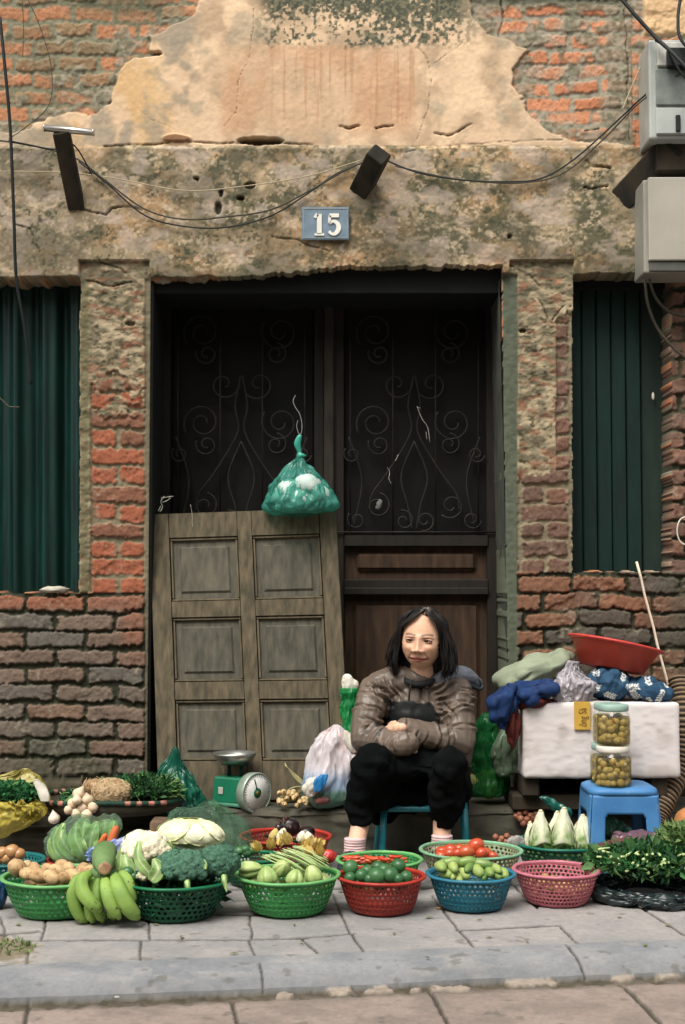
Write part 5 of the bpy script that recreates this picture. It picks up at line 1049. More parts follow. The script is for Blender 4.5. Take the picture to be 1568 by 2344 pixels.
def garlic(c, r, R, m=M_gal, neck=2.0):
    V, F = ico(3); a = np.arctan2(V[:, 1], V[:, 0]); q = np.hypot(V[:, 0], V[:, 1]); V[:, :2] *= (1 - .09 * (np.abs(np.cos(a * 3)) ** 4) * q)[:, None]; k = np.clip(V[:, 2] - .45, 0, 1); V[:, :2] *= (1 - k * 1.35)[:, None]; V[:, 2] += k * neck * .7
    V[:, 2] *= .85; return (V * r) @ R.T + c, F
for i, (x, y, k, rz) in enumerate([(180, 1818, 1.15, .5), (200, 1832, 1.1, -.6), (166, 1840, 1.0, .9), (188, 1850, 1.0, 2.0), (212, 1848, 1.0, 1.2), (174, 1862, .95, 2.6), (198, 1866, 1.05, 3.0), (156, 1854, .8, 1.8), (176, 1832, .9, 0)]):
    V, F = garlic(at(x, y, ty - .125 - .003 * i), .0195 * k, rot(rz * .5, rz, rz)); veg('garlic_bulb', 'cream garlic bulb in the cluster on the left of the woven tray', 'garlic', V, F, M_gal, 'garlic bulbs on the tray')
V, F = garlic(at(124, 1874, ty - .10), .021, rot(.1, -.15, 0)); veg('garlic_bulb', 'single white garlic bulb hanging over the left rim of the tray', 'garlic', V, F, mat('white_garlic_skin', (232, 222, 200), c2=(206, 178, 160), rough=.5, vscale=18))
V, F = ell(at(228, 1876, ty - .09), (.024, .016, .022), None, 3, .25, 3, 8); veg('ginger_root', 'dry tan root hanging under the tray rim above the bagged lettuce', 'root', V, F, M_root)
# yellow bag of herbs
V, F = loft(pxsecs(4.92, [(10, 1912, 14), (14, 1900, 40), (30, 1880, 66), (38, 1856, 72), (30, 1834, 68), (14, 1830, 58)], .7), 60, .18, 16, 5, 40, crum=.016, cf=16, cap=False)
yb_ = thing('yellow_bag', 'torn translucent yellow plastic bag of curly herbs at the left edge', 'bag', at(30, 1910, 4.92))
M_yf = mat('yellow_film', (214, 194, 74), c2=(188, 170, 60), rough=.25, vscale=10, spec=.6, trans=.35)
mk('bag_film', V, F, M_yf, yb_)
V, F = loft(pxsecs(5.0, [(22, 1860, 88), (20, 1835, 92), (30, 1800, 76), (40, 1780, 52), (50, 1764, 18), (52, 1760, 6)], .35), 50, .18, 14, 7, 34, crum=.016, cf=18); V[:, 1] += .03
mk('bag_film', V, F, mat('yellow_film_back', (196, 182, 96), c2=(172, 160, 70), rough=.3, vscale=10, spec=.5, trans=.35), yb_)
V, F = loft(pxsecs(4.9, [(104, 1834, 8), (100, 1820, 12), (92, 1800, 13), (82, 1784, 8)], .3), 20, .2, 9, 7, 16, crum=.006, cf=30); mk('white_flap', V, F, mat('milky_film', (206, 200, 184), rough=.35, spec=.5), yb_)
herbs(at(24, 1822, 4.93), (.105, .05, .048), 1500, .017, 'curly dark green herbs stuffed in the yellow bag', ((66, 132, 76), (12, 60, 36)), 8, .7, stems=14)
# teal peaked bag and clear green bag
V, F = loft(pxsecs(5.12, [(404, 1856, 60), (404, 1846, 72), (404, 1815, 62), (402, 1780, 42), (402, 1745, 20), (403, 1718, 5), (403, 1712, 1)], .55), 60, .26, 18, 8, 40, crum=.012, cf=18); top('peaked_bag', V, F, mat('teal_green_film', (16, 124, 92), c2=(10, 96, 74), rough=.25, vscale=16, spec=.6, alpha=.8, trans=.3), 'peaked teal-green plastic bag standing on the step beside the scale', 'bag')
V, F = loft(pxsecs(4.72, [(470, 1960, 70), (478, 1945, 92), (474, 1900, 88), (456, 1870, 70), (450, 1850, 46), (448, 1846, 30)], .6), 70, .18, 18, 9, 40, crum=.016, cf=16); top('plastic_bag', V, F, film('clear_green_film2', (176, 220, 190), .11), 'crumpled clear green bag spread behind the white cabbage', 'bag')
V, F = slabmesh(-1.35, at(398, 1900, 5.0)[0], 5.03, STEP_Y - .005, -.01, .105, 120, 8, .014); top('stone_block', V, F, M_conc, 'low dark stone block under the tray in front of the step', 'stone')
V, F = bevbox(*(at(342, 1925, 4.86)[0], at(384, 1925, 4.86)[0]), 4.86, 4.96, 0, at(360, 1880, 4.86)[2], .008, 2); V += (fb3(V * 60, 2) - .5)[:, None] * .01; top('loose_brick', V, F, mat('brown_brick', (118, 92, 70), c2=(80, 66, 52), rough=.9, vscale=30, bump=.4), 'brown loose brick standing behind the cauliflower', 'brick')
# ================================================================ spring scale
sY = 5.22; sc_ = thing('weighing_scale', 'green spring scale with round white dial and shallow metal pan on the step', 'scale', (at(553, 1858, sY)[0], sY, STEP_Z))
M_sg = mat('green_enamel', (14, 112, 78), c2=(10, 92, 64), rough=.4, vscale=8, spec=.5); k = mpp(sY)
c0 = np.array([at(543, 0, sY)[0], sY + .02, STEP_Z]); zt = at(0, 1778, sY)[2] - STEP_Z
Rz = rot(0, 0, radians(-28))
def sput(V): return V @ Rz.T + c0
def taper(V, z0, z1, k): V = V.copy(); s = 1 - k * (V[:, 2] - z0) / (z1 - z0); V[:, 0] *= s; V[:, 1] *= s; return V
V, F = bevbox(-.066, .066, -.052, .052, .012, zt, .006, 2); mk('housing', sput(taper(V, 0, zt, .10)), F, M_sg, sc_, smooth=False)
V, F = bevbox(-.078, .078, -.062, .062, .002, .014, .004, 2); mk('foot_plate', sput(V), F, mat('pale_green_enamel', (70, 132, 104), rough=.4), sc_, smooth=False)
Ra = rot(0, 0, radians(52))
# dial faces the street, turned to the right
dc = np.array([at(588, 1812, sY - .04)[0], sY - .045, at(588, 1811, sY)[2]]); dR = .071
ang = radians(48); dx = np.array([cos(ang), sin(ang), 0]); dnrm = np.array([sin(ang), -cos(ang), 0])
Rd = np.stack([dx, np.array([0, 0, 1.]), dnrm], 1)
V, F = lathe([(dR, -.034), (dR * 1.03, -.004), (dR * 1.03, .004), (dR * .95, .005), (dR * .95, .001)], 48); V = V @ Rd.T + dc; dial = mk('dial', V, F, mat('dial_casing', (150, 168, 150), rough=.35, metal=.3), sc_)
V, F = lathe([(dR * .94, .0), (dR * .94, .003), (.001, .0032)], 48); mk('dial_face', V @ Rd.T + dc, F, mat('white_dial', (232, 232, 224), c2=(214, 216, 208), rough=.3, vscale=30), dial)
V, F = lathe([(.018, .003), (.018, .0045), (.001, .0046)], 32); mk('dial_centre', V @ Rd.T + dc, F, M_sg, dial)
V, F = lathe([(.008, .0045), (.007, .007), (.001, .0075)], 20); mk('hub', V @ Rd.T + dc, F, mat('brass', (170, 140, 70), rough=.4, metal=.8), dial)
ms = []
for i in range(40):
    a = i * 2 * pi / 40; L = .006 if i % 4 else .011; v, f = box(dR * .90 - L, dR * .90, -.0006, .0006, .0032, .0040); v = v @ rot(0, 0, a).T; ms.append((v, f))
V, F = join(*ms); mk('tick_marks', V @ Rd.T + dc, F, M_blk, dial, smooth=False)
v, f = box(-.002, .002, .016, .052, .0046, .006); v2 = v @ rot(0, 0, .3).T; mk('needle', v2 @ Rd.T + dc, f, M_blk, dial, smooth=False)
V, F = bevbox(-.016, .004, -.054, -.0515, zt * .42, zt * .66, .0008, 1); V = V + [-.02, .0, 0]; mk('label_plate', sput(V), F, mat('metal_label', (168, 170, 158), rough=.5), sc_, smooth=False)
V, F = join(*[tube(np.array([[x, 0, zt - .005], [x, 0, zt + .05]]), .007, 10) for x in (-.024, .028)], bevbox(-.05, .055, -.014, .014, zt + .038, zt + .052, .003, 1)); mk('pan_support', sput(V), F, mat('dark_green_metal', (14, 50, 40), rough=.5), sc_)
pz = at(0, 1732, sY)[2] - STEP_Z; pr = 49 * k
V, F = lathe([(pr * .55, pz - .030), (pr * .9, pz - .010), (pr, pz + .006), (pr * 1.0, pz + .013), (pr * .97, pz + .013), (pr * .88, pz - .004), (pr * .5, pz - .022)], 48); mk('pan', V + c0 + [.0, 0, 0], F, mat('dull_aluminium', (176, 178, 170), c2=(120, 124, 116), rough=.3, metal=.85, vscale=14), sc_)
# garlic bunch on the step
ms = []; gY = 5.24
V, F = join(*[tube(spline([at(652, 1746 + i * 1.5, gY), at(668 + i * 2, 1772, gY), at(684 + i * 3, 1790, gY - .02), at(700 + i * 1.5, 1800, gY - .03)], 10), .0025, 5, flat=.5) for i in range(5)] + [tube(spline([at(700 + i * 3, 1800, gY - .02), at(668 - i * 5, 1804 + i * 5, gY - .05), at(640 + i * 12, 1828, gY - .08)], 10), .0028, 6) for i in range(7)]); top('garlic_stalks', V, F, mat('dry_garlic_stalk', (168, 162, 110), c2=(132, 124, 80), rough=.8, vscale=30), 'dry straw-coloured stalks tying the small garlic bunch beside the scale', 'stalks')
for i in range(26):
    x = RNG.uniform(632, 718); y = 1828 + RNG.uniform(-16, 16) + (x - 675) * .02; V, F = garlic(at(x, y, gY - .07 - (y - 1812) * .001), .0100 * RNG.uniform(.8, 1.2), rot(RNG.uniform(1.0, 2.4), RNG.uniform(-.6, .6), 0)); veg('garlic_bulb', 'small brown-tipped garlic bulb in the bunch on the step beside the scale', 'garlic', V, F, mat('small_garlic_skin', (206, 180, 124), c2=(146, 112, 70), rough=.6, vscale=50), 'small garlic bulbs of the bunch')
V, F = tube(spline([at(600, 1836, 5.3), at(650, 1832, 5.32), at(700, 1834, 5.3), at(712, 1830, 5.3)], 14), .006, 8); top('red_stick', V, F, mat('dull_red_stick', (112, 48, 38), rough=.6), 'dull red stick lying on the step behind the garlic bunch', 'stick')
# bags beside the woman
wb = thing('white_bag', 'full white plastic carrier bag with a blue print standing between scale and woman', 'bag', at(762, 1838, 5.2))
V, F = loft(pxsecs(5.2, [(765, 1838, 40), (763, 1828, 62), (762, 1800, 66), (765, 1760, 62), (766, 1715, 55), (764, 1685, 42), (766, 1668, 22), (768, 1657, 6)], .7), 70, .16, 16, 11, 44, crum=.013, cf=15)
M_wb = mat('white_bag_film', attr=True, rough=.3, var=.05, vscale=14, spec=.5, trans=.3)
Z0 = at(0, 1838, 5.2)[2]; Z1 = at(0, 1660, 5.2)[2]; tz_ = (V[:, 2] - Z0) / (Z1 - Z0); C = np.tile(lin((216, 208, 210)), (len(V), 1)); C = C + (lin((120, 160, 196)) - C) * (sst(.52, .28, tz_) * (.5 + .5 * fb3(V * 12, 3)))[:, None]; C = C + (lin((96, 138, 108)) - C) * (sst(.24, .14, tz_) * .85)[:, None]; C = C + (lin((214, 150, 148)) - C) * (sst(.6, .72, fb3(V * 11, 8)) * sst(.5, .7, tz_) * .25)[:, None]
mk('bag_film', V, F, M_wb, wb, cols=C)
V, F = loft(pxsecs(5.10, [(712, 1822, 10), (714, 1810, 18), (722, 1790, 20), (732, 1778, 12)], .6), 30, .2, 9, 5, 20, crum=.007, cf=30); mk('side_pouch', V, F, M_scr, wb)
V, F = loft(pxsecs(5.07, [(727, 1812, 8), (730, 1798, 13), (734, 1784, 14), (742, 1772, 8)], .25), 24, .2, 9, 6, 16, crum=.004, cf=40); mk('blue_print', V, F, mat('blue_film', (36, 120, 186), rough=.35), wb)
V, F = loft(pxsecs(5.15, [(812, 1724, 6), (806, 1710, 12), (798, 1690, 10), (792, 1672, 5)], .5), 20, .2, 9, 6, 14, crum=.004, cf=30); mk('handle_loop', V, F, M_scr, wb)
V, F = tube(np.array([at(814, 1719, 5.12), at(822, 1722, 5.12)]), .006, 8); mk('red_clip', V, F, RDr, wb)
V, F = ell(at(735, 1832, 5.12), (.03, .02, .014), None, 3, .2, 2, 5); top('pink_cloth', V, F, mat('dull_pink_cloth', (150, 96, 88), rough=.8), 'dull pink rag poking out below the white carrier bag', 'cloth')
V, F = loft(pxsecs(5.36, [(800, 1720, 14), (800, 1680, 20), (800, 1640, 22), (800, 1600, 22), (800, 1575, 20)], .6), 40, .25, 12, 12, 30, crum=.012, cf=20); gb = top('green_bag', V, F, mat('bright_green_film', (20, 140, 66), c2=(10, 104, 50), rough=.3, vscale=18, spec=.5, trans=.25), 'bright green bag squeezed between the leaning door and the woman', 'bag')
V, F = loft(pxsecs(5.37, [(800, 1580, 16), (800, 1565, 18), (796, 1550, 12), (794, 1542, 4)], .6), 30, .2, 9, 6, 18, crum=.008, cf=26); top('white_scrap_bag', V, F, M_wb if False else mat('milky_film', (206, 200, 184)), 'white bag scrap on top of the bright green bag behind the woman', 'bag')
gn_ = thing('green_net_bag', 'tall green see-through bag with yellow-green fruit at its bottom, right of the woman', 'bag', at(1118, 1822, 5.3))
V, F = loft(pxsecs(5.28, [(1116, 1822, 34), (1118, 1812, 46), (1120, 1780, 44), (1112, 1740, 32), (1108, 1700, 30), (1112, 1665, 24), (1110, 1645, 12), (1112, 1637, 3)], .7), 56, .24, 18, 13, 44, crum=.012, cf=20); mk('bag_film', V, F, mat('green_see_through_film', (40, 160, 80), c2=(20, 128, 60), rough=.25, vscale=20, spec=.6, alpha=.5, trans=.35), gn_)
for i, (x, y) in enumerate([(1100, 1800), (1128, 1804), (1146, 1792), (1112, 1780), (1134, 1776), (1090, 1786), (1120, 1812)]):
    V, F = ell(at(x, y, 5.28), (.030, .028, .028), None, 3, .1, 2, i); mk('fruit', V, F, mat('yellow_green_fruit', (196, 206, 110), rough=.5), gn_)
# ================================================================ foam box and what lies on it
fz0, fz1 = at(0, 1783, 5.03)[2], at(0, 1608, 5.03)[2]; fx0, fx1 = at(1187, 0, 5.03)[0], at(1537, 0, 5.03)[0]
V, F = join(bevbox(fx0 - .03, fx1 - .02, 5.10, 5.42, STEP_Z + .001, STEP_Z + .055, .006, 1), bevbox(fx0 + .0, fx0 + .06, 5.06, 5.42, STEP_Z + .056, fz0 - .001, .006, 1), bevbox(fx1 - .1, fx1 - .04, 5.06, 5.42, STEP_Z + .056, fz0 - .001, .006, 1)); top('wooden_pallet', V, F, M_timber, 'dark wooden stand in the shade under the foam box', 'stand', smooth=False)
def rbox(x0, x1, y0, y1, z0, z1, n=40, r=.014, amp=.0, seed=0, nf=40):
    """rounded box skin with surface noise"""
    V, F = ico(6); sgn = np.sign(V); h = np.array([(x1 - x0) / 2, (y1 - y0) / 2, (z1 - z0) / 2]); m = np.max(np.abs(V), axis=1)[:, None]; Q = V / m
    core = np.clip(Q * h, -(h - r), h - r); d = Q * h - core; L = np.linalg.norm(d, axis=1)[:, None]; P = core + np.where(L > 1e-9, d / np.maximum(L, 1e-9), 0) * r
    N = normals(P, F); P = P + N * ((fb3(P * nf, seed, 3) - .5) * amp)[:, None]
    return P + np.array([(x0 + x1) / 2, (y0 + y1) / 2, (z0 + z1) / 2]), F
M_foamb = mat('white_polystyrene', (224, 214, 200), c2=(208, 196, 180), rough=.9, vscale=7, bump=.35, bscale=420, spec=.2)
fb = thing('foam_box', 'large dirty white polystyrene box heaped with cloths and bags', 'box', ((fx0 + fx1) / 2, 5.2, fz0))
V, F = rbox(fx0, fx1, 5.03, 5.40, fz0, fz1, r=.013)
V += (fb3(V * 70, 3, 3) - .5)[:, None] * .004 + (fb3(V * 7, 5, 2) - .5)[:, None] * .006; C = np.tile(lin((212, 205, 203)), (len(V), 1)); gr = sst(.52, .76, fb3(V * 22, 6, 4) + .22 * sst(fz0 + .06, fz0, V[:, 2]) + .12 * sst(fx0 + .03, fx0, V[:, 0])); C = C + (lin((120, 104, 84)) - C) * (gr * .35)[:, None]; C = C * (.96 + .08 * fb3(V * 5, 9))[:, None]
mk('box_body', V, F, mat('dirty_polystyrene', attr=True, rough=.9, var=.03, vscale=300, bump=.3, bscale=420, spec=.2), fb, smooth=True, cols=C)
a = at(1315, 1670, 5.022); b_ = at(1351, 1608, 5.022); V, F = bevbox(a[0], b_[0], 5.018, 5.031, a[2], b_[2] + .002, .0004, 1); lb = mk('paper_label', V, F, mat('yellow_paper', (206, 162, 56), c2=(190, 146, 48), rough=.7, vscale=20), fb, smooth=False)
Rl = np.array([[0, -1, 0], [0, 0, -1], [1, 0, 0]], float) ; mtx = (a + b_) / 2; text_mesh('ông Sà', .040, np.array([mtx[0] + .002, 5.0172, mtx[2] - .004]), Rl, mat('brown_print', (112, 84, 44), rough=.7), 'print', lb, ext=.0004, sx=.62)
bzY = 5.15
def cloth(name, lab, cat, Y, L, ratio, m, seed, wr=.16, crum=.02, cf=14, n=72, res=40, wk=12, cols=None): 
    V, F = loft(pxsecs(Y, L, ratio), n, wr, wk, seed, res, crum=crum, cf=cf); C = cols(V) if cols else None; return top(name, V, F, m, lab, cat, cols=C)
def lump(c, r, R, seed, amp, f, s=5, nz=.18, fold=(1, 1, 1)):
    V, F = ell((0, 0, 0), r, None, s, nz, 1.6, seed); N = normals(V, F); w = V * np.array(fold) * f; V = V + N * (amp * 1.3 * (puff(w + fb3(V * f * .6, 3, 1)[:, None] * 1.5, seed, .6) - .5) + amp * 1.6 * crease(V, seed, f * 3.2) - amp * .45 * np.exp(-((vn3(w * 1.3 + 5, seed + 7) - .5) / .07) ** 2))[:, None]; return V @ R.T + c, F
M_sage = mat('sage_fabric', (138, 148, 122), c2=(112, 124, 100), rough=.8, vscale=9, bump=.15, bscale=400)
V, F = lump(at(1222, 1535, 5.24), (.155, .11, .052), rot(0, -.38, 0), 3, .018, 8, fold=(.5, 1, 1.6)); top('fabric_sack', V, F, M_sage, 'pale sage-green cloth sack slanting up at the left of the pile on the foam box', 'sack')
M_blue = mat('royal_blue_cloth', (18, 52, 104), c2=(10, 34, 76), rough=.75, vscale=9)
V, F = join(lump(at(1215, 1585, 5.06), (.095, .06, .045), rot(0, -.2, 0), 5, .018, 13, fold=(.5, 1, 1.3))); 
V2, F2 = lump(at(1160, 1615, 5.02), (.040, .035, .085), rot(0, .3, 0), 6, .016, 13, fold=(1.4, 1, .5)); V, F = join((V, F), (V2, F2)); top('blue_cloth', V, F, M_blue, 'crumpled royal blue cloth hanging over the left corner of the foam box', 'cloth')
V, F = join(lump(at(1228, 1606, 5.07), (.085, .06, .026), rot(0, 0, 0), 8, .010, 11, 4), lump(at(1176, 1655, 5.05), (.030, .04, .095), rot(0, .05, 0), 9, .012, 11, 4, fold=(1.4, 1, .5))); top('red_cloth', V, F, mat('dark_red_cloth', (112, 40, 30), c2=(72, 26, 22), rough=.85, vscale=12), 'dark red cloth draped under the blue cloth on the foam box', 'cloth')
V, F = loft(pxsecs(5.2, [(1168, 1775, 22), (1168, 1765, 30), (1164, 1730, 30), (1166, 1690, 26), (1172, 1665, 18)], .6), 40, .2, 12, 3, 30, crum=.01, cf=20); top('grey_green_bag', V, F, mat('grey_green_film', (96, 116, 92), c2=(70, 92, 70), rough=.4, vscale=10, spec=.4), 'dull grey-green bag standing against the left end of the foam box', 'bag')
V, F = loft(pxsecs(5.09, [(1312, 1616, 22), (1312, 1606, 40), (1314, 1582, 48), (1316, 1560, 46), (1310, 1542, 30), (1310, 1528, 18), (1314, 1514, 14), (1312, 1510, 3)], .8), 70, .26, 22, 14, 44, crum=.009, cf=22); top('white_bag', V, F, mat('clear_white_film', (206, 200, 204), c2=(184, 180, 188), rough=.25, vscale=16, spec=.6, alpha=.82, trans=.35), 'small knotted white plastic bag on the top edge of the foam box', 'bag')
# navy cushion with white leaf print
def leafprint(V):
    x = V[:, 0]; z = V[:, 2]; c = np.tile(lin((38, 70, 96)), (len(V), 1)) * (.85 + .3 * fb3(V * 9, 2))[:, None]; w = np.zeros(len(V)); g = np.random.default_rng(12)
    for k in range(11):
        cx, cz = at(*[(1362, 1535), (1392, 1590), (1425, 1545), (1360, 1580), (1450, 1590), (1478, 1552), (1505, 1588), (1530, 1562), (1415, 1518), (1480, 1605), (1440, 1570)][k], 5.1)[[0, 2]]; a = g.uniform(0, 2 * pi); ux, uz = cos(a), sin(a); s = (x - cx) * ux + (z - cz) * uz; t = -(x - cx) * uz + (z - cz) * ux
        for j in range(-2, 3):
            for sg in (-1, 1):
                s0 = j * .0095; dx = s - s0 - .004; dt = t * sg - .0060; e = np.hypot((dx * .75 + dt * .66) / .0058, (-dx * .66 + dt * .75) / .0030); w = np.maximum(w, e < 1)
        w = np.maximum(w, (np.abs(s) < .024) & (np.abs(t) < .0010))
    return c * (1 - w)[:, None] + lin((204, 206, 200)) * w[:, None]
ms = [lump(at(1395, 1563, 5.12), (.080, .085, .062), rot(0, .25, 0), 15, .010, 12, 6), lump(at(1475, 1578, 5.12), (.105, .09, .044), rot(0, .15, 0), 16, .010, 12, 6)]
V, F = join(*ms); top('patterned_cushion', V, F, mat('navy_print_fabric', attr=True, rough=.8, var=.06, vscale=60), 'navy blue cushion with white leaf print under the red basin', 'cushion', cols=leafprint(V))
# red basin
bs = thing('red_basin', 'upturned-edge red plastic basin tilted on top of the patterned cushion', 'basin', at(1410, 1545, 5.18)); k = mpp(5.18)
Rb = rot(radians(-4), radians(11.5), 0); c0 = at(1404, 1500, 5.19); 
V, F = lathe([(.001, -.052), (.100, -.052), (.118, -.048), (.155, .030), (.164, .036), (.164, .041), (.152, .038), (.114, -.043), (.098, -.047), (.001, -.047)], 72, cap=False); 
M_rb = mat('worn_red_plastic', (196, 62, 34), c2=(166, 48, 30), rough=.5, vscale=14, spec=.35, spots=((150, 90, 66), 45, .62, .4)); mk('basin_bowl', V @ Rb.T + c0, F, M_rb, bs)
V, F = lathe([(.154, .033), (.168, .036), (.175, .040), (.175, .045), (.166, .048), (.152, .043)], 72, cap=False); mk('rim', V @ Rb.T + c0, F, mat('red_basin_rim', (206, 62, 52), rough=.35), bs)
# white stick
a, b_ = at(1457, 1286, WY - .03), at(1585, 1790, WY - .18); V, F = tube(np.linspace(a, b_, 14) + np.array([[.0015 * sin(i * 2.1), 0, 0] for i in range(14)]), .0095, 8, flat=.5); top('white_stick', V, F, mat('pale_bamboo', (226, 212, 190), c2=(196, 180, 156), rough=.6, vscale=24), 'long pale stick leaning on the brick wall behind the red basin', 'stick')
# striped knitted sleeve / ribbed hose at the right edge
P = spline([at(1556, 1556, 5.3), at(1562, 1620, 5.24), at(1562, 1700, 5.2), at(1548, 1770, 5.16), at(1520, 1830, 5.1), at(1500, 1880, 5.06), at(1500, 1925, 5.02)], 220); s = np.arange(220)
V, F = tube(P, .040 + .0045 * np.sin(s * 2 * pi / 5.5), 24); cc = np.repeat(np.where((np.sin(s * 2 * pi / 5.5) > .1)[:, None], lin((136, 116, 92)), lin((44, 36, 30))), 24, axis=0); top('striped_hose', V, F, mat('ribbed_brown_hose', attr=True, rough=.8, var=.1), 'brown ribbed hose curving down behind the foam box at the right edge', 'hose', cols=cc)
# jars
M_gl = bpy.data.materials.new('jar_glass'); M_gl.use_nodes = True; nt = M_gl.node_tree; N = nt.nodes; [N.remove(n) for n in list(N)]; o_ = N.new('ShaderNodeOutputMaterial'); t1 = N.new('ShaderNodeBsdfTransparent'); t1.inputs[0].default_value = (.98, .99, .95, 1); g1 = N.new('ShaderNodeBsdfGlossy'); g1.inputs['Roughness'].default_value = .05; fr = N.new('ShaderNodeLayerWeight'); pw = N.new('ShaderNodeMath'); pw.operation = 'POWER'; pw.inputs[1].default_value = 3; nt.links.new(fr.outputs['Facing'], pw.inputs[0]); pm = N.new('ShaderNodeMath'); pm.operation = 'MULTIPLY_ADD'; pm.inputs[1].default_value = .45; pm.inputs[2].default_value = .04; nt.links.new(pw.outputs[0], pm.inputs[0]); mx_ = N.new('ShaderNodeMixShader'); nt.links.new(pm.outputs[0], mx_.inputs[0]); nt.links.new(t1.outputs[0], mx_.inputs[1]); nt.links.new(g1.outputs[0], mx_.inputs[2]); nt.links.new(mx_.outputs[0], o_.inputs[0])
M_brine = mat('murky_brine', (190, 176, 120), rough=.2, var=.1, alpha=.12)
M_olive = mat('pickled_fruit', (230, 212, 156), c2=(200, 174, 112), rough=.35, vscale=22, spec=.5)
def jar(cx, yb, yt, hw, Y, lidc, lab, seed, lidh=.018):
    p = at(cx, yb, Y); t = at(cx, yt, Y); r = hw * mpp(Y); hh = t[2] - p[2]; hj = hh - lidh
    root = thing('pickle_jar', lab, 'jar', p, 'glass jars of pickled fruit stacked on the stool')
    V, F = lathe([(r * .9, 0), (r * .98, .004), (r, .010), (r, hj - .026), (r * .96, hj - .016), (r * .84, hj - .008), (r * .82, hj)], 48, cap=False); mk('glass', V + p, F, M_gl, root)
    V, F = lathe([(r * .86, hj - .004), (r * .90, hj), (r * .90, hh - .003), (r * .86, hh), (r * .3, hh)], 48); mk('lid', V + p, F, lidc, root)
    V, F = lathe([(r * .92, .006), (r * .955, .012), (r * .955, hj - .030), (r * .90, hj - .022)], 40); mk('brine', V + p, F, M_brine, root)
    g = np.random.default_rng(seed); fr_ = .0125; z = fr_ + .006; k = 0
    while z < hj - .030:
        nn = 12; off = g.uniform(0, 6)
        for i in range(nn):
            a = off + (i + g.uniform(-.3, .3)) * 2 * pi / nn; rr = r * .955 - fr_ - .001 - (i % 3) * .0015; V, F = ell(p + [rr * cos(a), rr * sin(a), z + g.uniform(-.008, .008)], np.array([1, 1, .92]) * fr_ * g.uniform(.78, 1.2), rot(g.uniform(-1, 1), g.uniform(-1, 1), 0), 2)
            if a % (2 * pi) > pi - .2 or a % (2 * pi) < .2: mk('pickled_fruit', V, F, M_olive, root)
        z += fr_ * 1.75; k += 1
    V, F = tube(p + np.array([[-.2 * r, -.80 * r, hj * .80], [-.1 * r, -.84 * r, hj * .70], [0, -.85 * r, hj * .64]]), [.003, .005, .002], 6); mk('chilli', V, F, M_tom, root)
    return root
LT = mat('pale_turquoise_lid', (150, 178, 164), c2=(132, 164, 150), rough=.5); LW = mat('white_lid', (214, 208, 194), rough=.5, var=.04)
jY = 4.84; kz = mpp(jY)
jz = at(0, 1801, jY)
jar(1404, 1801, 1706, 42, jY, LW, 'bottom front jar with white lid on the blue stool, full of pale pickles', 1)
jar(1404, 1706, 1612, 39, jY, LT, 'top front jar with turquoise lid, standing on the white lid', 2)
def sh(cx, yb, Y2): # same height at greater depth
    return proj(0, Y2, at(0, yb, jY)[2])[1]
j2 = jY + .075
jar(1388, sh(0, 1801, j2), sh(0, 1706, j2), 37, j2, LT, 'bottom rear jar half hidden behind the front stack', 3)
jar(1392, sh(0, 1706, j2), sh(0, 1613, j2), 35, j2, LT, 'top rear jar with turquoise lid peeking out left of the front stack', 4)
# ================================================================ plastic stool
M_st = mat('blue_stool_plastic', (70, 132, 188), c2=(50, 110, 168), rough=.5, vscale=9, spec=.35, spots=((120, 140, 150), 40, .66, .35))
def stool(c, w, hgt, m, lab, spread=1.28, splay_open=.54, ring=True, name='plastic_stool', bow=.0, legw=.20, arch=True, yaw=0, top_t=.010, group=None):
    root = thing(name, lab, 'stool', c, group); c = np.array(c, float); a = w / 2; Rz = rot(0, 0, yaw)
    def P(V): return V @ Rz.T + c
    n = 48; V = []; prof = [(.0, hgt), (.70, hgt), (.90, hgt - .001), (1.0, hgt - .006), (1.03, hgt - .02)]
    ang = np.arange(n) * 2 * pi / n; sq = 1 / np.maximum(np.abs(np.cos(ang)) ** 6 + np.abs(np.sin(ang)) ** 6, 1e-6) ** (1 / 6)
    for r, z in prof: V.append(np.stack([a * max(r, .02) * sq * np.cos(ang), a * max(r, .02) * sq * np.sin(ang), np.full(n, z)], 1))
    V = np.vstack(V); F = grid_faces(n, len(prof), True) + [tuple(range(n - 1, -1, -1))]; o = mk('seat', P(V), F, m, root); sm = o.modifiers.new('t', 'SOLIDIFY'); sm.thickness = .004
    # skirt with arched openings, as a grid with cells removed
    nu, nv = 40, 30
    for side in range(4):
        Rs = rot(0, 0, side * pi / 2); V = []; F = []
        for j in range(nv + 1):
            t = j / nv; s = 1.03 + (spread - 1.03) * t
            for i in range(nu + 1):
                u = (i / nu * 2 - 1) * .93; ru = a * s; yy = -a * s * (1 - .04 * (abs(u) ** 4)); V.append((ru * u, yy, (hgt - .02) * (1 - t)))
        for j in range(nv):
            for i in range(nu):
                u = ((i + .5) / nu * 2 - 1); t = (j + .5) / nv; ow = splay_open; t0 = .24
                inside = abs(u) < ow and t > t0 and (not ring or t < .86)
                if inside:
                    du = max(0, abs(u) - (ow - .14)) / .14; dt = max(0, (t0 + .12) - t) / .12
                    if du * du + dt * dt > 1: inside = False
                if not inside: F.append((j * (nu + 1) + i, j * (nu + 1) + i + 1, (j + 1) * (nu + 1) + i + 1, (j + 1) * (nu + 1) + i))
        o = mk('side_panel', P(np.array(V) @ Rs.T), F, m, root); sm = o.modifiers.new('t', 'SOLIDIFY'); sm.thickness = .004; sm.offset = 1
    for i in range(4):
        q = pi / 4 + i * pi / 2; r0 = a * 1.03 * 1.27; r1 = a * spread * 1.32
        V, F = (tube(np.array([[r0 * cos(q), r0 * sin(q), hgt - .012], [(r0 + r1) / 2 * cos(q), (r0 + r1) / 2 * sin(q), hgt * .5], [r1 * cos(q), r1 * sin(q), 0]]), a * .075, 12)); mk('leg', P(V), F, m, root); return root
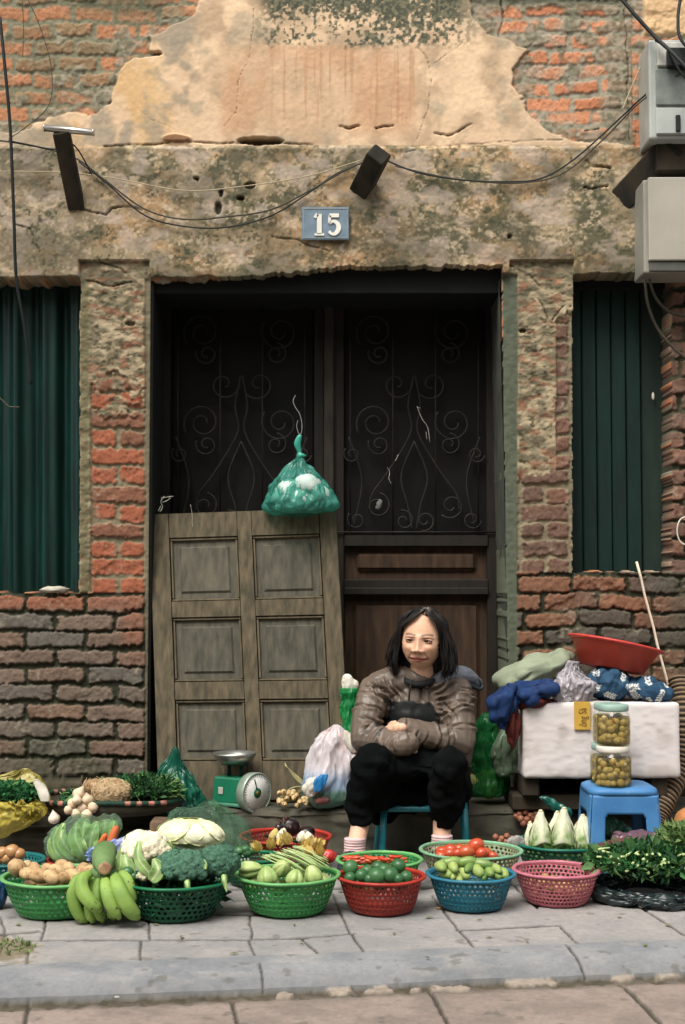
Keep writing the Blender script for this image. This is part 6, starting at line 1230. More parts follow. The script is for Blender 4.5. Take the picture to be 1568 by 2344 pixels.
sw = at(0, 1801, jY)[2]
stool((at(1404, 0, jY)[0], jY + .05, 0), .225, sw, M_st, 'bright blue plastic stool carrying the stacked jars', spread=1.20, splay_open=.62)
V, F = loft(pxsecs(4.95, [(1402, 1914, 30), (1402, 1905, 36), (1400, 1890, 30), (1398, 1876, 18), (1400, 1868, 6)], .6), 40, .2, 14, 6, 28, crum=.010, cf=26); top('plastic_bag', V, F, film('pale_teal_film', (110, 180, 150), .6), 'pale teal plastic bag tucked inside the blue stool', 'bag')
V, F = bevbox(at(1372, 0, 4.93)[0], at(1436, 0, 4.93)[0], 4.86, 5.02, .001, at(0, 1914, 4.93)[2] - .004, .006, 1); top('small_box', V, F, M_timber, 'small dark block inside the blue stool beneath the teal bag', 'block', smooth=False)
# shallots, scraps around the teal basket
M_shal = mat('shallot_skin', (132, 72, 52), c2=(168, 112, 80), rough=.45, vscale=20, spec=.4)
for i, (x, y, Y) in enumerate([(1188, 1862, 5.12), (1202, 1858, 5.12), (1214, 1866, 5.12), (1192, 1874, 5.1), (1206, 1876, 5.1), (1220, 1872, 5.12), (1198, 1884, 5.1), (1182, 1868, 5.12), (1212, 1884, 5.1), (1226, 1862, 5.12)]):
    V, F = onion(at(x, y, Y), .0125, rot(i, i * .7, 0)); veg('shallot', 'reddish shallot hanging in the bunch beside the blue stool', 'shallot', V, F, M_shal, 'shallots hanging in a bunch')
for i, (x, y) in enumerate([(1134, 1916), (1148, 1920), (1160, 1914), (1172, 1920), (1144, 1926), (1158, 1926)]):
    V, F = onion(at(x, y, 4.88), .0110, rot(i, i * .7, 0)); veg('shallot', 'reddish shallot lying behind the mint-rimmed basket', 'shallot', V, F, M_shal, 'shallots behind the tomato basket')
V, F = loft(pxsecs(4.78, [(1180, 1944, 10), (1178, 1932, 20), (1180, 1920, 18), (1186, 1912, 8)], .5), 30, .2, 12, 6, 20, crum=.008, cf=30); top('white_plastic', V, F, film('clear_white_scrap', (200, 196, 190), .6), 'crumpled clear plastic scrap between the tomato and lettuce baskets', 'scrap')
V, F = loft(pxsecs(4.98, [(1292, 1872, 8), (1286, 1858, 16), (1272, 1845, 18), (1258, 1834, 16), (1248, 1826, 14), (1244, 1822, 6)], .4), 30, .25, 12, 6, 26, crum=.008, cf=26); top('teal_film', V, F, mat('dark_teal_film', (20, 96, 84), c2=(12, 70, 62), rough=.25, spec=.6, vscale=20), 'dark teal plastic bag end poking up behind the lettuces', 'bag')
# pot at right edge
c0 = at(1572, 1925, 5.02); V, F = loft(pxsecs(5.02, [(1574, 1935, 26), (1574, 1910, 28), (1573, 1880, 27)], 1), 40, 0, 5, 2, 20); pt = thing('clay_jar', 'reddish clay jar with domed orange lid cut by the right edge', 'jar', c0); mk('jar_body', V, F, mat('red_clay', (122, 62, 48), c2=(98, 50, 40), rough=.8, vscale=20), pt)
V, F = loft(pxsecs(5.02, [(1574, 1882, 30), (1574, 1876, 30), (1574, 1862, 24), (1574, 1852, 12), (1574, 1848, 3)], 1), 40, 0, 5, 2, 20); mk('lid', V, F, mat('orange_clay', (190, 122, 66), rough=.7), pt)
# ================================================================ bag of leafy greens on the right
gY2 = 4.33; gc = onz(1505, 2020, .05)
V, F = loft([(gc[0], gc[1], .0, .13, .13), (gc[0], gc[1], .006, .195, .165), (gc[0], gc[1], .022, .212, .178), (gc[0], gc[1], .040, .205, .175), (gc[0], gc[1] + .01, .050, .20, .17)], 80, .08, 22, 5, 36, crum=.012, cf=22, cap=False); top('black_bag', V, F, mat('dark_bag_film', (34, 50, 50), c2=(20, 34, 34), rough=.3, vscale=10, spec=.6, trans=.1), 'dark plastic sack rolled down around the leafy greens at the right', 'bag')
herbs(gc + [-.01, .01, .058], (.205, .170, .054), 3000, .030, 'heap of dark leafy greens in the rolled-down sack at the right', ((58, 112, 58), (10, 44, 26)), 31, .45, stems=120)
V, F, C = leafpile(gc + [.11, .03, .12], (.10, .09, .05), 900, .028, 33, .4, cols=((130, 150, 90), (50, 90, 46))); top('flowering_greens', V, F, M_herb, 'lighter yellowish greens on top of the right-hand sack, at the photo edge', 'herbs', cols=C)
g = np.random.default_rng(5); M_end = mat('cut_stem_end', (196, 212, 150), c2=(160, 188, 112), rough=.6)
for i in range(64):
    a = g.uniform(-2.9, -.25); t = g.uniform(.05, .85); c = gc + np.array([-.01 + .205 * cos(a) * (1 - .18 * t), .01 + .172 * sin(a) * (1 - .25 * t), .055 + .065 * t]); d = np.array([cos(a), sin(a), g.uniform(-.1, .4)]); d /= np.linalg.norm(d)
    V, F = tube(np.array([c - d * .03, c + d * .008, c + d * .0085]), [.0035, .0038, .0028], 8); veg('stem', 'pale cut stem end sticking out of the dark leafy greens', 'stem', V, F, M_end, 'cut stem ends of the leafy greens')
V, F, C = leafpile(gc + [-.02, -.03, .066], (.19, .14, .044), 150, .048, 37, .5, cols=((112, 146, 90), (60, 104, 58)), up=.1); top('broad_leaves', V, F, M_herb, 'scattered broader paler leaves lying over the dark leafy greens in the right-hand sack', 'leaves', cols=C)
V, F = loft(pxsecs(4.58, [(1480, 1936, 60), (1480, 1920, 64), (1474, 1908, 40), (1470, 1904, 20)], .5), 50, .2, 14, 16, 24, crum=.014, cf=22); top('violet_bag', V, F, mat('violet_film', (150, 104, 110), c2=(118, 92, 120), rough=.3, vscale=12, spec=.6, alpha=.75, trans=.3), 'crumpled violet-red plastic behind the leafy greens', 'bag')
V, F = loft(pxsecs(4.50, [(1410, 1985, 30), (1404, 1960, 40), (1410, 1940, 40), (1424, 1926, 28), (1436, 1918, 10)], .4), 40, .2, 14, 17, 24, crum=.010, cf=24); top('red_net_bag', V, F, mat('salmon_film', (150, 96, 84), c2=(116, 76, 68), rough=.4, vscale=20, alpha=.6, trans=.3), 'salmon-red film showing at the left shoulder of the leafy greens', 'bag')
# blue bag bottom left edge
V, F = loft(pxsecs(4.3, [(-30, 2086, 34), (-26, 2070, 42), (-26, 2040, 44), (-22, 2015, 40), (-14, 2004, 20)], .8), 40, .2, 14, 18, 26, crum=.014, cf=22, cap=True); top('blue_bag', V, F, mat('deep_blue_film', (28, 84, 150), c2=(20, 60, 84), rough=.3, vscale=12, spec=.6), 'dark blue plastic bag at the lower left edge of the photo', 'bag')
g = np.random.default_rng(21)
for i in range(16):
    x, y = g.uniform(20, 1540), g.uniform(2100, 2195); c = onz(x, y, .002); a = g.uniform(0, 6); L = g.uniform(.008, .018); R = rot(0, 0, a); V = np.array([(-L, 0, .001), (0, L * .4, .004), (L, 0, .0015), (0, -L * .4, .003), (0, 0, .0055)]) @ R.T + c; F = [(0, 4, 1), (1, 4, 2), (2, 4, 3), (3, 4, 0), (0, 1, 2, 3)]; top('leaf_scrap', V, F, mat('trodden_leaf', (108, 120, 66), c2=(96, 82, 52), rough=.8), 'tiny trodden leaf scrap lying on the pavers in front of the baskets', 'litter', 'leaf scraps on the pavement', smooth=False)
# small litter on the ground
for i, (x, y, cc, lab) in enumerate([(1004, 2078, (206, 150, 80), 'yellow-brown leaf scrap on the pavement between the red and blue baskets'), (268, 2282, (170, 160, 150), 'tiny grey pebble on the kerb edge')]):
    c = onz(x, y, .004); V, F = ell(c, (.007, .006, .002), None, 2, .3, 3, i); top('leaf_scrap' if i == 0 else 'pebble', V, F, mat('scrap%d' % i if False else ('leaf_scrap' if i == 0 else 'pebble_stone'), cc, rough=.8), lab, 'litter')
V, F, C = leafpile(onz(20, 2168, .004), (.07, .06, .006), 120, .018, 6, .3, cols=((110, 130, 70), (60, 80, 40)), up=-.2, curl=.1); top('weeds', V, F, M_herb, 'trampled weeds and scraps in the gap of the left paving', 'weeds', cols=C)['kind'] = 'stuff'
# ================================================================ the seated woman
pr_root_lab = 'seated woman with shoulder-length black hair, brown quilted jacket, black trousers and folded arms'
HC = at(967, 1461, 5.02); HR = rot(radians(-4), radians(3), radians(-13))   # head centre and turn (towards photo left)
hx, hy_, hz = .0745, .090, .1085
FD = .0105                       # how far the features sit below the middle of the head
def head_geo():
    u = 150; v = 120; V = []
    for j in range(v + 1):
        th = pi * j / v
        for i in range(u):
            a = 2 * pi * i / u; V.append((sin(th) * cos(a), sin(th) * sin(a), cos(th)))
    D = np.array(V); z = D[:, 2]
    w = np.interp(z, [-1, -.92, -.75, -.5, -.25, 0, .3, .7, 1], [.62, .80, .93, .985, 1.0, .99, .99, .99, .98])
    P = D * np.array([hx, hy_, hz]); P[:, 0] *= w
    fr = P[:, 1] < 0
    P[:, 1] *= np.where(fr, np.interp(z, [-1, -.8, -.4, 0, .5, 1], [.95, .98, .95, .93, .92, 1.0]), 1.05)
    # back of the skull does not reach down to the chin
    P[:, 1] += np.where((~fr) & (z < -.2), -(P[:, 1]) * np.clip((-.2 - z) * .9, 0, .6), 0)
    x, zz = P[:, 0].copy(), P[:, 2] + FD; f = np.clip(-D[:, 1] * 1.6, 0, 1); G = lambda cx, cz, sx, sz: np.exp(-((x - cx) / sx) ** 2 - ((zz - cz) / sz) ** 2)
    d = np.zeros(len(P)); S = lambda cx, cz, sx, sz: G(cx, cz, sx, sz) + G(-cx, cz, sx, sz)
    d += .0075 * S(.031, .0125, .018, .006) + .003 * G(0, .014, .012, .008)        # brow ridge
    d -= .0095 * S(.030, -.001, .0150, .0105)                                      # eye sockets
    d += .0105 * S(.040, -.028, .018, .016)                                        # cheekbones
    nb = np.clip((.012 - zz) / .052, 0, 1) * (zz > -.046) ; d += (.006 + .017 * nb) * np.exp(-(x / (.0070 + .0065 * nb)) ** 2) * sst(-.048, -.038, zz) * sst(.020, .004, zz)
    d += .0115 * G(0, -.037, .0115, .0075) + .0115 * S(.0160, -.0395, .0062, .0062)   # tip and wings
    d += .0070 * G(0, -.066, .026, .017)                                            # muzzle
    d += .0046 * G(0, -.0598, .023, .0038) + .0056 * G(0, -.0712, .019, .0046) - .0046 * G(0, -.0652, .027, .0016)   # lips
    d -= .0040 * S(.0320, -.0630, .0040, .0050)                                      # mouth corners
    d -= .0035 * G(0, -.0785, .014, .0045) + 0; d += .0070 * G(0, -.0900, .017, .010)   # chin crease, chin
    nl = np.abs(x) - (.0215 + np.clip(-.040 - zz, 0, .03) * .60); d -= .0042 * np.exp(-(nl / .0028) ** 2) * sst(-.070, -.060, zz) * sst(-.036, -.043, zz)  # smile lines
    d += .0070 * S(.040, -.056, .012, .016)
    d -= .0022 * S(.030, -.0165, .017, .0028)                                        # bags under eyes
    P[:, 1] -= d * f
    F = grid_faces(u, v + 1, True)
    return P, F
P, F = head_geo()
def lid(s, up):
    """eyelid: curved strip over the eyeball"""
    cx, cz = .0300 * s, -.0015 - FD; V = []
    for j in range(7):
        for i in range(17):
            a = (i / 16 * 2 - 1); xx = cx + a * .0165; th = (.0038 if up else -.0031) * (1 - a * a) * (1 - .0) + (.0012 * a * s)
            edge = th; far = (.0105 if up else -.0092) * sqrt(max(0, 1 - a * a * .8)); zz = cz + edge + (far - edge) * j / 6
            r = .0128; q = max(0, r * r - ((xx - cx) * .62) ** 2 - ((zz - cz) * .8) ** 2); V.append((xx, -.0640 - sqrt(q) - (.0012 if j < 2 else .0002) + (j / 6) ** 2 * .004, zz))
    return np.array(V), grid_faces(17, 7)
neck = capsule([HC + HR @ [0, .035, -.05], HC + [.0, .030, -.125], HC + [-.002, .060, -.18]], [.044, .044, .042])
ear = [ell(HC + HR @ np.array([s * .0705, .012, -.012]), (.007, .016, .028), HR @ rot(0, s * -.15, s * .35), 3, .15, 2, 4) for s in (-1, 1)]
SH = {-1: at(858, 1580, 5.08), 1: at(1044, 1586, 5.08)}
chest = at(957, 1640, 5.10); belly = at(952, 1730, 5.08); hip = at(948, 1800, 5.10)
ELB = {-1: at(838, 1692, 4.98), 1: at(1050, 1702, 4.98)}
WR = {-1: at(922, 1703, 4.83), 1: at(914, 1667, 4.85)}
HD = {-1: at(958, 1688, 5.00), 1: at(866, 1676, 4.97)}
KN = {-1: at(856, 1748, 4.78), 1: at(1022, 1752, 4.78)}
AN = {-1: at(812, 1950, 4.80), 1: at(1012, 1942, 4.85)}
CU = {-1: at(826, 1880, 4.86), 1: at(1012, 1890, 4.88)}
HI = {-1: at(895, 1800, 5.08), 1: at(1000, 1800, 5.08)}
def hand(wr, d, up, side, s=1.0):
    """palm, four bent fingers of different length and a thumb from the side of the palm"""
    d = d / np.linalg.norm(d); sd = np.cross(d, up); sd /= np.linalg.norm(sd); n = np.cross(sd, d); ms = []
    ms.append(capsule([wr - d * .02, wr + d * .012, wr + d * .04, wr + d * .068], [.021 * s, .022 * s, .026 * s, .022 * s]))
    for k, (o, L, r) in enumerate(((.026, .058, .0082), (.009, .066, .0088), (-.009, .062, .0085), (-.026, .048, .0075))):
        b = wr + d * (.070 - abs(o) * .25) + sd * o; ms.append(capsule([b - d * .02, b, b + d * L * .45 - n * .006, b + d * L * .78 - n * .018, b + d * L - n * .030], [r, r, r * .95, r * .9, r * .75], 10))
    b = wr + d * .02 + sd * side * .022; ms.append(capsule([b, b + sd * side * .016 + d * .02 - n * .006, b + sd * side * .020 + d * .045 - n * .012], [.012, .0105, .008], 10))
    return join(*ms)
body = [(P @ HR.T + HC, F), neck] + ear
body += [ell(chest, (.108, .062, .14), None, 3), ell(belly, (.11, .08, .09), None, 3), ell(hip, (.125, .09, .065), None, 3), capsule([SH[-1] + [.02, .01, -.01], SH[1] + [-.02, .01, -.01]], [.036, .036])]
for s in (-1, 1):
    body.append(capsule([SH[s], (SH[s] + ELB[s]) / 2, ELB[s]], [.040, .036, .030])); body.append(capsule([ELB[s], (ELB[s] + WR[s]) / 2, WR[s]], [.030, .029, .023]))
    body.append(hand(WR[s], HD[s] - WR[s], np.array([0, -.9, .4]), -s * 1.0, .80))
    body.append(capsule([HI[s], (HI[s] + KN[s]) / 2, KN[s]], [.060, .048, .026])); body.append(capsule([KN[s] + [0, .02, -.02], KN[s] * .5 + CU[s] * .5 + [0, .035, 0], CU[s] + [0, .006, 0], AN[s]], [.030, .034, .031, .030]))
    body.append(capsule([AN[s], AN[s] + [0, -.02, -.025], AN[s] + [s * .010 - .014, -.095, -.040]], [.030, .030, .020]))
V, F = join(*body); V, F, N = remesh(V, F, .0026, 2)
L = (V - HC) @ HR; x, y, z = L[:, 0], L[:, 1], L[:, 2] + FD; sk = np.tile(lin((212, 170, 142)), (len(V), 1)); G = lambda cx, cz, sx, sz: np.exp(-((x - cx) / sx) ** 2 - ((z - cz) / sz) ** 2); hd = (y < -.02) & (z > -.108) & (z < .11) & (np.abs(x) < .09)
def tint(c, w): 
    global sk; sk = sk + (lin(c) - sk) * (np.clip(w, 0, 1) * hd)[:, None]
tint((206, 138, 104), .5 * (G(.040, -.032, .016, .014) + G(-.040, -.032, .016, .014))); tint((212, 160, 126), .5 * G(0, .05, .04, .03)); tint((196, 134, 100), .4 * G(0, -.038, .012, .01))
lipz = -.0655 + .0045 * (x / .031) ** 2; tint((172, 98, 90), .95 * (np.abs(x) < .031) * sst(.0100, .0072, np.abs(z - lipz) * (1 + (x / .031) ** 2 * 1.9))); tint((78, 36, 32), (np.abs(x) < .032) * np.exp(-((z - lipz) / .0014) ** 2)); tint((120, 76, 58), .6 * (G(.033, -.0610, .003, .004) + G(-.033, -.0610, .003, .004)))
for s in (-1, 1):
    xx = x * s; bz = .0160 + .0050 * np.sin(np.clip((xx - .010) / .038, 0, 1) * pi * .72); tint((62, 46, 40), .85 * (xx > .010) * (xx < .049) * np.exp(-((z - bz) / .0040) ** 2))
    tint((104, 64, 48), .6 * G(s * .030, .0072, .017, .0022)); tint((150, 100, 76), .5 * G(s * .016, -.002, .006, .008)); tint((150, 98, 76), .65 * G(s * .030, -.0105, .014, .0028)); tint((58, 30, 26), .8 * np.exp(-((xx - .0095) / .0040) ** 2 - ((z + .0450) / .0020) ** 2))  # lid crease, under-eye and nostril shade painted into the skin colour
    nl = xx - (.0215 + np.clip(-.040 - z, 0, .03) * .60); tint((140, 90, 66), .85 * np.exp(-(nl / .0022) ** 2) * sst(-.070, -.060, z) * sst(-.036, -.043, z))  # smile lines: crease shade painted along the groove
for zl in (.033, .042, .051): tint((176, 124, 96), .35 * np.exp(-((z - zl - .002 * np.cos(x * 60)) / .0012) ** 2) * (np.abs(x) < .035))  # forehead furrows drawn as thin lines of painted shade
sk = sk * (.94 + .12 * fb3(V * 60, 4, 3))[:, None]
M_skin = mat('skin', attr=True, rough=.5, var=.04, vscale=120, spec=.35, sss=.05, bump=.06, bscale=500)
base = np.array([at(940, 0, 4.95)[0], 4.95, 0.0])
person = mk('person', V, F, M_skin, smooth=True, cols=sk, org=base); tag(person, pr_root_lab, 'person')
for s in (-1, 1):
    ec = np.array([s * .0300, -.0640, -.0015 - FD]); 
    V, F = ico(4); c = np.tile(lin((214, 204, 190)), (len(V), 1)); g_ = np.array([-.14, -1, .0]); g_ /= np.linalg.norm(g_); q = V @ g_; c[q > .86] = lin((52, 32, 24)); c[q > .965] = lin((8, 6, 6)); V = V * .0122; mk('eye', (V + ec) @ HR.T + HC, F, mat('eyeball', attr=True, rough=.12, var=.02, spec=.5), person, cols=c)
    for up in (True, False):
        V, F = lid(s, up); o = mk('eyelid', V @ HR.T + HC, F, mat('eyelid_skin', (188, 142, 114), rough=.55), person); sm = o.modifiers.new('t', 'SOLIDIFY'); sm.thickness = .0012; sm.offset = 1
    cx = .030 * s; Pl = [np.array([cx + a * .0168, -.0640 - sqrt(max(0, .0128 ** 2 - (a * .0168 * .62) ** 2)) - .0016, -.0015 - FD + .0038 * (1 - a * a) + .0012 * a * s]) for a in np.linspace(-1, 1, 15)]
    V, F = tube(np.array(Pl), [.0004] + [.0014] * 13 + [.0006], 6); mk('eyelashes', V @ HR.T + HC, F, mat('lash_black', (24, 18, 16), rough=.7), person)
# ---- hair: many locks falling from a centre parting
g = np.random.default_rng(3); ms = []; 
def onhead(a, e, k=1.06): # a azimuth: 0 = front(-y), + = +x ; e elevation
    return np.array([sin(a) * cos(e) * hx * k * 1.06, -cos(a) * cos(e) * hy_ * k + .004, sin(e) * hz * k])
for i in range(760):
    s = -1 if i % 2 else 1; t = g.uniform(0, 1); 
    p0 = np.array([s * .002 + .012, -.062 + .125 * t, 0]); p0[2] = hz * 1.035 * sqrt(max(.05, 1 - (p0[1] / (hy_ * 1.10)) ** 2)) * .985 - .006 * (t < .18) 
    if t < .35: a1 = g.uniform(1.18, 1.5)
    else: a1 = g.uniform(1.2, 3.05)
    lay = g.uniform(1.02, 1.20); pts = [p0]; a0 = .62 + 1.0 * t
    for q in (.3, .6, .85): 
        aa = a0 + (a1 - a0) * q; ee = pi / 2 * (1 - q) * .92 + (-.05) * q; lf = lay if q > .3 else 1.05; v_ = onhead(aa, ee, lf); v_[0] = abs(v_[0]) * s; pts.append(v_)
    e_ = pts[-1].copy(); e_[0] = s * max(abs(e_[0]), .068); L = g.uniform(.085, .125) if s > 0 else g.uniform(.075, .115)
    out = g.uniform(.000, .030); pts.append(e_ + np.array([s * (.004 + out * .7), .006, -.045])); pts.append(e_ + np.array([s * (.006 + out), .010 + g.uniform(-.012, .012), -L])); 
    tip = pts[-1] + np.array([s * g.uniform(-.018, .008), g.uniform(-.008, .01), -g.uniform(.01, .028)]); pts.append(tip)
    r = g.uniform(.0022, .0040); ms.append(tube(spline(pts, 22), r * np.interp(np.linspace(0, 1, 22), [0, .1, .8, 1], [.5, 1, 1, .12]), 5, flat=.6))
for i in range(220):
    s = -1 if i % 2 else 1; j = g.uniform(0, 1); o = .010 + 0 * j; q = lambda x, y, z: np.array([s * (x + .012 * j) + o * (z > .05), y + .022 * j, z + .008 * j])
    pts = [np.array([.012, -.052 + .04 * j, .103 + .004 * j]), q(.022, -.079, .076), q(.044, -.080, .058), q(.063, -.068, .034), q(.069, -.052, .0), q(.075, -.038, -.045), q(.079 + g.uniform(0, .014), -.028, -.085), q(.072 + g.uniform(0, .02), -.022, -.118 - g.uniform(0, .03))]
    r = g.uniform(.0020, .0034); ms.append(tube(spline(pts, 24), r * np.interp(np.linspace(0, 1, 24), [0, .1, .8, 1], [.5, 1, 1, .12]), 5, flat=.6))
for i in range(90):
    s = -1 if i % 2 else 1; e = onhead(g.uniform(1.0, 2.2), g.uniform(-.1, 1.0), 1.14); e[0] = abs(e[0]) * s; o = g.uniform(.004, .016)
    pts = [e, e + np.array([s * o, .0, -.03]), e + np.array([s * (o + g.uniform(0, .014)), g.uniform(-.01, .01), -.075]), e + np.array([s * g.uniform(-.005, .022), g.uniform(-.01, .01), -.11 - g.uniform(0, .04)])]; ms.append(tube(spline(pts, 14), .0011 * np.interp(np.linspace(0, 1, 14), [0, .1, .8, 1], [.6, 1, 1, .2]), 4))
# dark scalp cap under the locks, leaving the face free
V0, F0 = ell((0, .006, .002), (hx * 1.055, hy_ * 1.05, hz * 1.025), None, 4)
keep = [f for f in F0 if not (V0[list(f)][:, 1].mean() < -.012 - .0 and abs(V0[list(f)][:, 0].mean() - .008 * (V0[list(f)][:, 2].mean() > .05)) < np.interp(V0[list(f)][:, 2].mean(), [.036, .053, .065, .084], [.064, .050, .034, .006])) and V0[list(f)][:, 2].mean() > -.07 - .0]
ms.append((V0, keep)); 
back = [ell((s * .030, .050, -.045), (.058, .045, .085), None, 3) for s in (-1, 1)]
V, F = join(*(ms + back)); gy = np.exp(-((V[:, 0] - .012) / .012) ** 2) * sst(.075, .100, V[:, 2]) * (fb3(V * 120, 3) > .48) * (V[:, 1] < .01); cc = np.tile(lin((24, 21, 20)), (len(V), 1)) * (.6 + .8 * vn3(V * 50, 2))[:, None]; cc = cc + (lin((150, 140, 130)) - cc) * (gy * .8)[:, None]; mk('hair', V @ HR.T + HC, F, mat('black_hair', attr=True, var=.2, rough=.5, vscale=60, spec=.25), person, cols=cc)
# ---- clothing helper: fat union of limbs + folds
def garment(parts, vox, folds, seed, it=3):
    V, F = join(*parts); V, F, N = remesh(V, F, vox, it); d = folds(V); return V + N * d[:, None], F
# trousers
tp = [ell(hip + [0, 0, -.005], (.155, .125, .080), None, 3), ell(belly + [0, 0, -.02], (.135, .10, .08), None, 3)]
CU = {-1: at(826, 1880, 4.86), 1: at(1012, 1890, 4.88)}
for s in (-1, 1):
    tp.append(capsule([HI[s], (HI[s] + KN[s]) / 2 + [s * .012, 0, -.012], KN[s] + [0, .01, -.008]], [.092, .080, .058]))
    tp.append(capsule([KN[s] + [0, .012, -.005], KN[s] * .6 + CU[s] * .4 + [0, .02, 0], CU[s] + [0, .0, .045], CU[s] + [0, 0, .012]], [.058, .064, .052, .041]))
    tp.append(capsule([HI[s] + [s * .02, -.06, -.05], KN[s] + [s * .005, .09, -.09]], [.07, .062]))
tp.append(capsule([at(905, 1800, 4.98), at(975, 1800, 4.98)], [.075, .075])); tp.append(ell(at(940, 1752, 4.90), (.125, .085, .055), None, 3)); tp.append(capsule([at(1050, 1762, 4.98), at(1058, 1812, 4.95)], [.045, .035])); tp.append(capsule([at(830, 1770, 4.93), at(826, 1830, 4.90)], [.042, .040]))
def ftr(V): return .012 * (puff(V * [14, 14, 6], 3) - .5) + .022 * crease(V, 8, 34) + .003 * (fb3(V * 40, 4) - .5)
V, F = garment(tp, .0055, ftr, 1); zc = {-1: CU[-1][2], 1: CU[1][2]}
M_tr = mat('black_cotton', (15, 18, 18), c2=(9, 12, 12), rough=1, vscale=20, spec=.05); mk('trousers', V, F, M_tr, person)
# socks and shoes
for s in (-1, 1):
    V, F = tube(spline([AN[s] + [0, .0, .045], AN[s] + [0, -.0, .01], AN[s] + [0, -.012, -.035]], 24), .0350 + .0015 * np.linspace(0, 1, 24), 22); N = normals(V, F); V = V + N * (.0018 * np.sin(V[:, 2] * 700))[:, None]; mk('sock', V, F, mat('pale_pink_sock', (222, 190, 188), c2=(204, 166, 166), rough=.85, vscale=30), person)
    c = AN[s]; V, F = join(capsule([c + [0, .012, -.028], c + [-.008 + s * .004, -.04, -.032], c + [-.020 + s * .008, -.105, -.040]], [.042, .042, .034])); V[:, 2] = np.maximum(V[:, 2], .003); mk('shoe', V, F, mat('dark_slate_shoe', (40, 46, 54), rough=.6), person)
# jacket
M_dark = mat('dark_collar_neck_shade', (30, 32, 32), c2=(20, 24, 26), rough=.8, vscale=20)
M_jk = mat('brown_quilted_satin', attr=True, var=.08, rough=.42, vscale=14, spec=.4, bump=.12, bscale=240)
jt = [ell(chest + [0, .005, .012], (.142, .100, .155), None, 3), ell(belly + [0, .02, .02], (.148, .105, .085), None, 3), capsule([SH[-1] + [.012, 0, .006], at(955, 1552, 5.10), SH[1] + [-.012, 0, .006]], [.062, .070, .062]), capsule([at(925, 1545, 5.07), at(962, 1553, 5.03), at(1000, 1545, 5.07)], [.030, .026, .030])]
jt.append(capsule([at(1056, 1700, 5.1), at(1062, 1740, 5.06)], [.055, .030])); jt.append(capsule([at(845, 1690, 5.1), at(850, 1720, 5.08)], [.05, .03]))
for s in (-1, 1):
    jt.append(capsule([SH[s], (SH[s] + ELB[s]) / 2 + [s * .006, -.006, 0], ELB[s] + [s * .004, 0, 0]], [.060, .057, .051]))
    m = (ELB[s] + WR[s]) / 2; w = WR[s] + (ELB[s] - WR[s]) * .08
    if s > 0: jt.append(capsule([ELB[s], m + [0, -.006, 0], w], [.050, .045, .036]))
    else: hd_ = (HD[s] - WR[s]) / np.linalg.norm(HD[s] - WR[s]); jt.append(capsule([ELB[s], m + [0, -.006, 0], WR[s], WR[s] + hd_ * .075], [.050, .046, .040, .032]))
CRS = []
_g = np.random.default_rng(77)
for s in (-1, 1):
    for part in (0, 1):
        for k in range(17 if part == 0 else 15): CRS.append((s, part, _g.uniform(.02, .98), _g.uniform(-1.7, 1.7), _g.uniform(.35, 1.0), _g.uniform(-.016, .016) + (.010 * s if part == 0 else 0), _g.uniform(.55, 1.25), _g.uniform(-.006, .006)))
CHL = [((846, 1562), (872, 1600)), ((862, 1556), (896, 1602)), ((880, 1552), (914, 1600)), ((900, 1560), (926, 1596)), ((1040, 1566), (1000, 1592)), ((1050, 1584), (1002, 1606)), ((1020, 1560), (985, 1586)), ((975, 1572), (990, 1606)), ((960, 1575), (968, 1604)), ((1008, 1600), (1040, 1640)), ((990, 1560), (1040, 1550)), ((870, 1640), (890, 1652))]
def fjk(V):
    """individual creases: each a narrow valley with a raised lip, slanting across the sleeves and radiating over the chest"""
    d = .014 * (fb3(V * [12, 12, 14] + 5, 11, 2) - .5) + .005 * crease(V, 5, 44)
    for s in (-1, 1):
        for part, (a, b_, rr) in enumerate(((SH[s], ELB[s], .063), (ELB[s], WR[s], .053))):
            ax = b_ - a; Ln = np.linalg.norm(ax); ax = ax / Ln; q = (V - a) @ ax; o = V - a - np.outer(q, ax); dist = np.linalg.norm(o, axis=1) / rr; f0 = np.array([0, -1., 0]) - ax * (-ax[1]); f0 /= np.linalg.norm(f0); f1 = np.cross(ax, f0)
            th = np.arctan2(o @ f1, o @ f0); w = sst(1.35, 1.05, dist) * sst(-.05, .0, q) * sst(Ln + .05, Ln, q)
            for (ss, pp, qc, tc, L, sl, am, cv) in CRS:
                if ss != s or pp != part: continue
                t = th - tc; dd = q - qc * Ln - sl * t - cv * t * t; e = w * np.exp(-(t / L) ** 4) * am
                d += e * (-.0080 * np.exp(-(dd / .0048) ** 2) + .0058 * np.exp(-((dd - .0115) / .0070) ** 2))
    qx, qy = proj(V[:, 0], V[:, 1], V[:, 2]); fr = (V[:, 1] < 5.09)
    for k, ((x0, y0), (x1, y1)) in enumerate(CHL):
        L = np.hypot(x1 - x0, y1 - y0); ux, uy = (x1 - x0) / L, (y1 - y0) / L; u = (qx - x0) * ux + (qy - y0) * uy; v = -(qx - x0) * uy + (qy - y0) * ux + 2.5 * np.sin(u * .12 + k); e = sst(-8, 6, u) * sst(L + 8, L - 6, u) * fr
        d += e * (-.0085 * np.exp(-(v / 3.0) ** 2) + .0055 * np.exp(-((v - 7) / 4.5) ** 2))
    return d
V, F = garment(jt, .0031, fjk, 2, 7)
def slv(V):
    b = np.full(len(V), 9.)
    for s in (-1, 1):
        for a, b_, rr in ((SH[s], ELB[s], .063), (ELB[s], WR[s], .053)):
            ax = b_ - a; Ln = np.linalg.norm(ax); ax = ax / Ln; q = np.clip((V - a) @ ax, 0, Ln); b = np.minimum(b, np.linalg.norm(V - a - np.outer(q, ax), axis=1) / rr)
    return b
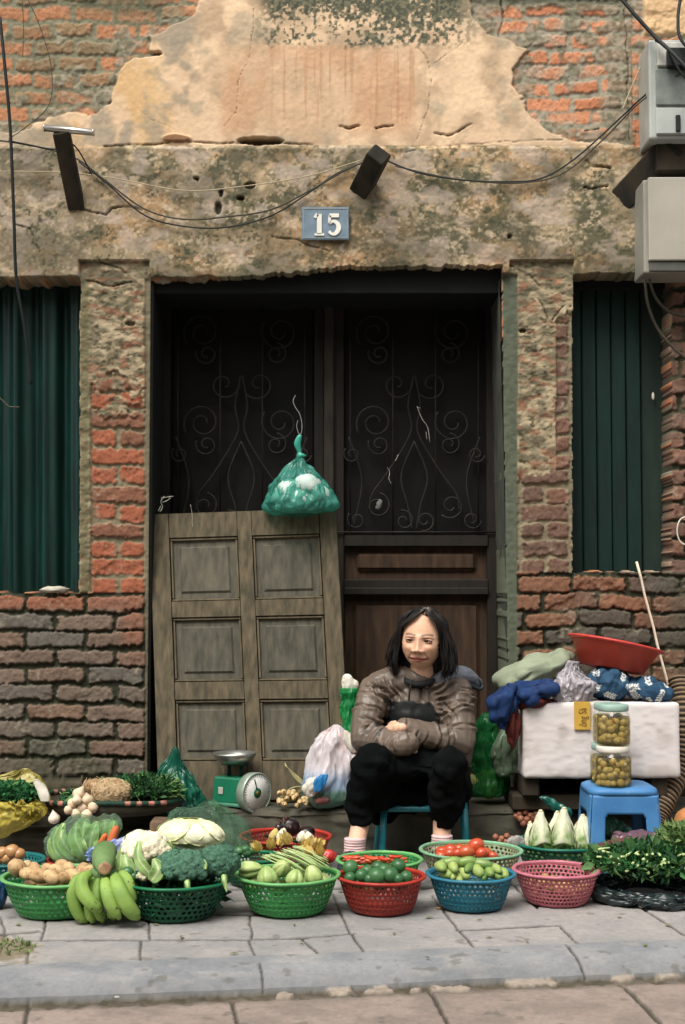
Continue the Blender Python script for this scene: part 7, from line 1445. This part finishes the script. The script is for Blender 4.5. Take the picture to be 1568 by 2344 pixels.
qx, qy = proj(V[:, 0], V[:, 1], V[:, 2]); pd = poly_sd(qx + (fb3(V * 50, 3) - .5) * 12, qy + (fb3(V * 50, 5) - .5) * 10, [(862, 1606), (884, 1600), (912, 1608), (938, 1603), (962, 1610), (984, 1606), (1004, 1634), (1014, 1668), (925, 1710), (856, 1680)])
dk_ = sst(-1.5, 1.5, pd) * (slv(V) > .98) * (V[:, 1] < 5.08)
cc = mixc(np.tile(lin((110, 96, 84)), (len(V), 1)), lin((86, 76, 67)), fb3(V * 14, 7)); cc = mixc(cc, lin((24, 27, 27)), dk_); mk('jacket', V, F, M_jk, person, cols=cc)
V, F = garment([capsule([at(922, 1545, 5.07), at(934, 1560, 5.02), at(962, 1566, 5.00), at(992, 1558, 5.03), at(1006, 1545, 5.08)], [.011, .012, .010, .012, .011]), ell(at(958, 1570, 5.055), (.040, .04, .018), None, 3)], .0035, lambda V: .006 * (puff(V * 18, 4) - .5), 2); mk('collar', V, F, M_dark, person)  # dark collar; the shadow at the neck is put into its colour
# zip
V, F = tube(spline([at(943, 1556, 4.975), at(938, 1580, 4.97), at(936, 1604, 4.975)], 12), .0035, 6); mk('zip', V, F, M_blk, person)
for (pp, rr) in ((WR[-1] + (ELB[-1] - WR[-1]) * .05, .034), (WR[1] + (ELB[1] - WR[1]) * .12, .036)):
    pass
# folded hood on the shoulder
hp = [capsule([at(985, 1560, 5.04), at(1020, 1548, 5.06), at(1062, 1546, 5.10), at(1094, 1566, 5.14)], [.016, .030, .030, .018])]
V, F = join(*hp); V, F, N = remesh(V, F, .004, 2); cz = V[:, 2].mean(); V = V + N * (.010 * (ridged(V * [14, 14, 30], 6, 2) - .6))[:, None]; mk('hood', V, F, mat('blue_grey_lining', (132, 134, 144), c2=(92, 98, 108), rough=.6, vscale=12), person)
V, F = tube(spline([at(1040, 1528, 5.08), at(1075, 1540, 5.10), at(1102, 1566, 5.12), at(1096, 1578, 5.10), at(1060, 1560, 5.06)], 24), .008, 10, flat=.7); mk('hood', V, F, mat('dark_slate_trim', (42, 52, 60), rough=.6), person)
# ---- her low turquoise stool
M_tq = mat('turquoise_metal', (24, 136, 150), c2=(14, 112, 128), rough=.35, vscale=8, spec=.5)
sl = thing('low_stool', 'low turquoise stool the woman sits on, its legs showing on both sides of her feet', 'stool', (at(962, 0, 5.0)[0], 5.05, 0))
zs = at(0, 1842, 4.93)[2]; xl, xr = at(872, 0, 4.93)[0], at(1056, 0, 4.93)[0]
V, F = bevbox(xl, xr, 4.93, 5.145, zs - .022, zs, .010, 3); V[:, 2] += .012 * (1 - ((V[:, 0] - (xl + xr) / 2) / ((xr - xl) / 2)) ** 2) - .006; mk('seat', V, F, M_tq, sl)
for (x0, y0, x1, y1, r) in ((xl + .008, 4.94, xl - .004, 4.90, .0115), (xr - .004, 4.94, xr + .004, 4.91, .0135), (xr + .006, 5.02, xr + .028, 5.12, .010), (xl - .0, 5.04, xl - .02, 5.12, .010)):
    V, F = tube(np.array([[x0, y0, zs + .005], [(x0 + x1) / 2, (y0 + y1) / 2, zs / 2], [x1, y1, .002]]), r, 12); mk('leg', V, F, M_tq, sl)
V, F = tube(np.array([[xr + .004, 4.935, zs - .01], [xr - .03, 4.93, zs + .0]]), .010, 8); mk('brace', V, F, M_tq, sl)
# ================================================================ camera and light
cam = bpy.data.cameras.new('camera'); co = bpy.data.objects.new('camera', cam); COL.objects.link(co); co.location = (0, 0, H); co.rotation_euler = (pi / 2 + T, 0, 0)
cam.sensor_fit = 'VERTICAL'; cam.sensor_height = 36; cam.lens = 36 * FPX / 2344; cam.clip_end = 2000; cam.clip_start = .05; SC.camera = co
op = thing('unseen_sky_blocker', 'unseen plain ochre houses added behind the camera to block low sky light', 'house', (0, -5, 0))  # unseen house row, added so light falls from above and the doorway darkens
V, F = box(-14, 14, -9, -5, -.06, 6.4); mk('wall', V, F, mat('sky_blocker_plaster', (150, 132, 104), c2=(118, 106, 84), rough=.9, vscale=1.5), op, smooth=False)
for i in range(8):
    x = -12.4 + i * 3.3; V, F = bevbox(x, x + 1.2, -5.03, -4.98, 3.6, 5.2, .01, 1); mk('window', V, F, M_void if 'M_void' in globals() else M_tr, op, smooth=False); V, F = bevbox(x, x + 1.3, -5.03, -4.98, 0, 2.4, .01, 1); mk('door', V, F, M_tr, op, smooth=False)
SUN_EL, SUN_AZ = radians(58), radians(205)
wd = bpy.data.worlds.new('World'); SC.world = wd; wd.use_nodes = True; nt = wd.node_tree; bgn = nt.nodes['Background']
sky = nt.nodes.new('ShaderNodeTexSky'); sky.sky_type = 'NISHITA'; sky.sun_disc = False; sky.sun_elevation = SUN_EL; sky.sun_rotation = SUN_AZ; sky.air_density = 1.0; sky.dust_density = 4.0; sky.ozone_density = .6
hs = nt.nodes.new('ShaderNodeHueSaturation'); hs.inputs['Saturation'].default_value = .25; nt.links.new(sky.outputs[0], hs.inputs['Color']); tn = nt.nodes.new('ShaderNodeMix'); tn.data_type = 'RGBA'; tn.blend_type = 'MULTIPLY'; tn.inputs['Factor'].default_value = 1; tn.inputs[7].default_value = (1.0, .98, .95, 1); nt.links.new(hs.outputs[0], tn.inputs[6]); nt.links.new(tn.outputs[2], bgn.inputs[0]); bgn.inputs[1].default_value = .14
sd_ = bpy.data.lights.new('sun', 'SUN'); sd_.energy = 1.5; sd_.angle = radians(28); sd_.color = (1, .95, .88); so = bpy.data.objects.new('sun', sd_); COL.objects.link(so); so.location = (0, -5, 8)
# sun high, behind the photographer and to the left
dv = np.array([.28, .55, -.95]); import mathutils
so.rotation_euler = mathutils.Vector(dv).to_track_quat('-Z', 'Y').to_euler()
sky.sun_elevation = math.asin(.95 / np.linalg.norm(dv)); sky.sun_rotation = math.atan2(-dv[0], -dv[1])
SC.view_settings.view_transform = 'Standard'; SC.view_settings.look = 'None'; SC.view_settings.exposure = .82; SC.view_settings.gamma = 1
SC.cycles.max_bounces = 6; SC.cycles.transparent_max_bounces = 16; SC.cycles.diffuse_bounces = 3; SC.cycles.use_denoising = True
